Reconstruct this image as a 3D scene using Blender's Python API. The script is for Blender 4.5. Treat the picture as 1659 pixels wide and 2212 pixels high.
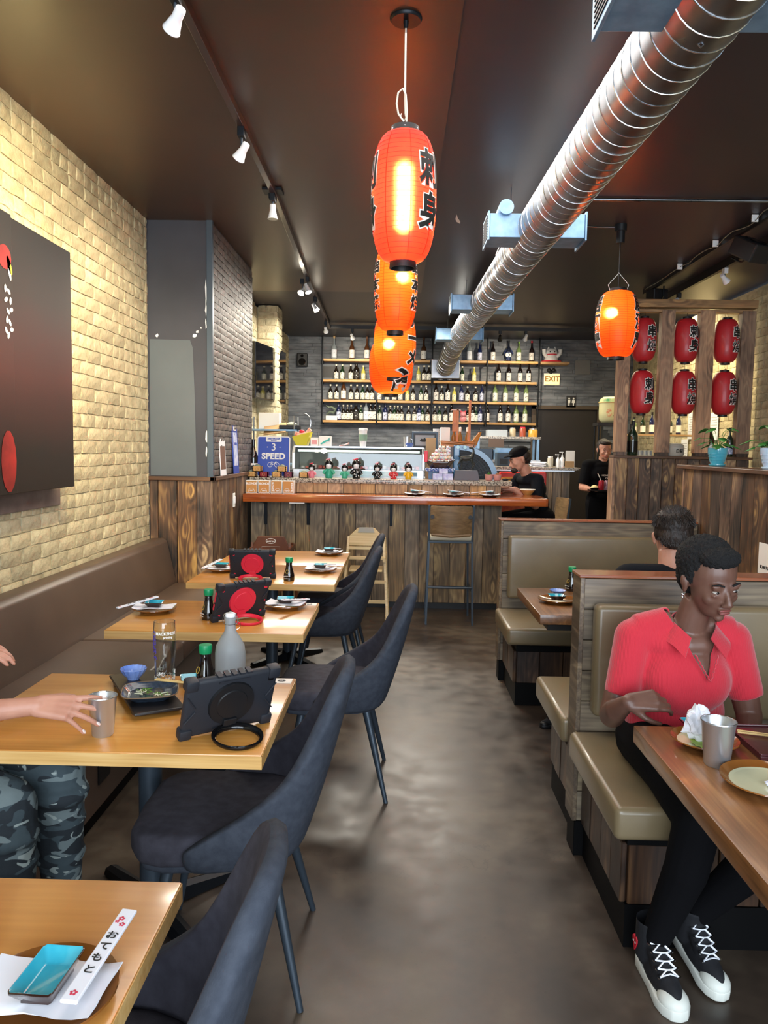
import bpy, bmesh, math, random
from mathutils import Vector, Matrix, Euler, noise as mnoise
R = math.radians
PI = math.pi
random.seed(7)
for o in list(bpy.data.objects): bpy.data.objects.remove(o)
SC = bpy.context.scene
COL = SC.collection

# ------------------------------------------------------------------ camera
FPX, W, H = 1660.0, 1659, 2212
yc = Vector((31.5, 140.0, -FPX)).normalized()
xc = Vector((1, -0.016, 0)); xc = (xc - yc * xc.dot(yc)).normalized()
zc = xc.cross(yc)
cam = bpy.data.objects.new('camera', bpy.data.cameras.new('camera'))
COL.objects.link(cam)
cam.matrix_world = Matrix.Translation((0, 0, 1.56)) @ Matrix((xc, yc, zc)).to_4x4()
cam.data.sensor_fit = 'HORIZONTAL'; cam.data.sensor_width = 36.0
cam.data.lens = 36.0 * FPX / W
cam.data.clip_start = 0.03
SC.camera = cam

# ------------------------------------------------------------------ world, daylight, exposure
SC.view_settings.view_transform = 'Standard'
SC.view_settings.look = 'None'
SC.view_settings.gamma = 1.0
SC.view_settings.use_curve_mapping = False
SC.view_settings.exposure = 0.75
wd = bpy.data.worlds.new('daylight'); SC.world = wd; wd.use_nodes = True
wd.node_tree.nodes['Background'].inputs[0].default_value = (0.75, 0.86, 1.0, 1)
wd.node_tree.nodes['Background'].inputs[1].default_value = 1.0

def light(name, kind, loc, power, col=(1, 1, 1), size=0.1, aim=None, sizey=None, angle=60, blend=0.5):
    l = bpy.data.lights.new(name, kind); l.energy = power; l.color = col
    if kind == 'AREA':
        l.size = size
        if sizey: l.shape = 'RECTANGLE'; l.size_y = sizey
    else: l.shadow_soft_size = size
    if kind == 'SPOT': l.spot_size = R(angle); l.spot_blend = blend
    o = bpy.data.objects.new(name, l); COL.objects.link(o); o.location = loc
    if aim is not None: o.rotation_euler = (Vector(aim) - Vector(loc)).to_track_quat('-Z', 'Y').to_euler()
    o['kind'] = 'helper'
    return o
# daylight entering by the shop window in the front wall, behind the camera
light('window_daylight', 'AREA', (0.9, -1.95, 1.75), 205, (0.80, 0.90, 1.0), 5.0, (0.9, 3.0, 1.4), 2.6)
# unseen area lights added to brighten the kitchen, far aisle and dining tables
light('kitchen_fill_light', 'AREA', (-0.3, 9.2, 3.15), 125, (1.0, 0.93, 0.80), 2.0, (-0.3, 9.2, 0), 0.8)
light('back_aisle_fill', 'AREA', (3.0, 9.6, 3.15), 38, (1.0, 0.86, 0.58), 0.7, (3.4, 9.6, 1.0), 2.4)
light('dining_fill_light', 'AREA', (0.3, 4.6, 3.2), 78, (1.0, 0.93, 0.85), 2.2, (0.3, 4.6, 0), 5.0)

# ------------------------------------------------------------------ object helpers
def tag(o, label=None, cat=None, group=None, kind=None):
    if label: o['label'] = label
    if cat: o['category'] = cat
    if group: o['group'] = group
    if kind: o['kind'] = kind
    return o
def thing(name, label, cat, loc=(0, 0, 0), rz=0.0, group=None):
    o = bpy.data.objects.new(name, None); COL.objects.link(o)
    o.empty_display_size = 0.05
    o.location = loc; o.rotation_euler = (0, 0, rz)
    return tag(o, label, cat, group)
def link_mesh(name, me, mat=None, parent=None, loc=None, rot=None, label=None):
    o = bpy.data.objects.new(name, me); COL.objects.link(o)
    if mat and not me.materials: me.materials.append(mat)
    if parent: o.parent = parent
    if loc is not None: o.location = loc
    if rot is not None: o.rotation_euler = rot
    if label: o['label'] = label
    return o
def copy_tree(o, parent=None):
    c = o.copy(); COL.objects.link(c)
    if parent: c.parent = parent
    for ch in list(o.children): copy_tree(ch, c)
    return c
def clone(o, loc, rz=None, label=None, group=None):
    c = copy_tree(o); c.location = loc
    if rz is not None: c.rotation_euler = (0, 0, rz)
    if label: c['label'] = label
    if group: c['group'] = group
    return c

class MB:
    """collects shapes for one mesh"""
    def __init__(s): s.v = []; s.f = []
    def add(s, vs, fs):
        n = len(s.v); s.v += [tuple(v) for v in vs]; s.f += [tuple(i + n for i in f) for f in fs]; return s
    def box(s, x0, x1, y0, y1, z0, z1, rot=None, about=None):
        vs = [Vector((x, y, z)) for z in (z0, z1) for y in (y0, y1) for x in (x0, x1)]
        if rot is not None:
            c = Vector(about) if about is not None else Vector(((x0 + x1) / 2, (y0 + y1) / 2, (z0 + z1) / 2))
            m = Euler(rot).to_matrix(); vs = [m @ (v - c) + c for v in vs]
        return s.add(vs, [(0, 2, 3, 1), (4, 5, 7, 6), (0, 1, 5, 4), (2, 6, 7, 3), (0, 4, 6, 2), (1, 3, 7, 5)])
    def cyl(s, p0, p1, r0, r1=None, n=16, caps=True):
        r1 = r0 if r1 is None else r1
        p0, p1 = Vector(p0), Vector(p1); d = (p1 - p0).normalized()
        a = d.orthogonal().normalized(); b = d.cross(a)
        vs = []
        for p, r in ((p0, r0), (p1, r1)):
            for i in range(n):
                t = 2 * PI * i / n; vs.append(p + (a * math.cos(t) + b * math.sin(t)) * r)
        fs = [(i, (i + 1) % n, n + (i + 1) % n, n + i) for i in range(n)]
        if caps: fs += [tuple(range(n))[::-1], tuple(range(n, 2 * n))]
        return s.add(vs, fs)
    def lathe(s, prof, n=24, o=(0, 0, 0), sx=1.0, sy=1.0, a0=0.0):
        vs = []; ox, oy, oz = o
        for r, z in prof:
            for i in range(n):
                t = a0 + 2 * PI * i / n; vs.append((ox + r * math.cos(t) * sx, oy + r * math.sin(t) * sy, oz + z))
        fs = []
        for k in range(len(prof) - 1):
            for i in range(n):
                fs.append((k * n + i, k * n + (i + 1) % n, (k + 1) * n + (i + 1) % n, (k + 1) * n + i))
        if prof[0][0] > 1e-6: fs.append(tuple(range(n))[::-1])
        if prof[-1][0] > 1e-6: fs.append(tuple(range((len(prof) - 1) * n, len(prof) * n)))
        return s.add(vs, fs)
    def open_lathe(s, prof, n=24, o=(0, 0, 0)):
        vs = []
        for r, z in prof:
            for i in range(n):
                t = 2 * PI * i / n; vs.append((o[0] + r * math.cos(t), o[1] + r * math.sin(t), o[2] + z))
        return s.add(vs, [(k * n + i, k * n + (i + 1) % n, (k + 1) * n + (i + 1) % n, (k + 1) * n + i) for k in range(len(prof) - 1) for i in range(n)])
    def tube(s, pts, r, n=8, closed=False, flat=1.0):
        pts = [Vector(p) for p in pts]; m = len(pts)
        rs = r if isinstance(r, (list, tuple)) else [r] * m
        vs = []; a = None
        for k, p in enumerate(pts):
            if closed: d = (pts[(k + 1) % m] - pts[k - 1])
            else: d = pts[min(k + 1, m - 1)] - pts[max(k - 1, 0)]
            d.normalize()
            if a is None: a = d.orthogonal().normalized()
            a = (a - d * a.dot(d)); a = a.normalized() if a.length > 1e-6 else d.orthogonal().normalized()
            b = d.cross(a)
            for i in range(n):
                t = 2 * PI * i / n; vs.append(p + (a * math.cos(t) + b * math.sin(t) * flat) * rs[k])
        L = m if closed else m - 1
        fs = [(k * n + i, k * n + (i + 1) % n, ((k + 1) % m) * n + (i + 1) % n, ((k + 1) % m) * n + i) for k in range(L) for i in range(n)]
        if not closed: fs += [tuple(range(n))[::-1], tuple(range((m - 1) * n, m * n))]
        return s.add(vs, fs)
    def prism(s, poly, y0, y1, axis='y'):
        """poly in the plane, extruded along axis"""
        n = len(poly)
        def P(a, b, t): return (a, t, b) if axis == 'y' else ((a, b, t) if axis == 'z' else (t, a, b))
        vs = [P(a, b, y0) for a, b in poly] + [P(a, b, y1) for a, b in poly]
        return s.add(vs, [tuple(range(n)), tuple(range(n, 2 * n))[::-1]] + [(i, n + i, n + (i + 1) % n, (i + 1) % n) for i in range(n)])
    def ell(s, c, r, n=16, m=10, rot=None):
        M3 = Euler(rot).to_matrix() if rot is not None else Matrix.Identity(3)
        if not isinstance(r, (tuple, list)): r = (r, r, r)
        c = Vector(c); vs = [c + M3 @ Vector((0, 0, r[2]))]
        for k in range(1, m):
            ph = PI * k / m
            for i in range(n):
                t = 2 * PI * i / n
                vs.append(c + M3 @ Vector((r[0] * math.sin(ph) * math.cos(t), r[1] * math.sin(ph) * math.sin(t), r[2] * math.cos(ph))))
        vs.append(c + M3 @ Vector((0, 0, -r[2])))
        fs = [(0, 1 + i, 1 + (i + 1) % n) for i in range(n)]
        for k in range(m - 2):
            for i in range(n):
                a = 1 + k * n
                fs.append((a + i, a + n + i, a + n + (i + 1) % n, a + (i + 1) % n))
        e = len(vs) - 1; a = 1 + (m - 2) * n
        fs += [(a + i, e, a + (i + 1) % n) for i in range(n)]
        return s.add(vs, fs)
    def mesh(s, name='mesh', smooth=None, fix=True, bevel=0, seg=2):
        me = bpy.data.meshes.new(name); me.from_pydata([tuple(v) for v in s.v], [], s.f)
        bm = bmesh.new(); bm.from_mesh(me)
        if fix: bmesh.ops.recalc_face_normals(bm, faces=bm.faces)
        if bevel:
            es = [e for e in bm.edges if len(e.link_faces) == 2 and e.calc_face_angle(0) > 0.6]
            bmesh.ops.bevel(bm, geom=es, offset=bevel, segments=seg, profile=0.5, affect='EDGES', clamp_overlap=True)
        if smooth is not None:
            for f in bm.faces: f.smooth = True
            lim = R(smooth)
            for e in bm.edges:
                if len(e.link_faces) == 2 and e.calc_face_angle(0) > lim: e.smooth = False
        bm.to_mesh(me); bm.free()
        return me
    def obj(s, name, mat, parent=None, loc=None, rot=None, smooth=None, bevel=0, seg=2, label=None):
        return link_mesh(name, s.mesh(name, smooth, True, bevel, seg), mat, parent, loc, rot, label)

# ------------------------------------------------------------------ materials
def nodes(name):
    m = bpy.data.materials.new(name); m.use_nodes = True
    nt = m.node_tree; b = nt.nodes['Principled BSDF']
    return m, nt, b
def sock(nt, v):
    return v
def N(nt, typ, ins=None, **kw):
    n = nt.nodes.new(typ)
    for k, v in kw.items(): setattr(n, k, v)
    if ins:
        for k, v in ins.items():
            if hasattr(v, 'is_linked') or isinstance(v, bpy.types.NodeSocket): nt.links.new(v, n.inputs[k])
            else: n.inputs[k].default_value = v
    return n
def c4(c): return (c[0], c[1], c[2], 1.0)
def srgb(h):
    h = h.lstrip('#'); out = []
    for i in (0, 2, 4):
        v = int(h[i:i + 2], 16) / 255; out.append(v / 12.92 if v <= 0.04045 else ((v + 0.055) / 1.055) ** 2.4)
    return tuple(out)
def S(c): return srgb(c) if isinstance(c, str) else c
def bump(nt, b, height, strength=0.3, dist=0.002):
    n = N(nt, 'ShaderNodeBump', {'Strength': strength, 'Distance': dist, 'Height': height}); nt.links.new(n.outputs[0], b.inputs['Normal'])
def MAT(name, col, rough=0.5, metal=0.0, col2=None, nscale=4.0, bscale=0, bstr=0.3, bdist=0.002, vary=0.0, spec=0.5,
        trans=0.0, ior=1.45, coat=0.0, sheen=0.0, emis=None, estr=0.0, alpha=1.0, rvar=0.0, sub=0.0, stretch=(1, 1, 1), lo=0.35, hi=0.65, det=4.0):
    m, nt, b = nodes(name)
    col = S(col)
    b.inputs['Base Color'].default_value = c4(col); b.inputs['Roughness'].default_value = rough
    b.inputs['Metallic'].default_value = metal; b.inputs['Specular IOR Level'].default_value = spec
    b.inputs['Transmission Weight'].default_value = trans; b.inputs['IOR'].default_value = ior
    b.inputs['Coat Weight'].default_value = coat; b.inputs['Coat Roughness'].default_value = 0.08
    b.inputs['Sheen Weight'].default_value = sheen
    b.inputs['Alpha'].default_value = alpha
    if sub: b.inputs['Subsurface Weight'].default_value = sub; b.inputs['Subsurface Radius'].default_value = (0.02, 0.008, 0.004)
    if emis: b.inputs['Emission Color'].default_value = c4(S(emis)); b.inputs['Emission Strength'].default_value = estr
    tc = N(nt, 'ShaderNodeTexCoord'); mp = N(nt, 'ShaderNodeMapping', {'Vector': tc.outputs['Object'], 'Scale': stretch})
    vec = mp.outputs[0]
    cur = None
    if col2 is not None:
        n = N(nt, 'ShaderNodeTexNoise', {'Vector': vec, 'Scale': nscale, 'Detail': det})
        r = N(nt, 'ShaderNodeMapRange', {'Value': n.outputs[0], 'From Min': lo, 'From Max': hi})
        mx = N(nt, 'ShaderNodeMix', {'Factor': r.outputs[0], 6: c4(col), 7: c4(S(col2))}, data_type='RGBA')
        cur = mx.outputs[2]
    if vary:
        oi = N(nt, 'ShaderNodeObjectInfo')
        r = N(nt, 'ShaderNodeMapRange', {'Value': oi.outputs['Random'], 'To Min': 1 - vary, 'To Max': 1 + vary})
        hs = N(nt, 'ShaderNodeHueSaturation', {'Value': r.outputs[0], 'Color': cur if cur else c4(col)})
        cur = hs.outputs[0]
    if cur: nt.links.new(cur, b.inputs['Base Color'])
    if bscale:
        n = N(nt, 'ShaderNodeTexNoise', {'Vector': vec, 'Scale': bscale, 'Detail': 3.0}); bump(nt, b, n.outputs[0], bstr, bdist)
    if rvar:
        n = N(nt, 'ShaderNodeTexNoise', {'Vector': vec, 'Scale': nscale * 1.7, 'Detail': 3.0})
        r = N(nt, 'ShaderNodeMapRange', {'Value': n.outputs[0], 'From Min': 0.3, 'From Max': 0.7, 'To Min': max(0, rough - rvar), 'To Max': rough + rvar})
        nt.links.new(r.outputs[0], b.inputs['Roughness'])
    return m

def WOOD(name, dark, mid, light_, axis='z', rough=0.45, knots=1.0, burn=0.6, scale=1.0, vary=0.35, bstr=0.25, rings=40.0, coat=0.0, hue=0.0):
    """charred or oiled timber: stretched grain, knots with rings round them, burnt patches, a tone per board"""
    m, nt, b = nodes(name)
    tc = N(nt, 'ShaderNodeTexCoord'); oi = N(nt, 'ShaderNodeObjectInfo')
    off = N(nt, 'ShaderNodeVectorMath', {0: oi.outputs['Random'], 1: (37.0, 17.0, 53.0)}, operation='MULTIPLY')
    ad = N(nt, 'ShaderNodeVectorMath', {0: tc.outputs['Object'], 1: off.outputs[0]}, operation='ADD')
    k = {'x': (0.16, 1, 1), 'y': (1, 0.16, 1), 'z': (1, 1, 0.16)}[axis]
    k2 = {'x': (0.035, 1, 1), 'y': (1, 0.035, 1), 'z': (1, 1, 0.035)}[axis]
    k3 = {'x': (0.42, 1, 1), 'y': (1, 0.42, 1), 'z': (1, 1, 0.42)}[axis]
    def mp(kk, s): return N(nt, 'ShaderNodeVectorMath', {0: ad.outputs[0], 1: tuple(q * s for q in kk)}, operation='MULTIPLY').outputs[0]
    fine = N(nt, 'ShaderNodeTexNoise', {'Vector': mp(k2, 95 * scale), 'Scale': 1.0, 'Detail': 3.0}).outputs[0]
    wob = N(nt, 'ShaderNodeTexNoise', {'Vector': mp(tuple(q if q == 1 else q * .45 for q in k), 11 * scale), 'Scale': 1.0, 'Detail': 2.0}).outputs[0]
    vo = N(nt, 'ShaderNodeTexVoronoi', {'Vector': mp(k3, 6.0 * scale), 'Scale': 1.0, 'Smoothness': 0.6}, feature='SMOOTH_F1').outputs['Distance']
    ph = N(nt, 'ShaderNodeMath', {0: wob, 1: 30.0}, operation='MULTIPLY').outputs[0]
    ph = N(nt, 'ShaderNodeMath', {0: vo, 1: rings * knots, 2: ph}, operation='MULTIPLY_ADD').outputs[0]
    sn = N(nt, 'ShaderNodeMath', {0: ph}, operation='SINE').outputs[0]
    ring = N(nt, 'ShaderNodeMapRange', {'Value': sn, 'From Min': -0.6, 'From Max': 1.0}).outputs[0]
    near = N(nt, 'ShaderNodeMapRange', {'Value': vo, 'From Min': 0.08, 'From Max': 0.42, 'To Min': 0.5 * knots, 'To Max': 0.16}).outputs[0]
    g = N(nt, 'ShaderNodeMix', {0: near, 2: fine, 3: ring}, data_type='FLOAT').outputs[0]
    # knot eyes
    eye = N(nt, 'ShaderNodeMapRange', {'Value': vo, 'From Min': 0.10, 'From Max': 0.2, 'To Min': 0.45 * knots, 'To Max': 0.0}).outputs[0]
    low = N(nt, 'ShaderNodeTexNoise', {'Vector': mp((k[0] ** .5, k[1] ** .5, k[2] ** .5), 5.0 * scale), 'Scale': 1.0, 'Detail': 2.0}).outputs[0]
    lw = N(nt, 'ShaderNodeMapRange', {'Value': low, 'From Min': 0.35, 'From Max': 0.7, 'To Min': 0.0, 'To Max': burn}).outputs[0]
    t = N(nt, 'ShaderNodeMath', {0: g, 1: eye}, operation='ADD').outputs[0]
    t = N(nt, 'ShaderNodeMath', {0: t, 1: lw}, operation='SUBTRACT').outputs[0]
    t = N(nt, 'ShaderNodeMapRange', {'Value': t, 'From Min': 0.0 - burn * 0.45, 'From Max': 0.85}).outputs[0]
    cr = N(nt, 'ShaderNodeValToRGB', {0: t}); e = cr.color_ramp.elements
    e[0].color = c4(S(dark)); e[1].color = c4(S(light_)); e[1].position = 0.95
    q = e.new(0.5); q.color = c4(S(mid))
    r = N(nt, 'ShaderNodeMapRange', {'Value': oi.outputs['Random'], 'To Min': 1 - vary, 'To Max': 1 + vary}).outputs[0]
    wn = N(nt, 'ShaderNodeTexWhiteNoise', {'W': oi.outputs['Random']}, noise_dimensions='1D').outputs['Value']
    sa = N(nt, 'ShaderNodeMapRange', {'Value': wn, 'To Min': 1 - vary * 0.6, 'To Max': 1 + vary * 0.3}).outputs[0]
    hs = N(nt, 'ShaderNodeHueSaturation', {'Value': r, 'Saturation': sa, 'Color': cr.outputs[0]})
    nt.links.new(hs.outputs[0], b.inputs['Base Color'])
    b.inputs['Roughness'].default_value = rough; b.inputs['Coat Weight'].default_value = coat; b.inputs['Coat Roughness'].default_value = 0.12
    if bstr: bump(nt, b, g, bstr, 0.0015)
    return m

m_burnt = WOOD('charred_pine', '#191411', '#5a412f', '#b08e5e', 'z', 0.5, 1.0, 0.8, vary=0.4)
m_bar = WOOD('weathered_pine', '#352d25', '#806a4c', '#c4a878', 'z', 0.5, 0.8, 0.5, vary=0.35)
m_upper = WOOD('honey_pine', '#5a3f26', '#a9804e', '#cfa76d', 'z', 0.5, 1.0, 0.4, vary=0.3)
m_barx = WOOD('grey_stained_board', '#332c24', '#6d5f4d', '#95866b', 'x', 0.4, 0.6, 0.4, vary=0.2)
m_bary = WOOD('grey_stained_side', '#2c241d', '#5c4c3b', '#8d795c', 'y', 0.4, 0.6, 0.4, vary=0.25)
m_boothz = WOOD('dark_stained_pine', '#150f0c', '#402c1f', '#745436', 'z', 0.4, 0.6, 0.6, vary=0.3)
m_post = WOOD('brown_post_timber', '#4e392c', '#9a765a', '#c09a74', 'z', 0.55, 0.9, 0.5, vary=0.3)
m_postx = WOOD('brown_beam_timber', '#5a4230', '#a98257', '#c8a06a', 'x', 0.55, 0.9, 0.4, vary=0.2)
m_trimx = WOOD('brown_trim_x', '#2e1d14', '#593c28', '#7c5a3c', 'x', 0.4, 0.2, 0.4, vary=0.1)
m_trimy = WOOD('brown_trim_y', '#2e1d14', '#593c28', '#7c5a3c', 'y', 0.4, 0.2, 0.4, vary=0.1)
m_maple = WOOD('varnished_maple_x', '#ab6c26', '#c6873a', '#d69c4c', 'x', 0.28, 0.12, 0.35, scale=0.55, vary=0.05, bstr=0.03, rings=20, coat=0.5)
m_maple_edge = WOOD('maple_edge_x', '#a8793c', '#cfa463', '#e2bf83', 'x', 0.4, 0.2, 0.4, scale=1.2, vary=0.05, bstr=0.1, rings=30)
m_red = WOOD('red_varnished_board', '#6e2f12', '#a35122', '#bf6c34', 'x', 0.16, 0.25, 0.4, scale=0.8, vary=0.05, bstr=0.04, coat=0.6, rings=25)
m_redcap = WOOD('red_brown_cap', '#6b3018', '#94502c', '#ad6a3f', 'x', 0.25, 0.2, 0.4, vary=0.1, bstr=0.05, coat=0.4)
m_walnut = WOOD('oiled_walnut_y', '#4a2d16', '#7d5330', '#a87b4c', 'y', 0.3, 0.35, 0.6, scale=0.9, vary=0.08, bstr=0.12, rings=40, coat=0.3)
m_oak = WOOD('oak_veneer', '#4a3826', '#735a3c', '#8f7350', 'x', 0.4, 0.4, 0.3, vary=0.05, bstr=0.1)
m_shelf = WOOD('pine_shelf', '#8a6238', '#bd9156', '#dcb47a', 'x', 0.5, 0.4, 0.3, vary=0.2, bstr=0.1)
m_boat = WOOD('boat_timber', '#7d4518', '#b06a28', '#cf8a3f', 'x', 0.3, 0.2, 0.2, vary=0.1, bstr=0.05, coat=0.4)
m_birch = WOOD('pale_birch', '#b79a68', '#d5bb8a', '#e5d0a2', 'x', 0.4, 0.2, 0.2, vary=0.05, bstr=0.05)
m_brownchair = MAT('brown_stained_ply', '#6a3c24', 0.35, col2='#552e1b')
m_brick = MAT('cream_painted_brick', '#c6bb9a', 0.8, col2='#a5987a', nscale=14, bscale=45, bstr=0.9, bdist=0.007, vary=0.2)
m_mortar = MAT('cream_mortar', '#c6bc9e', 0.9, col2='#b0a486', nscale=8, bscale=30, bstr=0.9, bdist=0.008)
m_slate = MAT('dark_tile', '#6b6460', 0.55, col2='#4a4543', nscale=16, bscale=50, bstr=0.7, bdist=0.004, vary=0.3)
m_slateb = MAT('dark_tile_backing', '#3a3432', 0.8)
m_ledger = MAT('grey_ledger_stone', '#737880', 0.6, col2='#4c525b', nscale=7, bscale=30, bstr=0.7, bdist=0.004, stretch=(0.6, 1, 2))
m_floor_ = None
m_black = MAT('black_plastic', '#141518', 0.45)
m_toe = MAT('black_toe_board', '#060607', 0.6, spec=0.15)
m_rubber = MAT('black_rubber_case', '#20232a', 0.55, bscale=120, bstr=0.1)
m_gloss = MAT('gloss_black', '#0c0c0e', 0.12)
m_blackmetal = MAT('black_metal', '#1a1d22', 0.4, 0.6)
m_bluesteel = MAT('blue_grey_steel', '#39434d', 0.4, 0.4)
m_steel = MAT('brushed_steel', '#c4c8ce', 0.33, 0.85, bscale=200, bstr=0.04)
m_chrome = MAT('chrome', '#d8dade', 0.12, 1.0)
m_galv = MAT('galvanised_steel', '#94989e', 0.33, 1.0, col2='#787d85', nscale=5, rvar=0.06)
m_box = MAT('galvanised_box', '#8fb2d0', 0.45, 0.6, col2='#7a9cbc', nscale=14, det=6)  # window daylight reflected by the boxes is put into this blue colour
m_white = MAT('white_paint', '#e6e6e4', 0.45)
m_paper = MAT('white_paper', '#e2e4ec', 0.75, bscale=30, bstr=0.15)
m_card = MAT('card_print', '#e8e6e0', 0.6)
m_ink = MAT('black_ink', '#141414', 0.6)
m_redink = MAT('red_ink', '#c8324e', 0.6)
m_porc = MAT('white_porcelain', '#e6e8ea', 0.2, coat=0.3)
m_leather = MAT('olive_tan_vinyl', '#7b6c51', 0.33, col2='#6f6149', nscale=3, bscale=160, bstr=0.12, bdist=0.001, coat=0.15)
m_brownvinyl = MAT('brown_vinyl', '#5b4a3f', 0.42, col2='#4f4037', nscale=2, bscale=160, bstr=0.12, bdist=0.001)
m_fabric = MAT('charcoal_fabric', '#403f48', 0.85, col2='#36353d', nscale=30, bscale=380, bstr=0.5, bdist=0.001, spec=.2)
m_bluefab = MAT('blue_grey_fabric', '#3d424c', 0.8, col2='#333842', nscale=40, bscale=380, bstr=0.5, bdist=0.001, spec=.25)
m_redrub = MAT('red_rubber', '#d92c42', 0.4)
m_green = MAT('green_plastic', '#12905a', 0.35)
m_soy = MAT('soy_glass', '#100a08', 0.05, coat=1.0)
m_glass = MAT('clear_glass', '#f4f8f8', 0.02, trans=1.0, ior=1.45)
m_frost = MAT('frosted_glass', '#dbe1e4', 0.3, trans=0.78, ior=1.22)
m_aqua = MAT('aqua_glaze', '#2d9db6', 0.1, col2='#45b4c8', nscale=12, coat=0.8)
m_bluegl = MAT('blue_glaze', '#5c7cc8', 0.15, col2='#8aa4e0', nscale=20, coat=0.6)
m_darkgl = MAT('dark_brown_glaze', '#2d1a14', 0.15, coat=0.6)
m_amber = MAT('amber_glaze', '#8a5626', 0.12, col2='#7a4a1e', nscale=8, coat=0.8)
m_cream = MAT('cream_glaze', '#cfcfae', 0.12, coat=0.7)
m_navygl = MAT('speckled_navy_glaze', '#3c4a5c', 0.15, col2='#28323f', nscale=60, coat=0.6)
m_tray = MAT('black_lacquer_tray', '#1e1b1b', 0.35)
m_granite = MAT('speckled_granite', '#b3a999', 0.3, col2='#4f463f', nscale=85, det=2, lo=0.45, hi=0.6, coat=0.3)
m_redlan = MAT('red_lantern_cloth', '#b8232b', 0.45, coat=0.15)
m_bamboo = MAT('bamboo', '#d9b878', 0.5)
m_skin_f = MAT('fair_skin', '#bd8a74', 0.5, col2='#b27e69', nscale=18, sub=0.12)
m_skin_d = MAT('dark_skin', '#694a3e', 0.42, col2='#5c3f34', nscale=14, sub=0.05)
m_leaf = MAT('green_leaf', '#3f7d33', 0.4, col2='#2a5a26', nscale=20)
m_hair = MAT('dark_brown_hair', '#1c1512', 0.55, col2='#2c211b', nscale=60, bscale=220, bstr=0.8, bdist=0.003, stretch=(1, 1, .25))
m_afro = MAT('black_curly_hair', '#0b0a0c', 0.8, bscale=300, bstr=1.0, bdist=0.006)
m_eye = MAT('eye_white', '#a8a098', 0.35)
m_pupil = MAT('dark_iris', '#120c0a', 0.1)
m_lip = MAT('lip', '#7a3f3c', 0.4)
m_liplight = MAT('pink_lip', '#b06058', 0.4)

def TEXT(body, size, name='lettering', mat=None, parent=None, loc=(0, 0, 0), rot=(PI / 2, 0, 0), bold=0.0, depth=0.0008, align='CENTER', sx=1.0, sp=1.0):
    cu = bpy.data.curves.new(name, 'FONT'); cu.body = body; cu.size = size; cu.align_x = align; cu.align_y = 'CENTER'
    cu.offset = bold; cu.extrude = depth; cu.resolution_u = 3; cu.space_line = sp
    o = bpy.data.objects.new('tmp', cu); COL.objects.link(o)
    dg = bpy.context.evaluated_depsgraph_get()
    me = bpy.data.meshes.new_from_object(o.evaluated_get(dg)); me.name = name
    bpy.data.objects.remove(o)
    if sx != 1.0:
        for v in me.vertices: v.co.x *= sx
    me.materials.clear()
    if mat is None: return me
    return link_mesh(name, me, mat, parent, loc, rot)
def cut_grid(me, nx, ny):
    """adds edges so that flat lettering can be bent"""
    bm = bmesh.new(); bm.from_mesh(me)
    xs = [v.co.x for v in bm.verts]; ys = [v.co.y for v in bm.verts]
    for i in range(1, nx): bmesh.ops.bisect_plane(bm, geom=bm.verts[:] + bm.edges[:] + bm.faces[:], plane_co=(min(xs) + (max(xs) - min(xs)) * i / nx, 0, 0), plane_no=(1, 0, 0))
    for i in range(1, ny): bmesh.ops.bisect_plane(bm, geom=bm.verts[:] + bm.edges[:] + bm.faces[:], plane_co=(0, min(ys) + (max(ys) - min(ys)) * i / ny, 0), plane_no=(0, 1, 0))
    bmesh.ops.triangulate(bm, faces=bm.faces[:])
    bm.to_mesh(me); bm.free()
def baked(o, drop=True):
    dg = bpy.context.evaluated_depsgraph_get()
    me = bpy.data.meshes.new_from_object(o.evaluated_get(dg))
    if drop: bpy.data.objects.remove(o)
    return me
def blob(mb, voxel=0.006, smooth=6, factor=0.5):
    """fuses overlapping solids into one continuous skin"""
    o = bpy.data.objects.new('tmp', mb.mesh('tmp')); COL.objects.link(o)
    r = o.modifiers.new('r', 'REMESH'); r.mode = 'VOXEL'; r.voxel_size = voxel
    if smooth:
        s = o.modifiers.new('s', 'SMOOTH'); s.iterations = smooth; s.factor = factor
    me = baked(o)
    for p in me.polygons: p.use_smooth = True
    return me
def limb(mb, pts, n=14, caps=True):
    """chain of tapered segments with round joints; pts = [(point, radius), ...]"""
    for i in range(len(pts) - 1):
        (a, ra), (b_, rb) = pts[i], pts[i + 1]
        mb.cyl(a, b_, ra, rb, n)
    for i, (a, ra) in enumerate(pts):
        if caps or 0 < i < len(pts) - 1: mb.ell(a, ra * 0.995, n, 8)
# ================================================================== STRUCTURE
def struct(name, mb, mat, **k):
    o = mb.obj(name, mat, **k); o['kind'] = 'structure'; return o
ZC = 3.26
# floor: polished, stained concrete
m_floor, nt, b = nodes('polished_concrete')
tc = N(nt, 'ShaderNodeTexCoord')
n1 = N(nt, 'ShaderNodeTexNoise', {'Vector': tc.outputs['Object'], 'Scale': 0.9, 'Detail': 5.0, 'Roughness': 0.6})
n2 = N(nt, 'ShaderNodeTexNoise', {'Vector': tc.outputs['Object'], 'Scale': 7.0, 'Detail': 5.0})
mxn = N(nt, 'ShaderNodeMix', {0: 0.3, 2: n1.outputs[0], 3: n2.outputs[0]}, data_type='FLOAT')
cr = N(nt, 'ShaderNodeValToRGB', {0: mxn.outputs[0]}); e = cr.color_ramp.elements
e[0].position = 0.40; e[0].color = c4(srgb('#2f2722')); e[1].position = 0.61; e[1].color = c4(srgb('#5c5143'))
q = e.new(0.5); q.color = c4(srgb('#43382f'))
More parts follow.
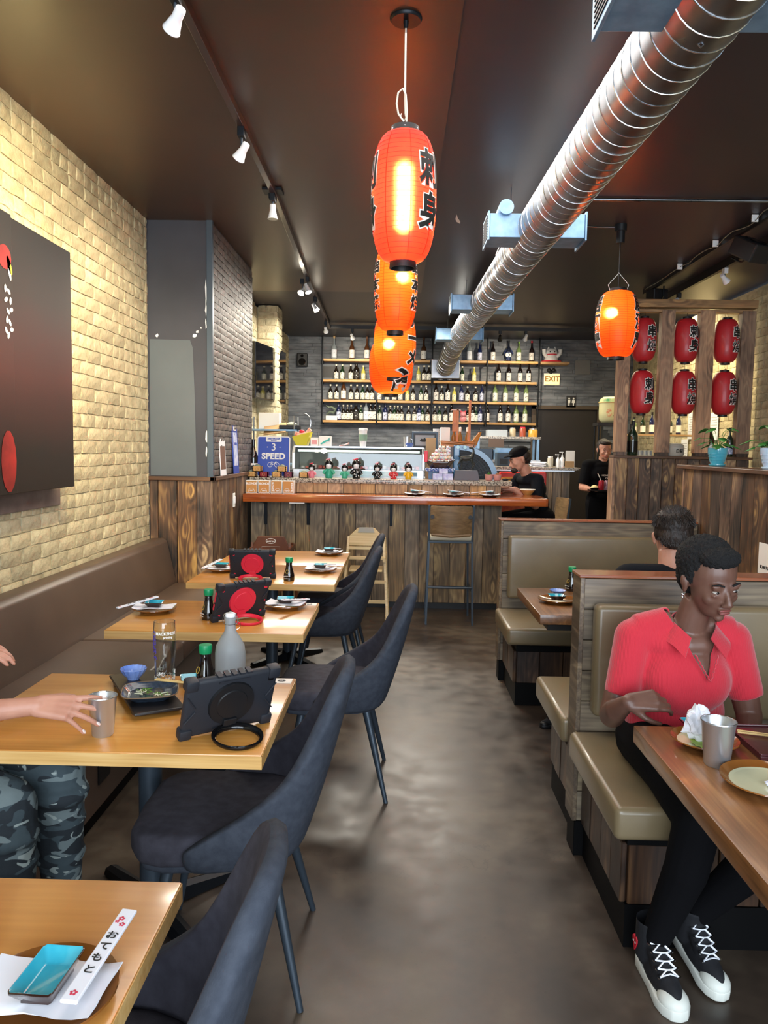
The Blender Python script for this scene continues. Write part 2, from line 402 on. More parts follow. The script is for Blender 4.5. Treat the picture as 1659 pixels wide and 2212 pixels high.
# scuffs and hairline cracks
vo = N(nt, 'ShaderNodeTexVoronoi', {'Vector': N(nt, 'ShaderNodeVectorMath', {0: tc.outputs['Object'], 1: n2.outputs['Color']}, operation='ADD').outputs[0], 'Scale': 0.55}, feature='DISTANCE_TO_EDGE')
ck = N(nt, 'ShaderNodeMapRange', {'Value': vo.outputs['Distance'], 'From Min': 0.0, 'From Max': 0.006, 'To Min': 0.72, 'To Max': 1.0})
n3 = N(nt, 'ShaderNodeTexNoise', {'Vector': tc.outputs['Object'], 'Scale': 45.0, 'Detail': 2.0})
sp_ = N(nt, 'ShaderNodeMapRange', {'Value': n3.outputs[0], 'From Min': 0.24, 'From Max': 0.30, 'To Min': 0.75, 'To Max': 1.0})
mu = N(nt, 'ShaderNodeMath', {0: ck.outputs[0], 1: sp_.outputs[0]}, operation='MULTIPLY')
hs = N(nt, 'ShaderNodeHueSaturation', {'Value': mu.outputs[0], 'Color': cr.outputs[0]})
nt.links.new(hs.outputs[0], b.inputs['Base Color'])
rr = N(nt, 'ShaderNodeMapRange', {'Value': n2.outputs[0], 'From Min': 0.3, 'From Max': 0.7, 'To Min': 0.3, 'To Max': 0.46})
nt.links.new(rr.outputs[0], b.inputs['Roughness'])
bump(nt, b, n2.outputs[0], 0.08, 0.002)
struct('floor', MB().box(-2.1, 3.9, -2.1, 12.6, -0.12, 0), m_floor)
# ceilings
m_ceil = MAT('dark_plum_ceiling_paint', '#332b30', 0.42, col2='#2c272d', nscale=1.2, bscale=4, bstr=0.05, spec=0.6)
m_soff = MAT('brown_ceiling_paint', '#463226', 0.36, col2='#3c2d24', nscale=1.0, bscale=3, bstr=0.05, spec=0.6)
struct('ceiling', MB().box(-2.1, 3.9, -2.1, 12.6, ZC + 0.03, ZC + 0.15), m_ceil)
struct('ceiling', MB().box(-2.1, 0.22, -2.1, 8.62, ZC - 0.005, ZC + 0.04), m_soff)

def bricks(parent, origin, ud, nd, length, height, course, blen, mat, seed=1, most=300, proud=0.009, joint=0.009, rough=0.006, skip=None, name='brick', stuff_name='brick_field', thick=0.03):
    """a bonded field of bricks on the plane origin + u*ud + z*up, facing nd"""
    rnd = random.Random(seed); ud = Vector(ud).normalized(); nd = Vector(nd).normalized(); up = Vector((0, 0, 1)); O = Vector(origin)
    bw, bh = blen - joint, course - joint
    def unit(r):
        nx, nz = 4, 3; vs = []; fs = []
        for j in range(nz):
            for i in range(nx):
                ed = i in (0, nx - 1) or j in (0, nz - 1)
                x = (i / (nx - 1) - .5) * bw * (1 if not ed else 0.985) + r.uniform(-1, 1) * rough * .6; z = (j / (nz - 1) - .5) * bh + r.uniform(-1, 1) * rough * .5
                vs.append((x, -(proud - (0.004 if ed else 0) + r.uniform(-1, 1) * rough * .7), z))
        for j in range(nz - 1):
            for i in range(nx - 1): a = j * nx + i; fs.append((a, a + 1, a + nx + 1, a + nx))
        ring = [0, 1, 2, 3, 7, 11, 10, 9, 8, 4]; base = len(vs)
        for k in ring: x, y, z = vs[k]; vs.append((x * 1.03, thick, z * 1.06))
        L = len(ring)
        for k in range(L): fs.append((ring[(k + 1) % L], ring[k], base + k, base + (k + 1) % L))
        fs.append(tuple(base + k for k in range(L))[::-1])
        return vs, fs
    var = [unit(random.Random(seed * 100 + k)) for k in range(8)]
    mes = []
    for vs, fs in var:
        m_ = MB().add(vs, fs).mesh(name, 25); m_.materials.append(mat); mes.append(m_)
    frame = Matrix((ud, -nd, up)).transposed()      # local x -> ud, local -y -> nd
    cells = []
    rows = int(height / course + 0.5)
    for j in range(rows):
        z = (j + .5) * course; u = -(0.5 * blen if j % 2 else 0) - rnd.uniform(0, .02)
        while u < length - 0.02:
            w = blen * (0.5 if (j % 6 == 5 and rough > .003) else 1)      # header courses
            a, b_ = max(u, 0), min(u + w, length)
            if b_ - a > 0.035 and not (skip and skip((a + b_) / 2, z)):
                cells.append(((a + b_) / 2, z, (b_ - a - joint) / bw))
            u += w
    camp = Vector((0, 0, 1.56))
    def key(c): p = O + ud * c[0] + up * c[1]; return (p - camp).length
    fv = [c for c in cells]
    fv.sort(key=key)
    vis = [c for c in fv if insight(O + ud * c[0] + up * c[1])]
    chosen = set(vis[:most])
    mb = MB()
    for c in cells:
        k = rnd.randrange(8); p = O + ud * c[0] + up * c[1]
        tilt = Matrix.Rotation(rnd.uniform(-.012, .012) if rough > .003 else 0, 3, 'Y')
        m3 = frame @ tilt @ Matrix.Diagonal((c[2], 1, 1))
        if c in chosen:
            o = bpy.data.objects.new(name, mes[k]); COL.objects.link(o); o.parent = parent
            o.matrix_basis = Matrix.Translation(p) @ m3.to_4x4()
        else:
            vs, fs = var[k]; mb.add([p + m3 @ Vector(v) for v in vs], fs)
    if mb.v:
        o = mb.obj(stuff_name, mat, parent, smooth=25); o['kind'] = 'stuff'
def insight(p, mx=60):
    c = cam.matrix_world.inverted() @ p
    if c.z > -0.1: return False
    x = 829.5 + FPX * c.x / -c.z; y = 1106 - FPX * c.y / -c.z
    return -mx < x < 1659 + mx and -mx < y < 2212 + mx
# left wall
wl = struct('wall_left', MB().box(-2.1, -1.952, -2.1, 6.0, 0, ZC), m_mortar)
bricks(wl, (-1.95, 2.6, 0.76), (0, 1, 0), (1, 0, 0), 3.37, 2.5, 0.081, 0.222, m_brick, 3)
# a patch of the bricks under the painting was never painted cream
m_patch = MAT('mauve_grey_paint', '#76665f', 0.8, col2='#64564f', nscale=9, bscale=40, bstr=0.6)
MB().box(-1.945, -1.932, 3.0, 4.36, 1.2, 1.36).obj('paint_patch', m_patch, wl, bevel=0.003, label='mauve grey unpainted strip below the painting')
# column
m_col = MAT('charcoal_wall_paint', '#3e3f48', 0.55, col2='#34353d', nscale=1.5, bscale=60, bstr=0.06)
m_colp = MAT('slate_grey_paint', '#596066', 0.5, col2='#535a60', nscale=2, bscale=60, bstr=0.05)
m_guard = MAT('blue_grey_corner_guard', '#46525f', 0.4, 0.3)
wc = struct('wall_column', MB().box(-2.1, -1.46, 5.985, 7.62, 0, ZC), m_col)
MB().add([(-1.935, 5.981, 1.31), (-1.935, 5.981, 2.36), (-1.62, 5.981, 2.355), (-1.60, 5.981, 2.30), (-1.585, 5.981, 1.9), (-1.575, 5.981, 1.31)], [(0, 1, 2, 3, 4, 5)]).obj('paint_patch', m_colp, wc, label='lighter grey patch of paint')
MB().box(-1.49, -1.444, 5.975, 6.02, 1.3, ZC).obj('corner_guard', m_guard, wc, bevel=0.002)
m_plaster = MAT('chipped_plaster', '#d9dde0', 0.8)
rnd = random.Random(5)
def chip(cx, cz, w, h, n=9):
    pts = [(cx + w * math.cos(2 * PI * k / n) * rnd.uniform(.4, 1), 5.979, cz + h * math.sin(2 * PI * k / n) * rnd.uniform(.4, 1)) for k in range(n)]
    MB().add(pts, [tuple(range(n))]).obj('plaster_chip', m_plaster, wc)
chip(-1.875, 2.385, .014, .02); chip(-1.585, 2.395, .03, .02); chip(-1.565, 2.42, .018, .015); chip(-1.535, 2.45, .01, .01)
for z_, h_ in ((2.72, .12), (2.6, .08), (2.48, .05), (1.62, .08), (1.5, .05)): chip(-1.496, z_, .009, h_)
bricks(wc, (-1.458, 6.025, 1.31), (0, 1, 0), (1, 0, 0), 1.59, 1.94, 0.052, 0.16, m_slate, 11, proud=0.012, joint=0.004, rough=0.0035, name='tile', stuff_name='tile_field', thick=0.01)
# planks helper
def planks(parent, mat, o, ud, nd, widths, z0, z1, t=0.018, gap=0.004, name='plank', jig=0.004, horiz=False, length=None):
    rnd_ = random.Random(int(abs(o[0] * 1000 + o[1] * 77 + z0 * 13)))
    ud = Vector(ud); nd = Vector(nd); u = 0
    fr = Matrix((ud, nd, Vector((0, 0, 1)))).transposed().to_4x4()
    for w in widths:
        j = rnd_.uniform(-jig, jig) * .5
        if horiz:   # widths are heights, boards run along ud
            me = MB().box(-length / 2, length / 2, -t * .5, t * .5 + j, -(w - gap) / 2, (w - gap) / 2).mesh(name, 30, bevel=0.003, seg=1)
            p = Vector(o) + ud * (length / 2) + Vector((0, 0, u + w / 2))
        else:
            me = MB().box(-(w - gap) / 2, (w - gap) / 2, -t * .5, t * .5 + j, -(z1 - z0) / 2, (z1 - z0) / 2).mesh(name, 30, bevel=0.003, seg=1)
            p = Vector(o) + ud * (u + w / 2) + Vector((0, 0, (z0 + z1) / 2))
        q = link_mesh(name, me, mat, parent); q.matrix_basis = Matrix.Translation(p + nd * (t * .5)) @ fr
        u += w
def ws(total, w, rnd_=random.Random(4), v=0.1):
    n = max(1, round(total / w)); a = [1 + rnd_.uniform(-v, v) for _ in range(n)]; s = sum(a); return [total * k / s for k in a]
planks(wc, m_burnt, (-1.94, 5.983, 0), (1, 0, 0), (0, -1, 0), [0.065, 0.15, 0.155, 0.125], 0.0, 1.275)
planks(wc, m_burnt, (-1.458, 5.965, 0), (0, 1, 0), (1, 0, 0), ws(1.36, 0.145), 0.0, 1.275)
MB().box(-1.95, -1.425, 5.945, 5.985, 1.275, 1.305).obj('trim', m_trimx, wc, bevel=0.003)
MB().box(-1.462, -1.425, 5.945, 7.34, 1.275, 1.305).obj('trim', m_trimy, wc, bevel=0.003)
# left wall behind the column, with its pier
wlb = struct('wall_left_rear', MB().box(-2.1, -1.785, 7.62, 12.5, 0, ZC), m_mortar)
bricks(wlb, (-1.782, 7.64, 0.96), (0, 1, 0), (1, 0, 0), 4.74, 2.3, 0.083, 0.222, m_brick, 5, most=260, skip=lambda u, z: 1.98 < u < 2.42)
pr = struct('wall_pier', MB().box(-1.78, -1.535, 9.66, 10.05, 0, ZC), m_mortar)
bricks(pr, (-1.77, 9.655, 0.96), (1, 0, 0), (0, -1, 0), 0.24, 2.3, 0.083, 0.222, m_brick, 6)
bricks(pr, (-1.532, 9.66, 0.96), (0, 1, 0), (1, 0, 0), 0.39, 2.3, 0.083, 0.222, m_brick, 7)
# rear wall, grey ledger stone, with the passage door
wb = struct('wall_rear', MB().box(-2.1, 2.17, 12.41, 12.55, 0, ZC).box(3.16, 3.9, 12.41, 12.55, 0, ZC).box(2.17, 3.16, 12.41, 12.55, 2.21, ZC), MAT('stone_backing', '#3c4046', 0.8))
rnd = random.Random(21); mb = MB()
for j in range(45):
    z = 0.95 + j * 0.052; x = -1.78
    while x < 3.7:
        L = rnd.uniform(0.22, 0.6); x1 = min(x + L, 3.7)
        if not (x1 > 2.14 and x < 3.19 and z < 2.2): mb.box(x + .0015, x1 - .0015, 12.395 - rnd.uniform(0, .016), 12.42, z + .0012, z + .0508)
        x = x1
o = mb.obj('ledger_stones', m_ledger, wb); o['kind'] = 'stuff'
m_doord = MAT('dark_brown_door', '#1b1514', 0.4, col2='#15100f', nscale=2)
d1 = struct('door_1', MB().box(2.18, 3.15, 12.44, 12.49, 0.005, 2.2), m_doord)
mb = MB().box(2.11, 2.18, 12.37, 12.5, 0, 2.26).box(3.15, 3.22, 12.37, 12.5, 0, 2.26).box(2.11, 3.22, 12.37, 12.5, 2.2, 2.26)
mb.obj('door_frame', MAT('bronze_door_frame', '#4d4236', 0.4, 0.3), d1, bevel=0.004)
MB().cyl((3.06, 12.44, 1.02), (3.06, 12.39, 1.02), .022).cyl((3.07, 12.395, 1.02), (2.95, 12.395, 1.02), .009).obj('door_handle', m_steel, d1, smooth=40)
# right wall
wr = struct('wall_right', MB().box(3.69, 3.85, -2.1, 12.5, 0, ZC), m_mortar)
bricks(wr, (3.688, 12.38, 1.0), (0, -1, 0), (-1, 0, 0), 5.2, 2.26, 0.083, 0.222, m_brick, 8)
# front wall with the shop window the daylight enters by
wf = struct('wall_front', MB().box(-2.1, -1.7, -2.1, -2.0, 0, ZC).box(3.4, 3.9, -2.1, -2.0, 0, ZC).box(-1.7, 3.4, -2.1, -2.0, 0, 0.4).box(-1.7, 3.4, -2.1, -2.0, 3.1, ZC), m_col)
wn_ = struct('window_1', MB().box(-1.7, 3.4, -2.09, -2.03, 0.4, .46).box(-1.7, 3.4, -2.09, -2.03, 3.04, 3.1).box(-1.7, -1.64, -2.09, -2.03, .46, 3.04).box(3.34, 3.4, -2.09, -2.03, .46, 3.04).box(0.8, 0.86, -2.09, -2.03, .46, 3.04), m_blackmetal)

# ------------------------------------------------------------------ bar and kitchen counter
bar = thing('bar_counter', 'plank-fronted bar with red-brown varnished eating ledge and granite top', 'bar', (0, 0, 0))
MB().box(-1.42, 0.98, 7.4, 7.74, 0, 1.2).obj('carcass', m_boothz, bar)
planks(bar, m_bar, (-1.42, 7.40, 0), (1, 0, 0), (0, -1, 0), ws(2.41, 0.148), 0.06, 1.036)
planks(bar, m_upper, (-1.42, 7.40, 0), (1, 0, 0), (0, -1, 0), ws(2.41, 0.148, random.Random(9)), 1.11, 1.205)
planks(bar, m_bar, (0.985, 7.39, 0), (0, 1, 0), (1, 0, 0), ws(0.34, 0.12), 0.06, 1.036)
MB().box(-1.42, 0.98, 7.392, 7.4, 0, 0.06).obj('kickboard', m_black, bar)
MB().prism([(-1.43, 7.05), (1.36, 7.05), (1.385, 7.075), (1.385, 7.85), (1.0, 7.85), (1.0, 7.398), (-1.43, 7.398)], 1.037, 1.108, 'z').obj('bar_ledge', m_red, bar, bevel=0.004, smooth=30)
MB().box(-1.425, 1.09, 7.36, 7.76, 1.205, 1.25).obj('granite_top', m_granite, bar, bevel=0.005, smooth=30)
for x in (-1.27, -0.86, -0.06, 0.70):
    MB().prism([(7.375, 1.034), (7.12, 1.034), (7.12, 1.026), (7.35, 1.0), (7.362, 0.80), (7.375, 0.80)], x - .014, x + .014, 'x').obj('bracket', m_blackmetal, bar)
MB().box(-1.0, -0.86, 7.06, 7.3, 1.026, 1.037).obj('mending_plate', m_white, bar, label='pale plate screwed under the ledge')
# kitchen work counter behind
kc = thing('kitchen_counter', 'low kitchen worktop behind the granite bar carrying the display case', 'counter')
MB().box(-1.42, .96, 7.80, 8.5, 0, 1.2).obj('cabinet', m_steel, kc)
MB().box(-1.43, 1.02, 7.78, 8.52, 1.2, 1.24).obj('worktop', m_steel, kc, bevel=0.003)
# right service counter with granite top and plank front
sc = thing('service_counter', 'plank-sided service counter with speckled granite top left of the passage door', 'counter')
MB().box(1.15, 2.04, 9.23, 9.8, 0, 1.30).obj('carcass', m_boothz, sc)
planks(sc, m_bar, (1.74, 9.23, 0), (1, 0, 0), (0, -1, 0), [0.105, 0.105, 0.10], 0.0, 1.30)
MB().box(1.12, 2.16, 9.17, 9.85, 1.315, 1.35).obj('granite_top', m_granite, sc, bevel=0.004)
MB().box(1.10, 2.09, 9.16, 9.2, 1.300, 1.315).obj('edge_strip', m_steel, sc)
# red drinks fridge with its banner
m_redpan = MAT('red_fridge_panel', '#b01c1c', 0.3, col2='#c8382c', nscale=6)
fr_ = thing('drinks_fridge', 'red drinks fridge front with an orange pill-shaped badge behind the bar man', 'fridge', (1.5, 9.05, 0))
MB().box(-.3, .24, 0, .12, .1, 1.29).obj('cabinet', m_redpan, fr_, bevel=0.01)
MB().prism([(-.14 + .16 * math.copysign(1, math.cos(a)) * (abs(math.cos(a)) ** .4), 1.19 + .045 * math.copysign(1, math.sin(a)) * (abs(math.sin(a)) ** .7)) for a in [2 * PI * k / 24 for k in range(24)]], -.006, 0.0, 'y').obj('badge', MAT('orange_badge', '#e0913a', 0.4), fr_)
TEXT('LECLERC', 0.055, 'lettering', MAT('yellow_ink', '#f0c060', .5), fr_, (-.14, -.008, 1.19))
TEXT('une', 0.13, 'lettering', m_card, fr_, (-.02, -.002, 1.06), bold=.004)
MB().box(-.28, .22, -.004, 0, .55, .98).obj('glass_panel', MAT('orange_print', '#a85a34', 0.25, col2='#7a2020', nscale=7), fr_)

# ------------------------------------------------------------------ lattice partition at the right
wdv = struct('wall_partition', MB().box(2.235, 3.61, 8.02, 8.12, 0, 1.48), m_boothz)
planks(wdv, m_burnt, (2.245, 8.018, 0), (1, 0, 0), (0, -1, 0), ws(1.365, 0.128, v=.06), 0.0, 1.485)
MB().box(2.21, 2.245, 7.985, 8.14, 0, 1.485).obj('end_board', m_post, wdv, bevel=0.004)
MB().box(2.215, 3.64, 7.975, 8.15, 1.485, 1.512).obj('cap_rail', m_trimx, wdv, bevel=0.004)
MB().box(2.24, 3.62, 8.0, 8.10, 3.02, 3.10).obj('beam', m_postx, wdv, bevel=0.004)
MB().box(2.30, 3.58, 8.02, 8.12, 2.975, 3.005).obj('beam', m_postx, wdv, bevel=0.003)
for x, w in ((2.235, .12), (2.66, .135), (3.05, .15), (3.47, .14)):
    MB().box(0, w, 0, .10, -.725, .725).obj('post', m_post, wdv, (x, 8.01, 2.27), bevel=0.004)
    MB().box(x + .01, x + w - .01, 8.01, 8.11, 1.512, 1.55).obj('post_foot', m_boothz, wdv)
# plank side wall of the booths
wsd = struct('wall_side', MB().box(2.02, 2.12, 0.4, 5.42, 0, 1.44), m_boothz)
planks(wsd, m_burnt, (2.02, 5.42, 0), (0, -1, 0), (-1, 0, 0), ws(5.0, 0.15), 0.0, 1.443)
MB().box(2.0, 2.13, 5.42, 5.44, 0, 1.44).obj('end_board', m_post, wsd)
MB().box(1.965, 2.15, 0.38, 5.47, 1.443, 1.47).obj('cap_rail', m_trimy, wsd, bevel=0.004)

# ------------------------------------------------------------------ booths
def partition(y0, y1, label):
    t = thing('booth_partition', label, 'booth divider', (0, y0, 0))
    h = [0.14] + [0.118] * 8
    z = 0
    for k, w in enumerate(h):
        MB().box(0, 1.29, 0, y1 - y0, 0, w - .003).obj('board', m_toe if k == 0 else m_barx, t, (.70, 0, z), bevel=0.002, seg=1); z += w
    MB().box(-.004, .014, -.004, y1 - y0 + .004, .14, z).obj('end_board', m_bary, t, (.694, 0, 0), bevel=.003)
    MB().box(.685, 1.99, -.006, y1 - y0 + .006, z, z + .012).obj('cap', m_redcap, t, bevel=0.003)
    return t, z
partition(2.86, 2.975, 'stacked-board booth divider with red-brown cap behind the woman in the coral polo')
partition(5.10, 5.20, 'stacked-board booth divider nearest the bar')
def bench(y_back, s, label, depth=0.62):
    """s=-1: faces the camera, s=+1: faces the bar"""
    t = thing('booth_bench', label, 'booth bench', (0, y_back, 0))
    def bx(a, b_): return (min(a * s, b_ * s), max(a * s, b_ * s))
    y0, y1 = bx(0.004, depth)
    MB().box(.665, 1.975, y0, y1, .395, .50).obj('seat_cushion', m_leather, t, bevel=0.022, seg=4, smooth=60)
    z0 = MB().tube([(.69, (y0 if s > 0 else y1) , .496), (.69, (y1 - .02 if s > 0 else y0 + .02), .496), (1.95, (y1 - .02 if s > 0 else y0 + .02), .496)], .0022, 6)
    z0.obj('piping', m_leather, t, smooth=60)
    y0, y1 = bx(0.004, 0.075)
    MB().box(.735, 1.96, y0, y1, .575, .995).obj('back_cushion', m_leather, t, bevel=0.022, seg=4, smooth=60)
    y0, y1 = bx(0.002, depth - .10)
    MB().box(.735, 1.97, y0, y1, .335, .395).obj('plinth_board', m_toe, t)
    MB().box(.735, 1.97, y0, y1, 0, .14).obj('toe_kick', m_toe, t)
    MB().box(.74, 1.97, bx(0.002, depth - .125)[0], bx(0.002, depth - .125)[1], .14, .335).obj('carcass', m_boothz, t)
    yy = y0 if s < 0 else y1
    planks(t, m_boothz, (.74, yy + (.02 if s < 0 else -.02), 0), (1, 0, 0), (0, s, 0), ws(1.2, .155), .14, .335, name='plank')
    planks(t, m_boothz, (.74, bx(0.004, depth - .11)[0], 0), (0, 1, 0), (-1, 0, 0), ws(depth - .114, .13), .14, .335)
    return t
bench(2.855, -1, 'olive vinyl booth bench under the woman in the coral polo', 0.64)
bench(2.98, 1, 'olive vinyl booth bench backing onto hers, facing the bar', 0.58)
bench(5.095, -1, 'olive vinyl booth bench nearest the bar, with its whole back showing', 0.60)
def booth_table(y0, y1, label):
    t = thing('booth_table', label, 'table', (0, 0, 0))
    MB().box(.71, 1.99, y0, y1, .70, .75).obj('tabletop', m_walnut, t, bevel=0.004, smooth=30)
    MB().box(.76, 1.99, y0 + .05, y1 - .05, .66, .70).obj('apron', m_black, t)
    yc_ = (y0 + y1) / 2
    MB().cyl((1.35, yc_, .03), (1.35, yc_, .67), .04).obj('post', m_blackmetal, t, smooth=40)
    MB().box(1.1, 1.6, yc_ - .03, yc_ + .03, 0, .035).box(1.32, 1.38, yc_ - .25, yc_ + .25, 0, .035).obj('base', m_blackmetal, t, bevel=.006)
booth_table(1.22, 2.23, 'dark grained booth table in front of the woman in the coral polo')
booth_table(3.74, 4.47, 'dark booth table holding one soy bottle, behind the booth divider')

# ------------------------------------------------------------------ wall bench at the left
wbn = thing('banquette', 'long brown vinyl bench along the cream brick wall', 'bench')
ys = [-1.0, 1.35, 2.75, 4.15, 5.96]
for a, b_ in zip(ys, ys[1:]):
    MB().box(-1.90, -1.165, a, b_ - .004, .36, .47).obj('seat_cushion', m_brownvinyl, wbn, bevel=0.02, seg=3, smooth=60)
for a, b_ in ((-1.0, 2.5), (2.5, 5.96)):
    MB().prism([(-1.93, .455), (-1.73, .455), (-1.735, .5), (-1.80, .80), (-1.83, .825), (-1.93, .82)], a, b_ - .004, 'y').obj('back_cushion', m_brownvinyl, wbn, bevel=0.012, seg=3, smooth=60)
MB().box(-1.93, -1.2, -1.0, 5.96, .07, .36).obj('base', m_brownvinyl, wbn)
MB().box(-1.93, -1.22, -1.0, 5.96, 0, .07).obj('toe_kick', m_toe, wbn)
MB().box(-1.199, -1.193, 3.0, 3.12, .17, .3).obj('vent_grille', m_black, wbn)
# ================================================================== DINING TABLES
def dining_table(x0, x1, y0, y1, label, px=None, py=None):
    t = thing('dining_table', label, 'table', (0, 0, 0))
    cx_, cy_ = (px if px is not None else -.785), (py if py is not None else (y0 + y1) / 2)
    MB().box(x0 - (x0 + x1) / 2, x1 - (x0 + x1) / 2, y0 - (y0 + y1) / 2, y1 - (y0 + y1) / 2, -.02, .02).obj('tabletop', m_maple, t, ((x0 + x1) / 2, (y0 + y1) / 2, .73), bevel=0.003, smooth=30)
    mb = MB().box(x0 - .0012, x1 + .0012, y0 - .0012, y0 + .004, .7115, .7465).box(x0 - .0012, x0 + .004, y0, y1, .7115, .7465).box(x1 - .004, x1 + .0012, y0, y1, .7115, .7465).box(x0, x1, y1 - .004, y1 + .0012, .7115, .7465)
    mb.obj('edge_banding', m_maple_edge, t, label='paler raw edge of the top')
    MB().cyl((cx_, cy_, .05), (cx_, cy_, .70), .038, n=20).obj('post', m_bluesteel, t, smooth=40)
    MB().box(cx_ - .2, cx_ + .2, cy_ - .2, cy_ + .2, .70, .71).obj('mounting_plate', m_blackmetal, t)
    for k in range(4):
        a = PI / 4 + k * PI / 2; d = Vector((math.cos(a), math.sin(a), 0)); s_ = Vector((-d.y, d.x, 0))
        c0 = Vector((cx_, cy_, 0))
        vs = []
        for q, hw, zt in ((.0, .034, .075), (.10, .032, .062), (.24, .029, .040), (.31, .027, .03)):
            for hs_, z in ((-1, 0.004), (1, 0.004), (.75, zt * .8), (0, zt), (-.75, zt * .8)): vs.append(c0 + d * q + s_ * hw * hs_ + Vector((0, 0, z)))
        fs = [(5 * j + i, 5 * j + (i + 1) % 5, 5 * j + 5 + (i + 1) % 5, 5 * j + 5 + i) for j in range(3) for i in range(5)] + [(4, 3, 2, 1, 0), (15, 16, 17, 18, 19)]
        MB().add(vs, fs).obj('base_arm', m_blackmetal, t, smooth=35)
    return t
dining_table(-1.25, -.388, .68, 1.356, 'pale wooden dining table in the near left corner of the view')
dining_table(-1.205, -.345, 1.945, 2.62, 'wooden dining table with the glass bottle and the all-black tablet', -.80, 2.44)
dining_table(-1.262, -.398, 3.255, 3.915, 'wooden dining table between the bottle table and the joined pair, third of five')
dining_table(-1.235, -.362, 4.445, 5.155, 'nearer of the two wooden tables pushed together, holding a tablet')
dining_table(-1.235, -.362, 5.16, 5.865, 'farther of the two wooden tables pushed together, next to the plank column')

# ================================================================== CHAIRS
def chair_proto():
    t = thing('dining_chair', '', 'chair')
    A = [0, .12, .25, .36, .45, .52, .6, .68, .75, .83, .9, 1.0]
    Xs = [-.235, -.233, -.223, -.207, -.182, -.148, -.110, -.070, -.030, .012, .055, .105]
    Ys = [0, .062, .125, .172, .202, .222, .234, .241, .245, .246, .245, .240]
    Hs = [.535, .533, .522, .485, .385, .275, .222, .188, .158, .128, .100, .06]
    cols = [(-i) for i in range(len(A) - 1, 0, -1)] + list(range(len(A)))
    V_, nT = [], 10
    for c in cols:
        i = abs(c); sg = -1 if c < 0 else 1
        for k in range(nT):
            f = k / (nT - 1); zr = Hs[i] * f; q = zr / .535
            lean = .115 * q ** 1.15
            tuck = 1 - .16 * (1 - f) ** 3
            nar = 1 - .20 * q ** 2.2
            x = Xs[i] * (tuck if i > 6 else tuck) - lean
            V_.append((x, sg * Ys[i] * nar * tuck, .400 + zr))
    F = [(a * nT + k, (a + 1) * nT + k, (a + 1) * nT + k + 1, a * nT + k + 1) for a in range(len(cols) - 1) for k in range(nT - 1)]
    me = bpy.data.meshes.new('shell'); me.from_pydata(V_, [], F)
    o = bpy.data.objects.new('tmp', me); COL.objects.link(o)
    me.materials.append(m_fabric); me.materials.append(m_bluefab)
    sd = o.modifiers.new('s', 'SOLIDIFY'); sd.thickness = 0.044; sd.offset = 0; sd.material_offset = 1; sd.material_offset_rim = 1
    ss = o.modifiers.new('b', 'SUBSURF'); ss.levels = 1; ss.render_levels = 1
    me2 = baked(o)
    for p in me2.polygons: p.use_smooth = True
    link_mesh('backrest_shell', me2, None, t)
    seat = [(.25, .17), (.262, .1), (.265, 0)]
    poly = [(-.215, 0), (-.205, .10), (-.17, .175), (-.10, .212), (.05, .232), (.16, .238), (.225, .215), (.262, .15), (.27, 0)]
    poly = poly + [(x, -y) for x, y in poly[-2:0:-1]]
    MB().prism(poly, .402, .492, 'z').obj('seat', m_fabric, t, bevel=0.028, seg=4, smooth=60)
    MB().prism([(x * .95, y * .95) for x, y in poly], .385, .425, 'z').obj('seat_pan', m_bluefab, t, bevel=0.012, seg=2, smooth=60)
    MB().tube([(-.213, y, .492) for y in (-.1, 0, .1)], .003, 6).obj('seam', m_steel, t)
    for sx, sy in ((-1, -1), (-1, 1), (1, -1), (1, 1)):
        top = (-.13 if sx < 0 else .15, sy * .15, .40); bot = (-.225 if sx < 0 else .225, sy * .235, 0)
        MB().cyl(bot, top, .0095, .019, 14).obj('leg', m_bluesteel, t, smooth=40)
    return t
ch0 = chair_proto()
chairs = [(-.528, 1.16, 4, 'charcoal upholstered chair cut off by the bottom of the view'),
          (-.478, 2.225, 2, 'charcoal upholstered chair at the table with the glass bottle, seen nearly whole'),
          (-.262, 3.485, 2, 'charcoal upholstered chair pulled out from the table between bottle and joined tables'),
          (-.452, 4.86, -2, 'charcoal upholstered chair at the nearer joined table'),
          (-.450, 5.56, 1, 'charcoal upholstered chair at the farther joined table')]
for i, (x, y, a, lb) in enumerate(chairs):
    if i == 0: ch0.location = (x, y, 0); ch0.rotation_euler = (0, 0, PI + R(a)); ch0['label'] = lb
    else: clone(ch0, (x, y, 0), PI + R(a), lb)
for c in [ch0] + [o for o in bpy.data.objects if o.name.startswith('dining_chair.')]: c['group'] = 'charcoal chairs along the left-hand tables'

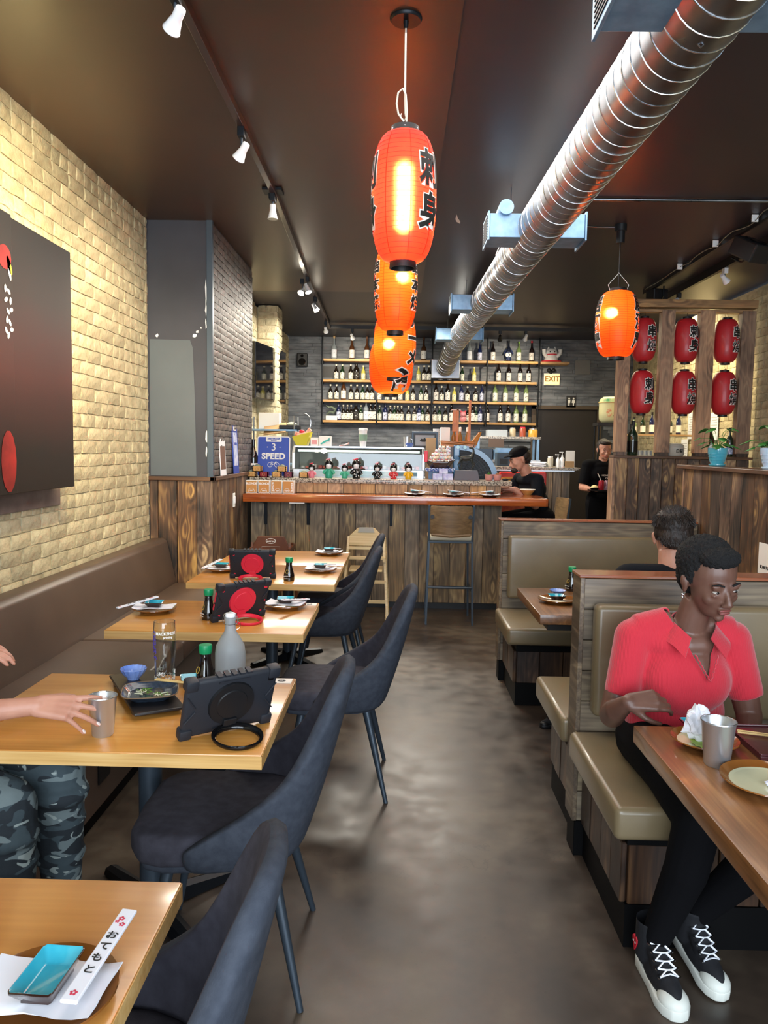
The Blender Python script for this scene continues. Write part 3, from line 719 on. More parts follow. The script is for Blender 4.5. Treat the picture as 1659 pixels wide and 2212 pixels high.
# ================================================================== TABLEWARE
def plate_mb(r=.105):
    return MB().lathe([(0, .004), (r * .55, .004), (r * .56, 0), (r * .62, 0), (r * .66, .005), (r, .018), (r * .995, .022), (r * .64, .011), (0, .009)], 32)
me_plate = plate_mb().mesh('plate', 50); me_plate.materials.append(m_amber)
me_wplate = plate_mb(.10).mesh('plate', 50); me_wplate.materials.append(m_darkgl)
def napkin_mesh(seed, w=.19, d=.115):
    r = random.Random(seed); mb = MB(); nx, ny = 9, 6; vs = []
    for lay in range(2):
        for j in range(ny):
            for i in range(nx):
                u, v = i / (nx - 1) - .5, j / (ny - 1) - .5
                z = .023 + .001 * lay + .018 * max(0, abs(u) * 2 - .75) * 1.0 + .002 * math.sin(i * 1.7 + seed) + lay * .0012
                vs.append((u * w + r.uniform(-.001, .001), v * d + .004 * math.sin(u * 5 + seed + lay), z))
    n = nx * ny
    fs = []
    for j in range(ny - 1):
        for i in range(nx - 1):
            a = j * nx + i; fs.append((a, a + 1, a + nx + 1, a + nx)); fs.append((n + a, n + a + nx, n + a + nx + 1, n + a + 1))
    ring = [i for i in range(nx)] + [j * nx + nx - 1 for j in range(1, ny)] + [(ny - 1) * nx + i for i in range(nx - 2, -1, -1)] + [j * nx for j in range(ny - 2, 0, -1)]
    L = len(ring)
    fs += [(ring[k], ring[(k + 1) % L], n + ring[(k + 1) % L], n + ring[k]) for k in range(L)]
    me = mb.add(vs, fs).mesh('napkin', 40); me.materials.append(m_paper); return me
me_nap = [napkin_mesh(s) for s in (1, 2, 3)]
def dish_proto(w=.085, d=.085):
    t = thing('sauce_dish', '', 'dish')
    def sq(a, b_, z, c=.12):
        return [(x * a * .5, y * b_ * .5, z) for x, y in ((-1, -1 + c), (-1 + c, -1), (1 - c, -1), (1, -1 + c), (1, 1 - c), (1 - c, 1), (-1 + c, 1), (-1, 1 - c))]
    def loft(rings):
        vs = [v for r_ in rings for v in r_]; n = 8
        fs = [(k * n + i, k * n + (i + 1) % n, (k + 1) * n + (i + 1) % n, (k + 1) * n + i) for k in range(len(rings) - 1) for i in range(n)]
        return vs, fs
    vs, fs = loft([sq(w * .7, d * .7, 0), sq(w * .7, d * .7, .003), sq(w * .98, d * .98, .018), sq(w, d, .0205), sq(w * .96, d * .96, .0215)])
    fs.append(tuple(range(8))[::-1])
    MB().add(vs, fs).obj('dish_outside', m_darkgl, t, smooth=50)
    vs, fs = loft([sq(w * .96, d * .96, .0215), sq(w * .90, d * .90, .020), sq(w * .70, d * .70, .007), sq(w * .6, d * .6, .006)])
    fs.append(tuple(range(24, 32)))
    MB().add(vs, fs).obj('glazed_inside', m_aqua, t, smooth=50, label='glossy aqua glaze')
    return t
def sleeve_proto():
    t = thing('chopstick_sleeve', '', 'sleeve')
    MB().box(-.105, .105, -.0125, .0125, 0, .006).obj('paper', m_paper, t, bevel=.002)
    for k_, ch_ in enumerate('おてもと'): TEXT(ch_, .019, 'lettering', m_ink, t, (.035 - .026 * k_, 0, .0066), (0, 0, -PI / 2), bold=.0003, depth=.0002)
    fl = MB()
    for cx0, cy0, r0 in ((.078, .002, .006), (.064, -.004, .0055), (.07, .006, .004), (-.09, 0, .006)):
        for k in range(5):
            a = 2 * PI * k / 5
            fl.ell((cx0 + r0 * .6 * math.cos(a), cy0 + r0 * .6 * math.sin(a), .0063), (r0 * .42, r0 * .42, .0003), 6, 3)
    fl.obj('blossom_print', m_redink, t)
    return t
dish0, sl0 = dish_proto(), sleeve_proto(); used = {'d': 0, 's': 0, 'p': 0}
def first(p, key, loc, rz, label, group):
    if used[key] and key == 'd':
        c = clone(p, loc, rz, label, group); c.scale = (1, 1, 1); return c
    if not used[key]:
        used[key] = 1; p.location = loc; p.rotation_euler = (0, 0, rz); p['label'] = label; p['group'] = group; return p
    return clone(p, loc, rz, label, group)
def setting(x, y, z, where, rz=0, dz=0, srz=.6, sdx=.03, sdy=-.03, plate=True, k=0, nap_rz=None, sc=1.0, dish_off=(0, 0)):
    """plate, folded napkin, aqua dish and paper sleeve of chopsticks"""
    p = link_mesh('plate', me_wplate if k == 9 else me_plate, None, None, (x, y, z)); tag(p, 'brown glazed round plate ' + where, 'plate', 'plates of the place settings')
    n = link_mesh('napkin', me_nap[k % 3], None, None, (x, y, z), (0, 0, rz if nap_rz is None else nap_rz)); tag(n, 'white paper napkin folded open ' + where, 'napkin', 'napkins of the place settings')
    d = first(dish0, 'd', (x + dish_off[0], y + dish_off[1], z + .0285), dz, 'square aqua sauce dish ' + where, 'aqua sauce dishes')
    s = first(sl0, 's', (x + sdx, y + sdy, z + (.052 if abs(sdx) < .05 else .045)), srz, 'white chopstick sleeve with black lettering ' + where, 'chopstick sleeves')
    s.rotation_euler = (0, R(8) if sdx >= 0 else R(-8), srz) if y > 1.2 else (R(3), 0, srz)
setting(-.50, 1.04, .75, 'on the nearest left table', rz=R(-3), dz=R(-3), srz=R(87), sdx=.068, sdy=.045, nap_rz=R(-3), dish_off=(.008, -.002))
dish0.scale = (.76, 1.27, 1.2)
setting(-1.165, 3.64, .75, 'on the bench side of the third table', rz=.1, dz=.1, srz=R(45), sdx=-.075, sdy=-.02, k=1)
setting(-.553, 3.79, .75, 'right of the angled red-ringed tablet', rz=-.15, dz=.1, srz=R(60), sdx=.055, sdy=-.03, k=2)
setting(-1.12, 4.86, .75, 'left of the joined tables\' tablet', rz=.1, dz=0, srz=R(70), sdx=-.06, sdy=-.01, k=1)
setting(-.49, 4.91, .75, 'on the nearer joined table, by the aisle', rz=-.1, dz=.0, srz=R(80), sdx=.06, sdy=-.01, k=2)
setting(-.505, 5.70, .75, 'on the farther joined table, by the aisle', rz=-.05, dz=.0, srz=R(85), sdx=.06, sdy=-.01, k=0)
setting(.16, 7.20, 1.108, 'leftmost on the bar ledge', rz=0, dz=0, srz=R(15), sdx=.06, sdy=0, k=9)
setting(.52, 7.18, 1.108, 'in the middle on the bar ledge', rz=0, dz=.4, srz=R(5), sdx=.05, sdy=0, k=9)
setting(.86, 7.20, 1.108, 'rightmost on the bar ledge', rz=0, dz=.3, srz=R(-15), sdx=-.07, sdy=0, k=9)
# a wider folded-out napkin is what shows under the nearest dish
# number cards
def ncard(x, y, label, rz=0):
    t = thing('table_card', label, 'card', (x, y, .75), rz, 'number cards on the table corners')
    MB().box(-.032, .032, -.026, .026, 0, .0015).obj('card', m_card, t)
    MB().lathe([(0, 0), (.011, 0), (.011, .0006), (0, .0006)], 20, (-.004, 0, .0016), 1.3).obj('emblem', m_ink, t)
    TEXT('囍', .012, 'lettering', m_card, t, (-.004, 0, .0024), (0, 0, 0), depth=.0001)
ncard(-.385, 2.585, 'white card with black oval on the corner of the bottle table')
ncard(-.438, 3.875, 'white card with black oval beside the angled red-ringed tablet')
ncard(-.400, 5.075, 'white card with black oval at the seam of the joined tables')
ncard(-.400, 5.815, 'white card with black oval on the far corner of the joined tables')

# soy sauce bottles
def soy_proto():
    t = thing('soy_bottle', '', 'bottle')
    MB().lathe([(0, 0), (.031, 0), (.033, .004), (.033, .028), (.030, .045), (.022, .072), (.0185, .092), (.018, .112), (.0, .112)], 24).obj('bottle', m_soy, t, smooth=50)
    MB().lathe([(.0178, .098), (.0182, .10), (.0185, .118), (.0178, .118)], 24).obj('clear_neck', m_glass, t, smooth=50)
    MB().lathe([(0, .112), (.020, .112), (.0215, .116), (.0225, .136), (.021, .141), (0, .142)], 24).obj('cap', m_green, t, smooth=50, label='green pouring cap')
    gold = MAT('gold_print', '#c9a94a', .4)
    pts = [(.011 * math.cos(PI / 3 * k), .0, .058 + .011 * math.sin(PI / 3 * k)) for k in range(6)]
    MB().tube([(p[0], -.0275 - (p[2] - .058) * -.32, p[2]) for p in pts], .0012, 5, closed=True).obj('emblem', gold, t)
    TEXT('KIKKOMAN', .0075, 'lettering', m_card, t, (0, -.0335, .030), bold=.0001, depth=.0003)
    TEXT('Soy Sauce', .0075, 'lettering', m_card, t, (0, -.0338, .018), depth=.0003)
    return t
soy0 = soy_proto(); used['soy'] = 0
for x, y, lb, rz in ((-.635, 2.515, 'green-capped soy bottle beside the glass bottle', -.9), (-.868, 3.50, 'green-capped soy bottle hidden behind the angled red-ringed tablet', -.9),
                     (-.645, 4.56, 'green-capped soy bottle right of the upright tablet', -.3), (1.012, 4.40, 'green-capped soy bottle on the dark booth table', -1.1)):
    first(soy0, 'soy', (x, y, .75), rz, lb, 'soy sauce bottles')

# tablets in rugged cases
def tablet(x, y, rz, disc_mat, label, tilt=R(20), ring_dx=0.0):
    t = thing('tablet', label, 'tablet', (x, y, .7605), rz)
    w, h = .272, .188
    rot = (tilt, 0, 0)      # top leans towards -y
    e = bpy.data.objects.new('case', MB().box(-w / 2, w / 2, -.024, 0, 0, h).mesh('case', 40, bevel=.012, seg=3)); COL.objects.link(e); e.data.materials.append(m_rubber); e.parent = t; e.rotation_euler = rot
    for sx in (-1, 1):
        for sz in (0, 1):
            mb = MB()
            mb.box(sx * w / 2 - .028 + (-.002 if sx > 0 else 0.004) * 1, sx * w / 2 + .028 - (.0 if sx < 0 else .0) if sx < 0 else w / 2 + .003, -.028, .002, (h - .032) if sz else -.002, h + .003 if sz else .032) if False else None
            cx0, cz0 = sx * (w / 2 - .014), (h - .014 if sz else .014)
            mb.box(cx0 - .018, cx0 + .018, -.029, .003, cz0 - .017, cz0 + .017)
            mb.obj('corner_bumper', m_rubber, t, rot=rot, bevel=.006, smooth=40)
    mb = MB()
    for sx in (-1, 1):
        for z0, z1, x0, x1 in ((.055, .09, .132, .105), (.10, .14, .105, .132)):
            mb.tube([(sx * x0, -.0265, z0), (sx * x1, -.0265, z1)], .0022, 6)
    for z in (.03, .16): mb.box(-.045, .045, -.0275, -.02, z - .003 + (.012 if z > .1 else -.012), z + .003 + (.012 if z > .1 else -.012))
    for k in range(5): mb.box(-.05 + k * .022, -.036 + k * .022, -.024, .001, h - .001, h + .004)
    mb.obj('grip_ridges', m_rubber, t, rot=rot)
    if disc_mat is m_redrub:
        mb = MB()
        for sx in (-1, 1):
            for z in (.03, .158): mb.lathe([(0, -.001), (.0055, -.001), (.0055, .001), (0, .001)], 10, (0, 0, 0)) if False else mb.cyl((sx * .108, -.0255, z), (sx * .108, -.0235, z), .0055, n=10)
        mb.cyl((.12, -.0255, .085), (.12, -.0235, .085), .004, n=10)
        mb.box(-w / 2 - .0015, -w / 2 + .002, -.016, -.008, .06, .09).box(-w / 2 - .0015, -w / 2 + .002, -.016, -.008, .10, .15)
        mb.obj('red_accents', m_redrub, t, rot=rot)
    MB().box(.105, .122, -.0262, -.02, .15, .17).obj('camera_window', m_gloss if disc_mat is not m_redrub else m_redrub, t, rot=rot, bevel=.002)
    MB().cyl((0, -.024, .098), (0, -.032, .098), .068, .066, 48).cyl((0, -.032, .098), (0, -.035, .098), .046, .044, 48).obj('turntable_disc', disc_mat, t, rot=rot, smooth=40)
    MB().box(-.02, .02, -.04, -.03, .03, .052).obj('hinge', disc_mat, t, rot=rot, bevel=.002)
    # support ring standing on the table
    top = Matrix.Rotation(tilt, 3, 'X') @ Vector((0, -.038, .036))
    ring = [(-.006 + .064 * math.cos(a), top.y - .062 + .064 * math.sin(a) * 1.0, top.z * (.5 + .5 * math.sin(a)) * .8 - .005) for a in [2 * PI * k / 48 for k in range(48)]]
    MB().tube(ring, .0098, 10, closed=True, flat=.5).obj('stand_ring', disc_mat if disc_mat is m_redrub else m_gloss, t, smooth=60)
    MB().box(-w / 2 + .02, w / 2 - .02, -.001, .0015, .02, h - .02).obj('screen', m_gloss, t, rot=rot)
    return t
tablet(-.488, 2.125, R(37), m_black, 'tablet in an all-black rugged case with black stand ring')
tablet(-.745, 3.53, R(41), m_redrub, 'tablet in black and red case turned at an angle')
tablet(-.875, 4.635, R(5), m_redrub, 'tablet in black and red case facing the camera squarely')

# the bottle table's things
def wrap(me, r, phi, z=0.0, prof=None):
    for v in me.vertices:
        x, y, d = v.co; rr = (prof(y + z) if prof else r) + d; a = phi + x / (prof(z) if prof else r)
        v.co = (rr * math.cos(a), rr * math.sin(a), y + z)
gb = thing('glass_bottle', 'frosted swing-top glass water bottle with white stopper', 'bottle', (-.548, 2.50, .75)); gb.scale = (1.18, 1.18, .92)
MB().lathe([(0, .003), (.036, 0), (.041, .004), (.0425, .02), (.0425, .13), (.039, .16), (.026, .19), (.017, .208), (.0145, .225), (.0145, .25), (.017, .252), (.017, .262), (.0125, .262), (.0120, .226), (.015, .208), (.024, .188), (.036, .158), (.0395, .13), (.0395, .02), (.036, .008), (0, .008)], 32).obj('bottle', m_frost, gb, smooth=60)
MB().lathe([(0, .262), (.0135, .262), (.015, .268), (.013, .276), (0, .278)], 20).obj('stopper', m_porc, gb, smooth=60)
MB().tube([(.018, 0, .235), (.022, 0, .25), (.017, 0, .272), (0, 0, .281), (-.017, 0, .272), (-.022, 0, .25), (-.018, 0, .235)], .0012, 6).tube([(.0158 * math.cos(a), .0158 * math.sin(a), .236) for a in [2 * PI * k / 20 for k in range(20)]], .0012, 5, closed=True).tube([(.02, 0, .25), (.027, .004, .24), (.026, .006, .222), (.018, .004, .215)], .0011, 5).obj('wire_clip', m_chrome, gb, smooth=60)
bg = thing('beer_glass', 'tall flared beer glass printed with small bicycles', 'glass', (-.763, 2.485, .75), 0)
gp = [(0, .002), (.029, 0), (.031, .004), (.0315, .03), (.033, .09), (.037, .15), (.0375, .19), (.0345, .225)]
MB().lathe(gp + [(.0325, .225), (.0355, .19), (.035, .15), (.031, .09), (.029, .03), (.028, .016), (0, .014)], 32).obj('glass', m_glass, bg, smooth=60)
def gprof(z):
    for (r0, z0), (r1, z1) in zip(gp[1:], gp[2:]):
        if z0 <= z <= z1: return r0 + (r1 - r0) * (z - z0) / (z1 - z0) + .0006
    return .0345
m_purple = MAT('purple_print', '#4b3fa8', .5)
for txt, sz, ph, z0, mt, rt in (('3·SPEED', .028, -2.35, .15, m_purple, True), ('MACKENZIE', .013, -1.15, .19, m_card, False), ('printing', .010, -1.0, .178, m_card, False)):
    me = TEXT(txt, sz, bold=.0003, depth=.0002); cut_grid(me, 8, 4)
    if rt:
        for v in me.vertices: v.co.x, v.co.y = -v.co.y, v.co.x
    wrap(me, .034, ph, z0, gprof); link_mesh('lettering', me, mt, bg)
def bicycle(s, r=.0009):
    mb = MB()
    for cx0 in (-.55, .55): mb.tube([(cx0 * s + .36 * s * math.cos(a), .36 * s * math.sin(a) - .05 * s, 0) for a in [2 * PI * k / 14 for k in range(14)]], r, 4, closed=True)
    fr = [((-.55, -.05), (-.1, -.05)), ((-.1, -.05), (.38, .36)), ((-.1, -.05), (-.25, .42)), ((-.22, .33), (.38, .36)), ((-.55, -.05), (-.22, .33)), ((.55, -.05), (.34, .46)), ((.34, .46), (.5, .46)), ((-.36, .43), (-.14, .43))]
    for a, b_ in fr: mb.tube([(a[0] * s, a[1] * s, 0), (b_[0] * s, b_[1] * s, 0)], r, 4)
    return mb
for k in range(9):
    me = bicycle(.019 if k < 6 else .015, .0009).mesh('bicycle_print'); wrap(me, .032, k * 2 * PI / (6 if k < 6 else 3) + (0 if k < 6 else .4), .034 if k < 6 else .055, gprof); link_mesh('bicycle_print', me, m_card, bg)
def cup_steel(x, y, label, h=.118, r0=.032, r1=.0435):
    t = thing('steel_cup', label, 'cup', (x, y, .75))
    MB().lathe([(0, .002), (r0 - .003, 0), (r0, .004), (r1 - .001, h - .003), (r1 + .0015, h - .001), (r1 + .001, h + .001), (r1 - .0015, h - .002), (r0 - .002, .008), (0, .006)], 40).obj('cup', m_steel, t, smooth=50)
    MB().tube([(r1 * math.cos(a), r1 * math.sin(a), h) for a in [2 * PI * k / 40 for k in range(40)]], .0014, 6, closed=True).obj('rolled_rim', m_chrome, t, smooth=60)
    return t
cup_steel(-.808, 2.062, 'brushed steel tumbler held by the hand at the left', .112, .029, .039)
cup_steel(.842, 1.955, 'brushed steel tumbler on the booth table')
tr = thing('serving_tray', 'rectangular black footed tray under the navy dish and blue bowl', 'tray', (-.800, 2.395, .75), R(-60))
MB().box(-.215, .215, -.075, .075, .012, .021).obj('board', m_tray, tr, bevel=.003)
for sx in (-1, 1): MB().box(sx * .15 - .012, sx * .15 + .012, -.07, .07, 0, .012).obj('foot', m_tray, tr)
bw = thing('blue_bowl', 'small ribbed blue bowl on the black tray', 'bowl', (-.875, 2.505, .771))
def ribbed(mb, prof, n=48, amp=.0016, o=(0, 0, 0)):
    vs = []
    for r, z in prof:
        for i in range(n):
            t_ = 2 * PI * i / n; q = r + amp * math.cos(t_ * 16) * min(1, r / .03); vs.append((o[0] + q * math.cos(t_), o[1] + q * math.sin(t_), o[2] + z))
    fs = [(k * n + i, k * n + (i + 1) % n, (k + 1) * n + (i + 1) % n, (k + 1) * n + i) for k in range(len(prof) - 1) for i in range(n)]
    fs += [tuple(range(n))[::-1], tuple(range((len(prof) - 1) * n, len(prof) * n))]
    return mb.add(vs, fs)
ribbed(MB(), [(.018, 0), (.019, .005), (.034, .02), (.043, .037), (.042, .038), (.032, .021), (.016, .009), (.002, .008)]).obj('bowl', m_bluegl, bw, smooth=50)
MB().ell((0, 0, .017), (.024, .024, .006), 12, 6).obj('seaweed_salad', MAT('green_salad', '#7f8a4e', .7, col2='#b7b58a', nscale=90, bscale=120), bw)
nd = thing('navy_dish', 'square speckled navy dish with scallion scraps', 'dish', (-.762, 2.33, .771), R(15))
def sqd(a, z, n=32, p=4.0): return [(a * math.copysign(abs(math.cos(t_)) ** (2 / p), math.cos(t_)), a * math.copysign(abs(math.sin(t_)) ** (2 / p), math.sin(t_)), z) for t_ in [2 * PI * k / n for k in range(n)]]
rg = [sqd(.055, 0), sqd(.058, .003), sqd(.085, .022), sqd(.083, .0235), sqd(.07, .010), sqd(.055, .006), sqd(.01, .005)]
MB().add([v for r_ in rg for v in r_], [(k * 32 + i, k * 32 + (i + 1) % 32, (k + 1) * 32 + (i + 1) % 32, (k + 1) * 32 + i) for k in range(len(rg) - 1) for i in range(32)] + [tuple(range(32))[::-1], tuple(range(192, 224))]).obj('dish', m_navygl, nd, smooth=60)
MB().tube(sqd(.0845, .0232), .0018, 6, closed=True).obj('worn_rim', MAT('brown_rim', '#7a6248', .3), nd)
rnd = random.Random(3)
sg1 = MB(); sg2 = MB()
for k in range(26):
    cx0, cy0 = (-.025, .018) if k < 16 else (.03, -.01)
    p = Vector((cx0 + rnd.gauss(0, .011), cy0 + rnd.gauss(0, .011), .0105 + rnd.uniform(0, .006))); a = rnd.uniform(0, PI); L = rnd.uniform(.006, .016)
    (sg1 if k % 2 else sg2).tube([p - Vector((math.cos(a), math.sin(a), .1)) * L, p, p + Vector((math.cos(a + .4), math.sin(a + .4), 0)) * L], .0014, 5)
for mbx, mt, nm in ((sg1, MAT('scallion_green', '#5d8a2e', .5), 'green_shreds'), (sg2, MAT('scallion_white', '#dfe0c0', .5), 'pale_shreds')):
    o = mbx.obj(nm, mt, nd, smooth=60); o['kind'] = 'stuff'
d = clone(dish0, (-.685, 2.545, .75), R(20), 'square aqua sauce dish behind the all-black tablet', 'aqua sauce dishes').scale = (1, 1, 1)
def sticks(x, y, z, rz, L, label, tilt=0, gap=.006, cat='chopsticks'):
    t = thing('chopsticks', label, cat, (x, y, z), rz); t.rotation_euler = (0, tilt, rz)
    MB().cyl((-L / 2, -gap, .003), (L / 2, -gap * .6, .003), .0028, .0022, 8).obj('stick', m_bamboo, t)
    MB().cyl((-L / 2, gap, .003), (L / 2, gap * .4, .003), .0028, .0022, 8).obj('stick', m_bamboo, t)
sticks(-.700, 2.40, .796, R(-15), .15, 'bamboo chopsticks lying on the navy dish behind the tablet')

# booth table by the woman
pl2 = thing('glazed_plate', 'brown-rimmed cream plate with crumpled paper scraps', 'plate', (.915, 1.825, .75))
def plate2(t, r):
    MB().lathe([(0, .003), (r * .5, .003), (r * .52, 0), (r * .58, 0), (r * .66, .005), (r, .02), (r * .995, .0235), (r * .80, .0115), (0, .0085)], 48).obj('brown_rim', m_amber, t, smooth=50)
    MB().lathe([(0, .0100), (r * .6, .0105), (r * .80, .0128), (r * .805, .0118)], 48).obj('cream_centre', m_cream, t, smooth=50)
plate2(pl2, .112)
pl3 = thing('glazed_plate', 'brown-rimmed cream plate with crumpled napkin, behind the steel tumbler', 'plate', (.862, 2.085, .75)); plate2(pl3, .09)
def crumple(name, label, loc, r, seed, mat, cat, flat=.6, n=3, parent_scale=(1, 1, 1), print_=False):
    bm = bmesh.new(); bmesh.ops.create_icosphere(bm, subdivisions=3, radius=1.0); rr = random.Random(seed); off = Vector((seed, seed * 2, 0))
    for v in bm.verts:
        d_ = v.co.normalized(); q = 1 + .5 * mnoise.noise(d_ * 1.6 + off) + .35 * mnoise.noise(d_ * 4 + off) + .12 * rr.uniform(-1, 1)
        v.co = Vector((d_.x * q * r * parent_scale[0], d_.y * q * r * parent_scale[1], d_.z * q * r * flat * parent_scale[2]))
    zmin = min(v.co.z for v in bm.verts)
    for v in bm.verts: v.co.z -= zmin
    me = bpy.data.meshes.new(name); bm.to_mesh(me); bm.free()
    return tag(link_mesh(name, me, mat, None, loc), label, cat)
crumple('crumpled_napkin', 'crumpled white paper napkin on the plate behind the tumbler', (.842, 2.085, .761), .036, 3, m_paper, 'napkin', 1.15)
m_wrapr = MAT('printed_wrapper', '#d5daee', .6, col2='#b06a96', nscale=45, lo=.56, hi=.62)
crumple('crumpled_wrapper', 'left of two crumpled printed paper scraps on the nearer plate', (.912, 1.80, .759), .0125, 5, m_wrapr, 'paper scrap', .6, parent_scale=(1.2, 1, 1))
crumple('crumpled_wrapper', 'right of two crumpled printed paper scraps on the nearer plate', (.940, 1.80, .759), .0145, 8, m_wrapr, 'paper scrap', .7)
tag(ribbed(MB(), [(.01, 0), (.03, .002), (.05, .006), (.03, .005), (.01, .003)], amp=.003).obj('lettuce_leaf', MAT('lettuce', '#93b04a', .5), None, (.868, 2.062, .760)), 'green lettuce scrap under the crumpled napkin', 'food')
clone(dish0, (.905, 2.185, .752), R(2), 'aqua sauce dish, longest one, nearest the woman in the coral polo', 'aqua sauce dishes').scale = (1.55, 1.0, 1.3)
tr2 = thing('serving_tray', 'dark red-brown serving tray in front of the woman in the coral polo', 'tray', (1.16, 2.10, .75))
MB().box(-.19, .30, -.115, .115, 0, .012).box(-.19, .30, -.115, -.107, .012, .018).box(-.19, .30, .107, .115, .012, .018).box(-.19, -.182, -.107, .107, .012, .018).obj('board', MAT('dark_red_lacquer', '#4a1d22', .3, coat=.3), tr2, bevel=.002)
sticks(1.075, 2.12, .765, R(-18), .20, 'pair of bamboo chopsticks on the dark red tray', gap=.008)
sb = thing('serving_bowl', 'black bowl with white lip at the right edge of the booth table', 'bowl', (1.075, 1.93, .75))
MB().lathe([(0, .003), (.04, 0), (.045, .004), (.075, .045), (.082, .062), (.079, .064), (.07, .045), (.04, .012), (0, .010)], 36).obj('bowl', m_gloss, sb, smooth=60)
MB().lathe([(.082, .060), (.0855, .062), (.0855, .067), (.079, .067), (.079, .063)], 36).obj('lip', m_porc, sb, smooth=60, label='white lip')
MB().lathe([(.084, .067), (.080, .082), (.04, .094), (0, .097)], 36).obj('lid', m_gloss, sb, smooth=60)
tg = thing('soy_saucer', 'small black square saucer with food scraps beyond the chopsticks', 'dish', (1.18, 2.16, .762)); MB().box(-.05, .05, -.035, .035, 0, .01).obj('saucer', m_gloss, tg, bevel=.004)
MB().ell((0, 0, .013), (.02, .015, .006), 8, 6).ell((.02, .01, .013), (.012, .012, .006), 8, 6).obj('food_scraps', m_paper, tg)
# far booth table
p = link_mesh('plate', me_plate, None, None, (.862, 4.06, .75)); tag(p, 'brown glazed round plate on the dark booth table with the soy bottle', 'plate')
clone(dish0, (.855, 4.06, .768), 0, 'square aqua sauce dish on the dark booth table', 'aqua sauce dishes').scale = (1, 1, 1)
bw2 = thing('blue_bowl', 'small ribbed blue bowl on the dark booth table', 'bowl', (.907, 4.28, .75))
ribbed(MB(), [(.018, 0), (.019, .004), (.034, .012), (.046, .025), (.045, .026), (.032, .014), (.016, .007), (.002, .006)]).obj('bowl', m_bluegl, bw2, smooth=50)
# ================================================================== LANTERNS
def SHADE(name, col, tcol, clear=0.10, rough=0.45):
    m = bpy.data.materials.new(name); m.use_nodes = True; nt = m.node_tree; nt.nodes.clear()
    out = N(nt, 'ShaderNodeOutputMaterial')
    d_ = N(nt, 'ShaderNodeBsdfPrincipled', {'Base Color': c4(S(col)), 'Roughness': rough, 'Coat Weight': .2})
    tr_ = N(nt, 'ShaderNodeBsdfTranslucent', {'Color': c4(tcol)})
    tp = N(nt, 'ShaderNodeBsdfRefraction', {'Color': (1.0, .60, .20, 1), 'Roughness': .68, 'IOR': 1.22})
    m1 = N(nt, 'ShaderNodeMixShader', {0: 0.7, 1: d_.outputs[0], 2: tr_.outputs[0]})
    m2 = N(nt, 'ShaderNodeMixShader', {0: clear, 1: m1.outputs[0], 2: tp.outputs[0]})
    nt.links.new(m2.outputs[0], out.inputs['Surface'])
    return m
m_shade_red = SHADE('lit_red_lantern_paper', '#d8281c', (1.0, .020, .016), .20)
m_shade_or = SHADE('lit_orange_lantern_paper', '#e04a1c', (1.0, .095, .006), .30)
m_rib = MAT('dark_red_rib', '#5a0c08', .6)
def EMIT(name, col, st):
    return MAT(name, col, .5, emis=col, estr=st)
m_bulb = EMIT('warm_bulb', '#ffd9a0', 50.0)
m_bulbc = EMIT('spot_lamp_face', '#fff2d8', 28.0)
def lan_prof(h, r, ridges, amp, hr=.36, p=2.6):
    pr_ = []; n = ridges * 2
    for k in range(n + 1):
        u = -1 + 2 * k / n
        e_ = (1 - abs(u) ** p) ** (1 / 2.2)
        rr = r * (hr + (1 - hr) * e_) - (amp if k % 2 else 0)
        pr_.append((rr, u * h / 2))
    return pr_
def glyphs(t, chars, r, h, phis, size, pf, bold=.006, outline=.012, z0=None, step=None, sx=1.0):
    n = len(chars); step = step or size * 1.12
    z0 = z0 if z0 is not None else (n - 1) * step / 2
    for phi in phis:
        for k, ch_ in enumerate(chars):
            z = z0 - k * step
            if ch_ == '燒': bold, outline = .0010, .0036
            for bo, ex, mt, nm in ((bold + outline, .0004, m_card, 'lettering_outline'), (bold, .0016, m_ink, 'lettering')):
                me = TEXT(ch_, size, bold=bo, depth=ex, sx=sx); cut_grid(me, 7, 5)
                wrap(me, r, phi, z, lambda q: pf(q) + .0012); link_mesh(nm, me, mt, t)
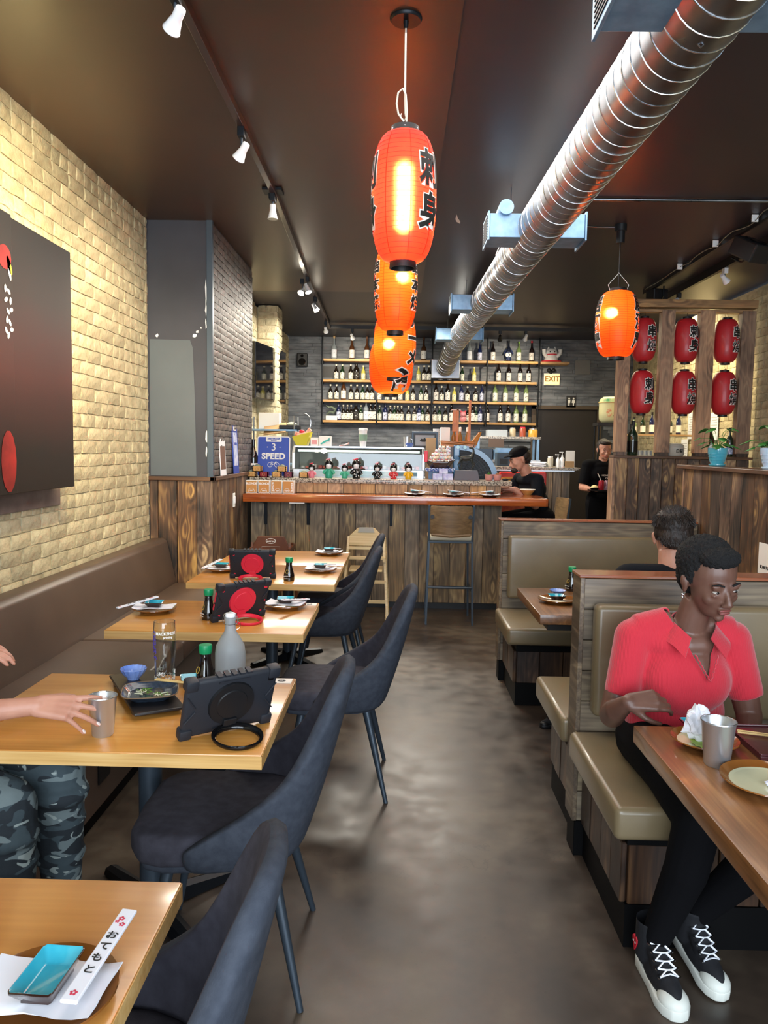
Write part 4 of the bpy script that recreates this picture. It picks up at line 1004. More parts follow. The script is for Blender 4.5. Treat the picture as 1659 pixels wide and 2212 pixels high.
def lantern(name, label, loc, r, h, shade, ridges, chars, phis, size, bold, bulb=None, cord_to=None, caph=.022, capr=.42, seams=8, sx=1.0, group=None, lit=None, hanger=False, segs=40, z0=None, outline=.006):
    t = thing(name, label, 'lantern', loc, 0, group)
    hr = capr
    pr_ = lan_prof(h, r, ridges, .0022 * r / .128, hr)
    MB().open_lathe(pr_, segs).obj('shade', shade, t, smooth=70)
    def pf(z):
        u = max(-1, min(1, z / (h / 2))); return r * (hr + (1 - hr) * (1 - abs(u) ** 2.6) ** (1 / 2.2))
    if seams:
        for k in range(seams):
            a = 2 * PI * k / seams + .2
            MB().tube([((pf(z) + .0003) * math.cos(a), (pf(z) + .0003) * math.sin(a), z) for z in [h / 2 * (-1 + 2 * j / 22) for j in range(23)]], .0011, 4).obj('seam', m_shade_red if lit else m_redlan, t)
    if lit:
        mb = MB()
        for k in range(1, ridges // 2 + 4):
            z = -h / 2 + h * k / (ridges // 2 + 4); mb.tube([((pf(z) + .0004) * math.cos(a), (pf(z) + .0004) * math.sin(a), z) for a in [2 * PI * q / 40 for q in range(40)]], .0007 * r / .13, 3, closed=True)
        mb.obj('rib_wires', m_rib, t)['kind'] = 'stuff'
    cr_ = r * capr
    MB().lathe([(0, h / 2 + caph - .002), (cr_ * .9, h / 2 + caph - .002), (cr_, h / 2 + caph), (cr_ * 1.03, h / 2 - .004), (cr_ * .97, h / 2 - .006)], 32).obj('cap', m_black, t, smooth=40)
    MB().lathe([(cr_ * .80, -h / 2 + .002), (cr_ * .97, -h / 2 + .004), (cr_ * 1.0, -h / 2 - caph), (cr_ * .86, -h / 2 - caph), (cr_ * .80, -h / 2 + .002)], 32).obj('bottom_collar', m_black, t, smooth=40)
    mb = MB()
    for k in range(6): mb.ell((cr_ * 1.02 * math.cos(k * PI / 3 + .5), cr_ * 1.02 * math.sin(k * PI / 3 + .5), h / 2 + caph * .45), .0022, 6, 4)
    mb.obj('rivets', m_chrome, t)['kind'] = 'stuff'
    if chars: glyphs(t, chars, r, h, phis, size, pf, bold=bold, outline=outline, sx=sx, z0=z0)
    if lit:
        kind, z, power, br = lit
        if kind == 'tube':
            MB().cyl((0, 0, z - .13), (0, 0, z + .13), .012, n=12).obj('lamp_tube', m_bulb, t, smooth=40)
            for dz in (-.105, -.075, -.045, -.015, .015, .045, .075, .105):
                l = light('lantern_bulb_light', 'POINT', (loc[0], loc[1], loc[2] + z + dz), power / 8, (1, .72, .42), .02)
        else:
            MB().ell((kind, 0, z), (br, br, br * 1.2), 16, 10).obj('bulb', m_bulb, t, smooth=60)
            light('lantern_bulb_light', 'POINT', (loc[0] + kind, loc[1] - .01, loc[2] + z), power, (1, .72, .42), br * 1.05)
    if hanger:
        for s_ in (-1, 1):
            MB().tube([(s_ * cr_ * .95, 0, h / 2), (s_ * cr_ * 1.2, 0, h / 2 + .05), (s_ * cr_ * .75, 0, h / 2 + .085), (s_ * cr_ * .25, 0, h / 2 + .12), (0, 0, h / 2 + .145)], .0022, 6).obj('hanger_wire', m_white, t, smooth=60)
    return t
L1 = lantern('pendant_lantern', 'nearest and largest red lit pendant lantern, bold characters on its right edge', (.004, 3.2, 2.561), .131, .505, m_shade_red, 46, '刺身', (R(-37), R(-172)), .145, .0045, lit=('tube', .0, 17, 0), caph=.024, seams=8, outline=.005, sx=.8)
m_cord = MAT('pale_cable', '#b9b4a8', .5)
MB().lathe([(0, -.012), (.058, -.012), (.064, -.004), (.064, 0), (0, 0)], 36, (-.004, 0, ZC - .006 - 2.561)).cyl((-.004, 0, ZC - .045 - 2.561), (-.004, 0, ZC - .01 - 2.561), .008, .012, 12).obj('canopy', m_blackmetal, L1, smooth=40)
zc0 = ZC - 2.561
MB().tube([(-.004, 0, zc0 - .03), (-.003, 0, .42), (0, 0, .33), (.004, .004, .315), (-.006, .006, .303), (-.028, .006, .33), (-.036, .004, .37), (-.03, 0, .41), (-.012, -.004, .424), (.0, -.006, .40), (.006, -.004, .34), (.004, 0, .28)], .0038, 8).obj('cord', m_cord, L1, smooth=60)
MB().tube([(-.016, 0, .33), (-.02, 0, .315), (-.006, 0, .30), (-.01, 0, .27)], .0015, 6).obj('hook', m_white, L1)
L2 = lantern('pendant_lantern', 'second lit pendant lantern in the row, orange with three small characters', (-.033, 4.6, 2.49), .127, .50, m_shade_or, 50, '串本焼', (R(-25), R(-158)), .088, .002, lit=(.035, .06, 14, .026), seams=8, capr=.40, outline=.004)
L3 = lantern('pendant_lantern', 'third lit pendant lantern in the row, orange with bold white-edged strokes', (-.043, 6.0, 2.345), .163, .50, m_shade_or, 48, 'ラーメン', (R(-32),), .125, .006, lit=(-.04, .0, 14, .026), seams=8, capr=.36, outline=.007, z0=.17)
L4 = lantern('pendant_lantern', 'farthest and lowest lit pendant lantern in the row, paler orange', (-.08, 7.0, 2.285), .197, .50, m_shade_or, 44, '居酒屋', (R(-62),), .15, .008, lit=(0, .1, 9, .03), seams=8, capr=.36, outline=.007)
for L, z in ((L2, 2.49), (L3, 2.345), (L4, 2.285)):
    MB().lathe([(0, -.012), (.055, -.012), (.06, -.003), (.06, 0), (0, 0)], 30, (0, 0, ZC - .006 - z)).obj('canopy', m_blackmetal, L, smooth=40)
    MB().cyl((0, 0, .26), (0, 0, ZC - z - .01), .0035, n=8).obj('cord', m_cord, L)
L5 = lantern('pendant_lantern', 'lone lit orange pendant lantern left of the lattice partition', (1.678, 6.1, 2.537), .164, .50, m_shade_or, 48, '居酒屋', (R(-30), R(-178)), .125, .005, lit=(-.045, .08, 17, .028), seams=8, capr=.40, hanger=True, outline=.006)
z5 = 2.537
MB().cyl((.0, 0, ZC + .03 - z5 - .05), (0, 0, ZC + .03 - z5), .045, n=20).cyl((0, 0, ZC - .11 - z5), (0, 0, ZC - .02 - z5), .032, n=20).obj('canopy', m_black, L5, smooth=40)
MB().cyl((0, 0, .26), (0, 0, ZC - z5 - .1), .0035, n=8).obj('cord', m_black, L5)
# unlit red lanterns hung in the lattice
col_x = (2.50, 2.928, 3.338)
names = ('left', 'middle', 'right')
cache = {}
for j, (zz, row) in enumerate(((2.695, 'upper'), (2.165, 'lower'))):
    for i, x in enumerate(col_x):
        chars = ['串燒', '刺身', '串燒', '刺身', '串燒', '串燒'][j * 3 + i]
        ph = [-66, -66, -56, -66, -66, -60][j * 3 + i]
        lb = 'unlit red lantern, %s row of the lattice partition, %s bay' % (row, names[i])
        L = lantern('hanging_lantern', lb, (x, 8.06, zz), .125, .44, m_redlan, 30, chars, (R(ph),), .125, .0035, seams=0, caph=.018, capr=.38, group='unlit red lanterns in the lattice', segs=32, outline=.006, sx=.95)
        MB().tube([(0, 0, .235), (.004, 0, .25), (0, 0, .262), (0, 0, (.33 if j == 0 else .30))], .0015, 5).obj('wire_hook', m_blackmetal, L)

# ================================================================== DUCT
duct = thing('spiral_duct', 'galvanised spiral duct running under the ceiling to the rear wall', 'duct')
def axis(t): return Vector((.935 - .0165 * (t - 2), t, 2.945 + .0135 * (t - 2)))
pts = [axis(t) for t in [1.2 + .3 * k for k in range(33)]]
end = axis(10.8)
bend = [end + Vector((0, .18, -.005)), end + Vector((-.02, .42, -.03)), end + Vector((-.045, .68, -.09)), end + Vector((-.07, .95, -.18)), end + Vector((-.085, 1.25, -.26))]
path = pts + bend
RD = .142
MB().tube(path, RD, 48).obj('pipe', m_galv, duct, smooth=60)
def along(path, step):
    out = []; acc = 0
    for a, b_ in zip(path, path[1:]):
        L = (b_ - a).length; d = (b_ - a) / L; q = (step - acc) if out else 0
        while q <= L: out.append((a + d * q, d)); q += step
        acc = L - (q - step)
    return out
mb = MB(); hel = []
m_seam = MAT('bright_duct_seam', '#e8ebee', .25, 1.0)
pitch = .098; nst = 26
segs_ = along(path, pitch / nst)
for k, (p, d) in enumerate(segs_):
    a_ = d.cross(Vector((0, 0, 1))).normalized(); b_ = a_.cross(d)
    th = 2 * PI * k / nst; hel.append(p + (a_ * math.cos(th) + b_ * math.sin(th)) * (RD + .001))
MB().tube(hel, .0024, 5).obj('spiral_seam', m_seam, duct, smooth=60)
for yb in (2.30, 5.08, 7.90, 10.3):
    c = axis(yb) + Vector((-.02 if yb > 3 else -.02, 0, 0))
    for s_ in (-1, 1):
        x0, x1 = (c.x + s_ * .09, c.x + s_ * .305); x0, x1 = min(x0, x1), max(x0, x1)
        MB().box(x0, x1, yb - .0, yb + .26, c.z - .072, c.z + .078).obj('takeoff_box', m_box, duct, bevel=.004)
        xe = c.x + s_ * .305
        MB().box(min(xe, xe + s_ * .012), max(xe, xe + s_ * .012), yb - .012, yb + .285, c.z - .09, c.z + .09).obj('grille_flange', m_box, duct, bevel=.002)
        mb = MB()
        for k in range(9): mb.box(xe + s_ * .013 - .003, xe + s_ * .013 + .003, yb + .01, yb + .25, c.z - .07 + k * .0165, c.z - .064 + k * .0165)
        o = mb.obj('grille_slats', m_blackmetal, duct); o['kind'] = 'stuff'
    MB().tube([(c.x - RD - .004, yb + .2, ZC + .03), (c.x - RD - .004, yb + .2, c.z), (c.x, yb + .2, c.z - RD - .004), (c.x + RD + .004, yb + .2, c.z), (c.x + RD + .004, yb + .2, ZC + .03)], .003, 6).obj('hanger_strap', m_galv, duct)
MB().cyl((.66, 5.08, 3.095), (.66, 5.045, 3.095), .047, n=24).cyl((.655, 5.08, 3.095), (.655, 5.3, 3.095), .043, n=24).obj('damper_motor', m_box, duct, smooth=40)
MB().box(.49, .93, 12.12, 12.40, 2.64, 2.93).obj('end_plenum', m_galv, duct, bevel=.006)
MB().tube([(.93, 5.9, 2.95), (.72, 5.88, 2.93), (.70, 5.88, 3.0), (.74, 5.9, 3.1), (.78, 5.92, 3.28)], .004, 6).obj('loose_cable', m_white, duct)

# ================================================================== TRACK LIGHTS
tk = thing('light_track', 'brown ceiling light track running the length of the left tables', 'track')
tp_ = [(-.845, .6, 3.235), (-.857, 5.25, 3.235), (-.94, 7.9, 3.235), (-1.0, 10.99, 3.235)]
m_rail = MAT('brown_track', '#3b2620', .3, coat=.4)
for a, b_ in zip(tp_, tp_[1:]):
    a, b_ = Vector(a), Vector(b_); d = (b_ - a).normalized(); s_ = Vector((-d.y, d.x, 0)).normalized() * .018
    vs = [p + q + Vector((0, 0, z)) for p in (a, b_) for q, z in ((-s_, -.022), (s_, -.022), (s_, .02), (-s_, .02))]
    MB().add(vs, [(0, 1, 5, 4), (1, 2, 6, 5), (2, 3, 7, 6), (3, 0, 4, 7), (0, 3, 2, 1), (4, 5, 6, 7)]).obj('rail', m_rail, tk, bevel=.002)
MB().box(-.93, -.80, 5.20, 5.32, 3.235, 3.255).box(-.885, -.845, 5.2, 5.3, 3.18, 3.215).obj('feed_connector', m_blackmetal, tk, bevel=.003)
tk2 = thing('light_track', 'black ceiling light track across the rear of the room above the shelves', 'track')
MB().box(-1.02, 3.4, 10.99, 11.025, 3.21, 3.262).obj('rail', m_black, tk2)
tk3 = thing('light_track', 'black ceiling light track by the right brick wall', 'track')
MB().box(2.9, 2.935, 4.2, 9.8, 3.215, 3.29).obj('rail', m_black, tk3)
tk4 = thing('ceiling_cable_rail', 'long black rail on the ceiling carrying the two speakers', 'rail')
MB().box(2.60, 2.63, 3.9, 8.5, 3.24, 3.29).obj('rail', m_black, tk4)
pc = []
for k in range(60):
    y = 3.9 + 4.4 * k / 59; pc.append((2.56 + .018 * math.sin(k * .75), y, 3.262 - .022 * abs(math.sin(k * .42))))
MB().tube(pc, .0035, 6).obj('cable', MAT('grey_cable', '#8a8474', .5), tk4, smooth=60)
for y in (4.3, 5.1, 5.8, 6.5, 7.3): MB().box(2.54, 2.585, y - .006, y + .006, 3.235, 3.285).obj('cable_clip', m_white, tk4)
def spot(loc, aim, label, lit=0, body=None, group='track spotlights', col=(1, .84, .6), ang=70, zr=3.215):
    t = thing('track_spotlight', label, 'spotlight', loc, 0, group); body = body or m_bluesteel
    L = Vector(loc); A = (Vector(aim) - L).normalized()
    up = zr - loc[2]
    MB().box(-.018, .018, -.03, .03, up - .05, up).obj('adapter', m_blackmetal if body is m_bluesteel else body, t, bevel=.003)
    MB().cyl((0, 0, .0), (0, 0, up - .04), .006, n=8).obj('arm', m_bluesteel, t)
    q = A.to_track_quat('Z', 'Y').to_euler()
    MB().lathe([(0, -.055), (.018, -.055), (.02, -.05), (.02, -.015), (.022, -.01), (.031, .03), (.034, .034), (.034, .038), (0, .036)], 20).obj('lamp_body', m_porc if lit or body is m_bluesteel else body, t, rot=q, smooth=40)
    if lit:
        MB().lathe([(0, .037), (.031, .0375), (.0315, .0385), (.02, .044), (0, .046)], 20).obj('lens', m_bulbc, t, rot=q, smooth=50)
        light('track_spot_light', 'SPOT', L + A * .06, lit, col, .03, aim, angle=ang, blend=.7)
    else: MB().lathe([(0, .037), (.031, .038)], 20).obj('lens', m_gloss, t, rot=q)
    return t
spot((-.845, 2.94, 3.10), (-1.95, 4.2, 2.2), 'lit track spotlight nearest the camera, at the top left', 130, ang=80, col=(1, .86, .52))
spot((-.852, 4.17, 3.09), (-1.95, 5.2, 1.9), 'lit second track spotlight, aimed at the cream brick wall', 75, ang=75)
spot((-.86, 5.22, 3.09), (-.86, 5.23, 2.0), 'unlit track spotlight hanging straight down beside the connector', 0)
spot((-.925, 7.72, 3.10), (-.2, 7.2, 1.1), 'lit track spotlight just before the rear brown ceiling edge', 60, ang=75)
spot((-.99, 7.82, 3.10), (-1.5, 6.6, 1.8), 'small lit track spotlight half hidden behind its neighbour', 45, ang=60)
spot((-.96, 8.75, 3.10), (.2, 8.0, 1.2), 'lit track spotlight just past the brown ceiling edge', 50, ang=75)
spot((-.998, 10.4, 3.10), (-1.0, 12.4, 2.2), 'lit track spotlight where the two ceiling tracks meet', 45, ang=90)
spot((-.68, 11.01, 3.10), (-.4, 12.4, 2.4), 'lit spotlight on the rear track above the bottle shelves left', 30, m_black, ang=90)
spot((1.76, 11.01, 3.12), (1.6, 12.4, 2.2), 'bright lit spotlight on the rear track above the bottle shelves right', 55, m_black, ang=100)
spot((1.40, 11.01, 3.11), (1.5, 11.8, 2.6), 'unlit black spotlight beside the bright one on the rear track', 0, m_black)
spot((2.918, 7.15, 3.12), (3.6, 7.6, 2.6), 'unlit white-faced spotlight on the track by the right brick wall', 0, m_porc)
spot((2.918, 8.3, 3.12), (3.68, 9.1, 2.0), 'spotlight behind the lattice beam washing the right brick wall', 95, m_black, ang=100, col=(1, .82, .45))
def speaker(loc, rz, label, s=1.0, rx=0.0):
    t = thing('speaker', label, 'speaker', loc, rz); t.rotation_euler = (rx, 0, rz)
    MB().box(-.10 * s, .10 * s, -.07 * s, .08 * s, -.13 * s, .13 * s).obj('cabinet', m_black, t, bevel=.012, seg=2)
    MB().cyl((0, -.07 * s, -.04 * s), (0, -.078 * s, -.04 * s), .07 * s, .062 * s, 24).cyl((0, -.07 * s, .075 * s), (0, -.077 * s, .075 * s), .03 * s, .026 * s, 20).obj('driver_rings', m_gloss, t, smooth=40)
    MB().tube([(0, .08 * s, .0), (0, .12 * s, .04 * s), (0, .12 * s, .15 * s)], .008, 6).obj('bracket', m_blackmetal, t)
    return t
speaker((2.66, 8.22, 3.12), R(200), 'black speaker on the ceiling rail, just above the lattice beam', .9)
speaker((2.70, 6.15, 3.13), R(25), 'black speaker hung from the ceiling at the right edge', .95, R(-60))
speaker((-1.55, 12.33, 2.915), 0, 'black speaker on the grey stone wall left of the shelves', .8)
MB().tube([(1.0, 5.46, ZC + .015), (3.68, 5.46, ZC + .015)], .011, 10).obj('pipe', m_galv, tag(thing('ceiling_conduit', '', 'conduit'), 'bare metal conduit crossing the dark ceiling towards the right wall', 'conduit'), smooth=60)
cd2 = thing('ceiling_conduit', 'short bare conduit feeding the lone orange pendant lantern', 'conduit')
MB().tube([(1.22, 6.0, ZC - .0), (1.5, 6.12, ZC + .015), (1.66, 6.12, ZC + .015)], .008, 8).obj('pipe', m_galv, cd2, smooth=60)
ps = thing('ceiling_scar', 'torn pale patch of paint on the dark ceiling', 'paint chip', (.42, 6.0, ZC + .029))
MB().add([(-.02, -.12, 0), (-.002, -.02, 0), (.022, .06, 0), (.025, .12, 0), (-.005, .07, 0), (-.02, 0, 0)], [(0, 1, 2, 3, 4, 5)]).obj('paint_tear', m_white, ps)

# ================================================================== REAR SHELVES AND BOTTLES
sh = thing('bottle_shelving', 'pine shelves on black pipe uprights along the grey stone wall', 'shelf')
levels = {4: 2.925, 3: 2.605, 2: 2.29, 1: 1.97}
YS0, YS1 = 12.17, 12.385
for lv, z in levels.items():
    spans = {4: [(-1.20, .47), (.94, 1.36), (1.37, 2.15), (2.19, 2.64)], 3: [(-1.22, .49), (.53, 1.35), (1.37, 2.14)], 2: [(-1.22, .49), (.53, 1.34), (1.36, 2.15)], 1: [(-1.22, .49), (.51, 1.33), (1.35, 2.15)]}[lv]
    for a, b_ in spans:
        MB().box(-(b_ - a) / 2, (b_ - a) / 2, YS0, YS1, -.018, .018).obj('board', m_shelf, sh, ((a + b_) / 2, 0, z - .018), bevel=.003)
for x, z0, z1 in ((-1.215, 1.93, 3.28), (-.355, 1.90, 2.30), (.505, 1.93, 3.28), (1.36, 1.9, 3.28), (2.165, 1.93, 3.28)):
    MB().cyl((x, YS0 - .015, z0), (x, YS0 - .015, z1), .011, n=10).obj('upright_pipe', m_blackmetal, sh, smooth=40)
    for lv, z in levels.items():
        if z0 < z < z1: MB().cyl((x, YS0 - .015, z - .05), (x, YS1 + .01, z - .05), .010, n=8).cyl((x, YS0 - .015, z - .065), (x, YS0 - .015, z - .03), .016, n=10).obj('bracket_pipe', m_blackmetal, sh, smooth=40)
def bottle_proto(kind, glassc, labelc, capc, h, r, neck=.35):
    t = thing('bottle', '', 'bottle')
    gm = MAT(kind + '_glass', glassc, .08, coat=.8); cm = MAT(kind + '_cap', capc, .4); lm = MAT(kind + '_label', labelc, .6, col2='#3a3a3a' if labelc > '#a' else '#c8c8c8', nscale=70, lo=.6, hi=.64, stretch=(1, 1, .6))
    hn = h * (1 - neck)
    MB().lathe([(0, .002), (r * .9, 0), (r, .006), (r, hn * .86), (r * .9, hn * .95), (r * .5, hn * 1.1), (r * .36, hn * 1.2), (r * .34, h * .93), (0, h * .93)], 14).obj('glass', gm, t, smooth=50)
    MB().lathe([(0, h * .9), (r * .40, h * .9), (r * .42, h), (0, h)], 12).obj('cap', cm, t, smooth=40)
    MB().open_lathe([(r * 1.015, hn * .12), (r * 1.015, hn * .72)], 14).obj('label', lm, t, smooth=50)
    return t
P = {
 'w': ('black white-capped sake bottle', bottle_proto('black_sake', '#1b1512', '#e8e6dc', '#e6e0cc', .245, .036)),
 'g': ('dark green sake bottle', bottle_proto('green_sake', '#16301c', '#dfe3d8', '#cfcab4', .245, .034)),
 'b': ('dark blue bottle', bottle_proto('blue_sake', '#14204a', '#c9d2ee', '#1a2450', .29, .036)),
 'y': ('pale yellow bottle', bottle_proto('yellow_spirit', '#c8c25c', '#eee9c0', '#e8e2c0', .23, .034)),
 'm': ('tall brown bottle', bottle_proto('tall_brown', '#4a2b16', '#e6e4e0', '#5a3416', .36, .042, .42)),
 'c': ('tall clear bottle', bottle_proto('tall_clear', '#8d98a0', '#e0e6f2', '#caa878', .36, .042, .42)),
 'r': ('black wine bottle', bottle_proto('red_wine', '#120c0e', '#e4e2e0', '#1a1010', .315, .038, .36)),
 'v': ('green-glass wine bottle', bottle_proto('white_wine', '#6d8454', '#e6eae2', '#7fae52', .315, .038, .36)),
 'k': ('short fat black bottle', bottle_proto('black_round', '#15110f', '#24201e', '#15110f', .25, .05, .25)),
 'd': ('tall dark bottle with red cap', bottle_proto('red_cap_wine', '#1a1012', '#d8d4d0', '#b02838', .33, .04, .4)),
 'n': ('bottle in small navy shirt printed 00', bottle_proto('jersey', '#161c2c', '#1c2b55', '#10131c', .33, .042, .36)),
}
TEXT('00', .085, 'lettering', m_card, P['n'][1], (0, -.046, .10), bold=.004); MB().tube([(-.07, 0, .12), (-.045, -.01, .175), (0, -.03, .19), (.045, -.01, .175), (.07, 0, .12)], .012, 8).obj('sleeves', MAT('navy_cloth', '#1c2b55', .8), P['n'][1])
protos_used = set()
ORD = ['first', 'second', 'third', 'fourth', 'fifth', 'sixth', 'seventh', 'eighth', 'ninth', 'tenth', 'eleventh', 'twelfth', 'thirteenth', 'fourteenth', 'fifteenth', 'sixteenth', 'seventeenth', 'eighteenth', 'nineteenth', 'twentieth']
def pxX(px, Y=12.28): return (px - 861) * Y / FPX * 1.0 - (0.0)
def bottles(row, rowname, z, y=12.28):
    for sec, name_ in ((0, 'left'), (1, 'middle'), (2, 'right')):
        items = [(px, k) for px, k, s in row if s == sec]
        for i, (px, k) in enumerate(items):
            d_, pt = P[k]; x = pxX(px, y)
            rz = ((px * 37) % 50 - 25) / 60
            lb = '%s, %s from left, %s bay of the %s shelf' % (d_, ORD[i], name_, rowname)
            if k in protos_used: clone(pt, (x, y, z), rz, lb, 'bottles on the rear shelves')
            else:
                protos_used.add(k); pt.location = (x, y, z); pt.rotation_euler = (0, 0, rz); pt['label'] = lb; pt['group'] = 'bottles on the rear shelves'
bottles([(720, 'c', 0), (758, 'm', 0), (790, 'm', 0), (911, 'm', 0), (1008, 'c', 1), (1030, 'b', 1), (1058, 'r', 2), (1091, 'n', 2), (1113, 'v', 2), (1140, 'd', 2)], 'top', 2.925)
bottles([(725, 'w', 0), (738, 'g', 0), (756, 'w', 0), (768, 'k', 0), (783, 'y', 0), (801, 'w', 0), (817, 'g', 0), (833, 'w', 0), (855, 'w', 0), (875, 'g', 0), (901, 'y', 0), (913, 'w', 0), (923, 'w', 0), (948, 'w', 1), (967, 'w', 1), (994, 'g', 1), (1019, 'y', 1), (1071, 'r', 2), (1093, 'r', 2), (1117, 'r', 2), (1135, 'r', 2)], 'second', 2.605)
bottles([(713, 'w', 0), (726, 'w', 0), (741, 'm', 0), (757, 'w', 0), (770, 'w', 0), (782, 'g', 0), (792, 'w', 0), (802, 'w', 0), (818, 'w', 0), (835, 'g', 0), (850, 'w', 0), (863, 'w', 0), (878, 'y', 0), (890, 'w', 0), (907, 'g', 0), (918, 'w', 0), (939, 'r', 1), (951, 'w', 1), (964, 'r', 1), (978, 'y', 1), (993, 'b', 1), (1006, 'w', 1), (1023, 'w', 1), (1037, 'b', 1), (1065, 'v', 2), (1087, 'v', 2), (1110, 'v', 2), (1131, 'v', 2)], 'third', 2.29)
bottles([(731, 'b', 0), (741, 'w', 0), (750, 'w', 0), (758, 'w', 0), (768, 'k', 0), (779, 'g', 0), (790, 'c', 0), (800, 'r', 0), (809, 'r', 0), (819, 'g', 0), (831, 'b', 0), (842, 'w', 0), (851, 'g', 0), (858, 'w', 0), (866, 'w', 0), (881, 'w', 0), (894, 'w', 0), (904, 'b', 0), (911, 'g', 0), (922, 'w', 0), (937, 'w', 1), (947, 'g', 1), (960, 'w', 1), (973, 'r', 1), (1008, 'w', 1), (1018, 'r', 1), (1025, 'g', 1), (1034, 'b', 1), (1049, 'r', 2), (1077, 'r', 2), (1094, 'r', 2), (1111, 'v', 2), (1130, 'v', 2)], 'lowest', 1.97)
for k, (d_, pt) in P.items():
    if k not in protos_used: print('unused', k)
# wall things
ex = thing('exit_sign', 'lit EXIT sign on the grey stone wall right of the shelves', 'sign', (2.41, 12.36, 2.67))
MB().box(-.115, .115, -.03, .03, -.085, .085).obj('box', MAT('lit_sign_face', '#fff0b8', .5, emis='#ffe9a0', estr=.38), ex, bevel=.006)
TEXT('EXIT', .115, 'lettering', MAT('exit_letters', '#a8742e', .5), ex, (.0, -.0325, 0), bold=.003); MB().box(-.125, .125, .0, .034, -.094, .094).obj('back_plate', m_white, ex)
MB().cyl((-.02, 0, .085), (-.02, 0, .12), .02, n=12).ell((-.05, -.01, .14), (.035, .03, .035), 12, 8).ell((.02, -.01, .14), (.035, .03, .035), 12, 8).obj('emergency_lamps', m_black, ex, smooth=60)
ws_ = thing('restroom_sign', 'black restroom sign with two white figures above the passage door', 'sign', (2.73, 12.37, 2.325))
MB().box(-.075, .075, 0, .012, -.09, .09).obj('plate', m_black, ws_)
mb = MB()
for x, sk in ((-.035, 0), (.035, 1)):
    mb.cyl((x, -.004, .05), (x, 0, .05), .014, n=14)
    mb.prism([(x - .02, .03), (x + .02, .03), (x + (.026 if sk else .018), -.02), (x + .01, -.02), (x + .008, -.065), (x - .008, -.065), (x - .01, -.02), (x - (.026 if sk else .018), -.02)], -.003, 0, 'y')
mb.obj('figures', m_card, ws_)
pnl = thing('wall_panel', 'blank grey square cover on the stone wall right of the exit sign', 'panel', (2.89, 12.37, 2.865)); MB().box(-.12, .12, 0, .02, -.115, .115).obj('cover', MAT('grey_cover', '#6b6d6f', .5), pnl, bevel=.004)
wv = thing('wall_vent', 'dark vent with light frame behind the shelf uprights', 'vent', (-1.08, 12.37, 2.74)); MB().box(-.19, .35, -.0, .012, -.125, .115).obj('frame', MAT('grey_frame', '#5c646c', .5), wv); MB().box(-.16, .06, -.004, .006, -.095, .085).box(.09, .32, -.004, .006, -.095, .085).obj('louvres', m_black, wv)
cat = thing('lucky_cat', 'white lucky cat figurine with raised paws on the highest right shelf', 'figurine', (2.37, 12.27, 2.925))
MB().lathe([(0, 0), (.09, .004), (.11, .03), (.10, .07), (.09, .10), (.10, .14), (.085, .19), (.05, .215), (0, .222)], 24).obj('body', m_porc, cat, smooth=60)
MB().prism([(-.075, .19), (-.05, .245), (-.03, .205)], -.02, .02, 'y').prism([(.03, .205), (.05, .245), (.075, .19)], -.02, .02, 'y').obj('ears', m_porc, cat)
for s_ in (-1, 1): MB().tube([(s_ * .08, -.04, .08), (s_ * .125, -.06, .13), (s_ * .125, -.06, .19)], [.03, .028, .034], 10).obj('raised_paw', m_porc, cat, smooth=60)
MB().tube([(.075 * math.cos(a), -.03 + .08 * math.sin(a), .115) for a in [2 * PI * k / 24 for k in range(24)]], .009, 6, closed=True).obj('collar', m_redrub, cat, smooth=60)
MB().lathe([(0, 0), (.15, .0), (.16, .018), (.1, .02), (0, .018)], 24).obj('base', m_redrub, cat, smooth=50)
MB().ell((-.035, -.088, .155), (.01, .008, .012), 8, 6).ell((.035, -.088, .155), (.01, .008, .012), 8, 6).ell((0, -.095, .135), (.006, .006, .004), 8, 6).obj('face_marks', m_ink, cat)
drg = thing('dragon_figurine', 'small grey-green dragon figurine at the left end of the lowest shelf', 'figurine', (-1.07, 12.27, 1.97))
MB().box(-.09, .09, -.05, .05, 0, .07).obj('plinth', m_white, drg, bevel=.005)
MB().tube([(-.08, 0, .09), (-.03, -.02, .13), (.03, 0, .12), (.06, -.02, .17), (.0, 0, .21), (-.04, -.02, .20)], [.012, .022, .026, .024, .02, .014], 8).tube([(-.04, -.02, .2), (-.09, -.03, .23)], [.02, .008], 8).obj('dragon', MAT('jade', '#5d6a5c', .4), drg, smooth=60)
pig = thing('pink_figurine', 'pink pig figurine between the bottles of the lowest shelf', 'figurine', (pxX(997), 12.22, 1.97)); MB().ell((0, 0, .05), (.055, .04, .05), 14, 8).ell((0, -.02, .12), (.05, .04, .045), 14, 8).cyl((0, -.06, .115), (0, -.075, .115), .018, n=10).obj('body', MAT('pink_glaze', '#d98c94', .3), pig, smooth=60)
MB().prism([(-.045, .15), (-.02, .16), (-.035, .185)], -.025, -.01, 'y').prism([(.045, .15), (.02, .16), (.035, .185)], -.025, -.01, 'y').obj('ears', m_redrub, pig)

# television on the left rear wall
tv = thing('television', 'black television tilted out from the left brick wall, reflecting bottles', 'television', (-1.60, 9.55, 2.43), R(-90 + 14))
tv.rotation_euler = Euler((0, R(0), R(90 - 10)), 'XYZ')
MB().box(-.56, .56, -.02, .03, -.33, .33).obj('frame', m_gloss, tv, bevel=.005)
MB().box(-.545, .545, -.023, -.019, -.31, .315).obj('screen', MAT('glossy_screen', '#060608', .04, spec=.8), tv)
MB().box(-.04, .04, .03, .12, -.05, .05).obj('wall_bracket', m_blackmetal, tv)

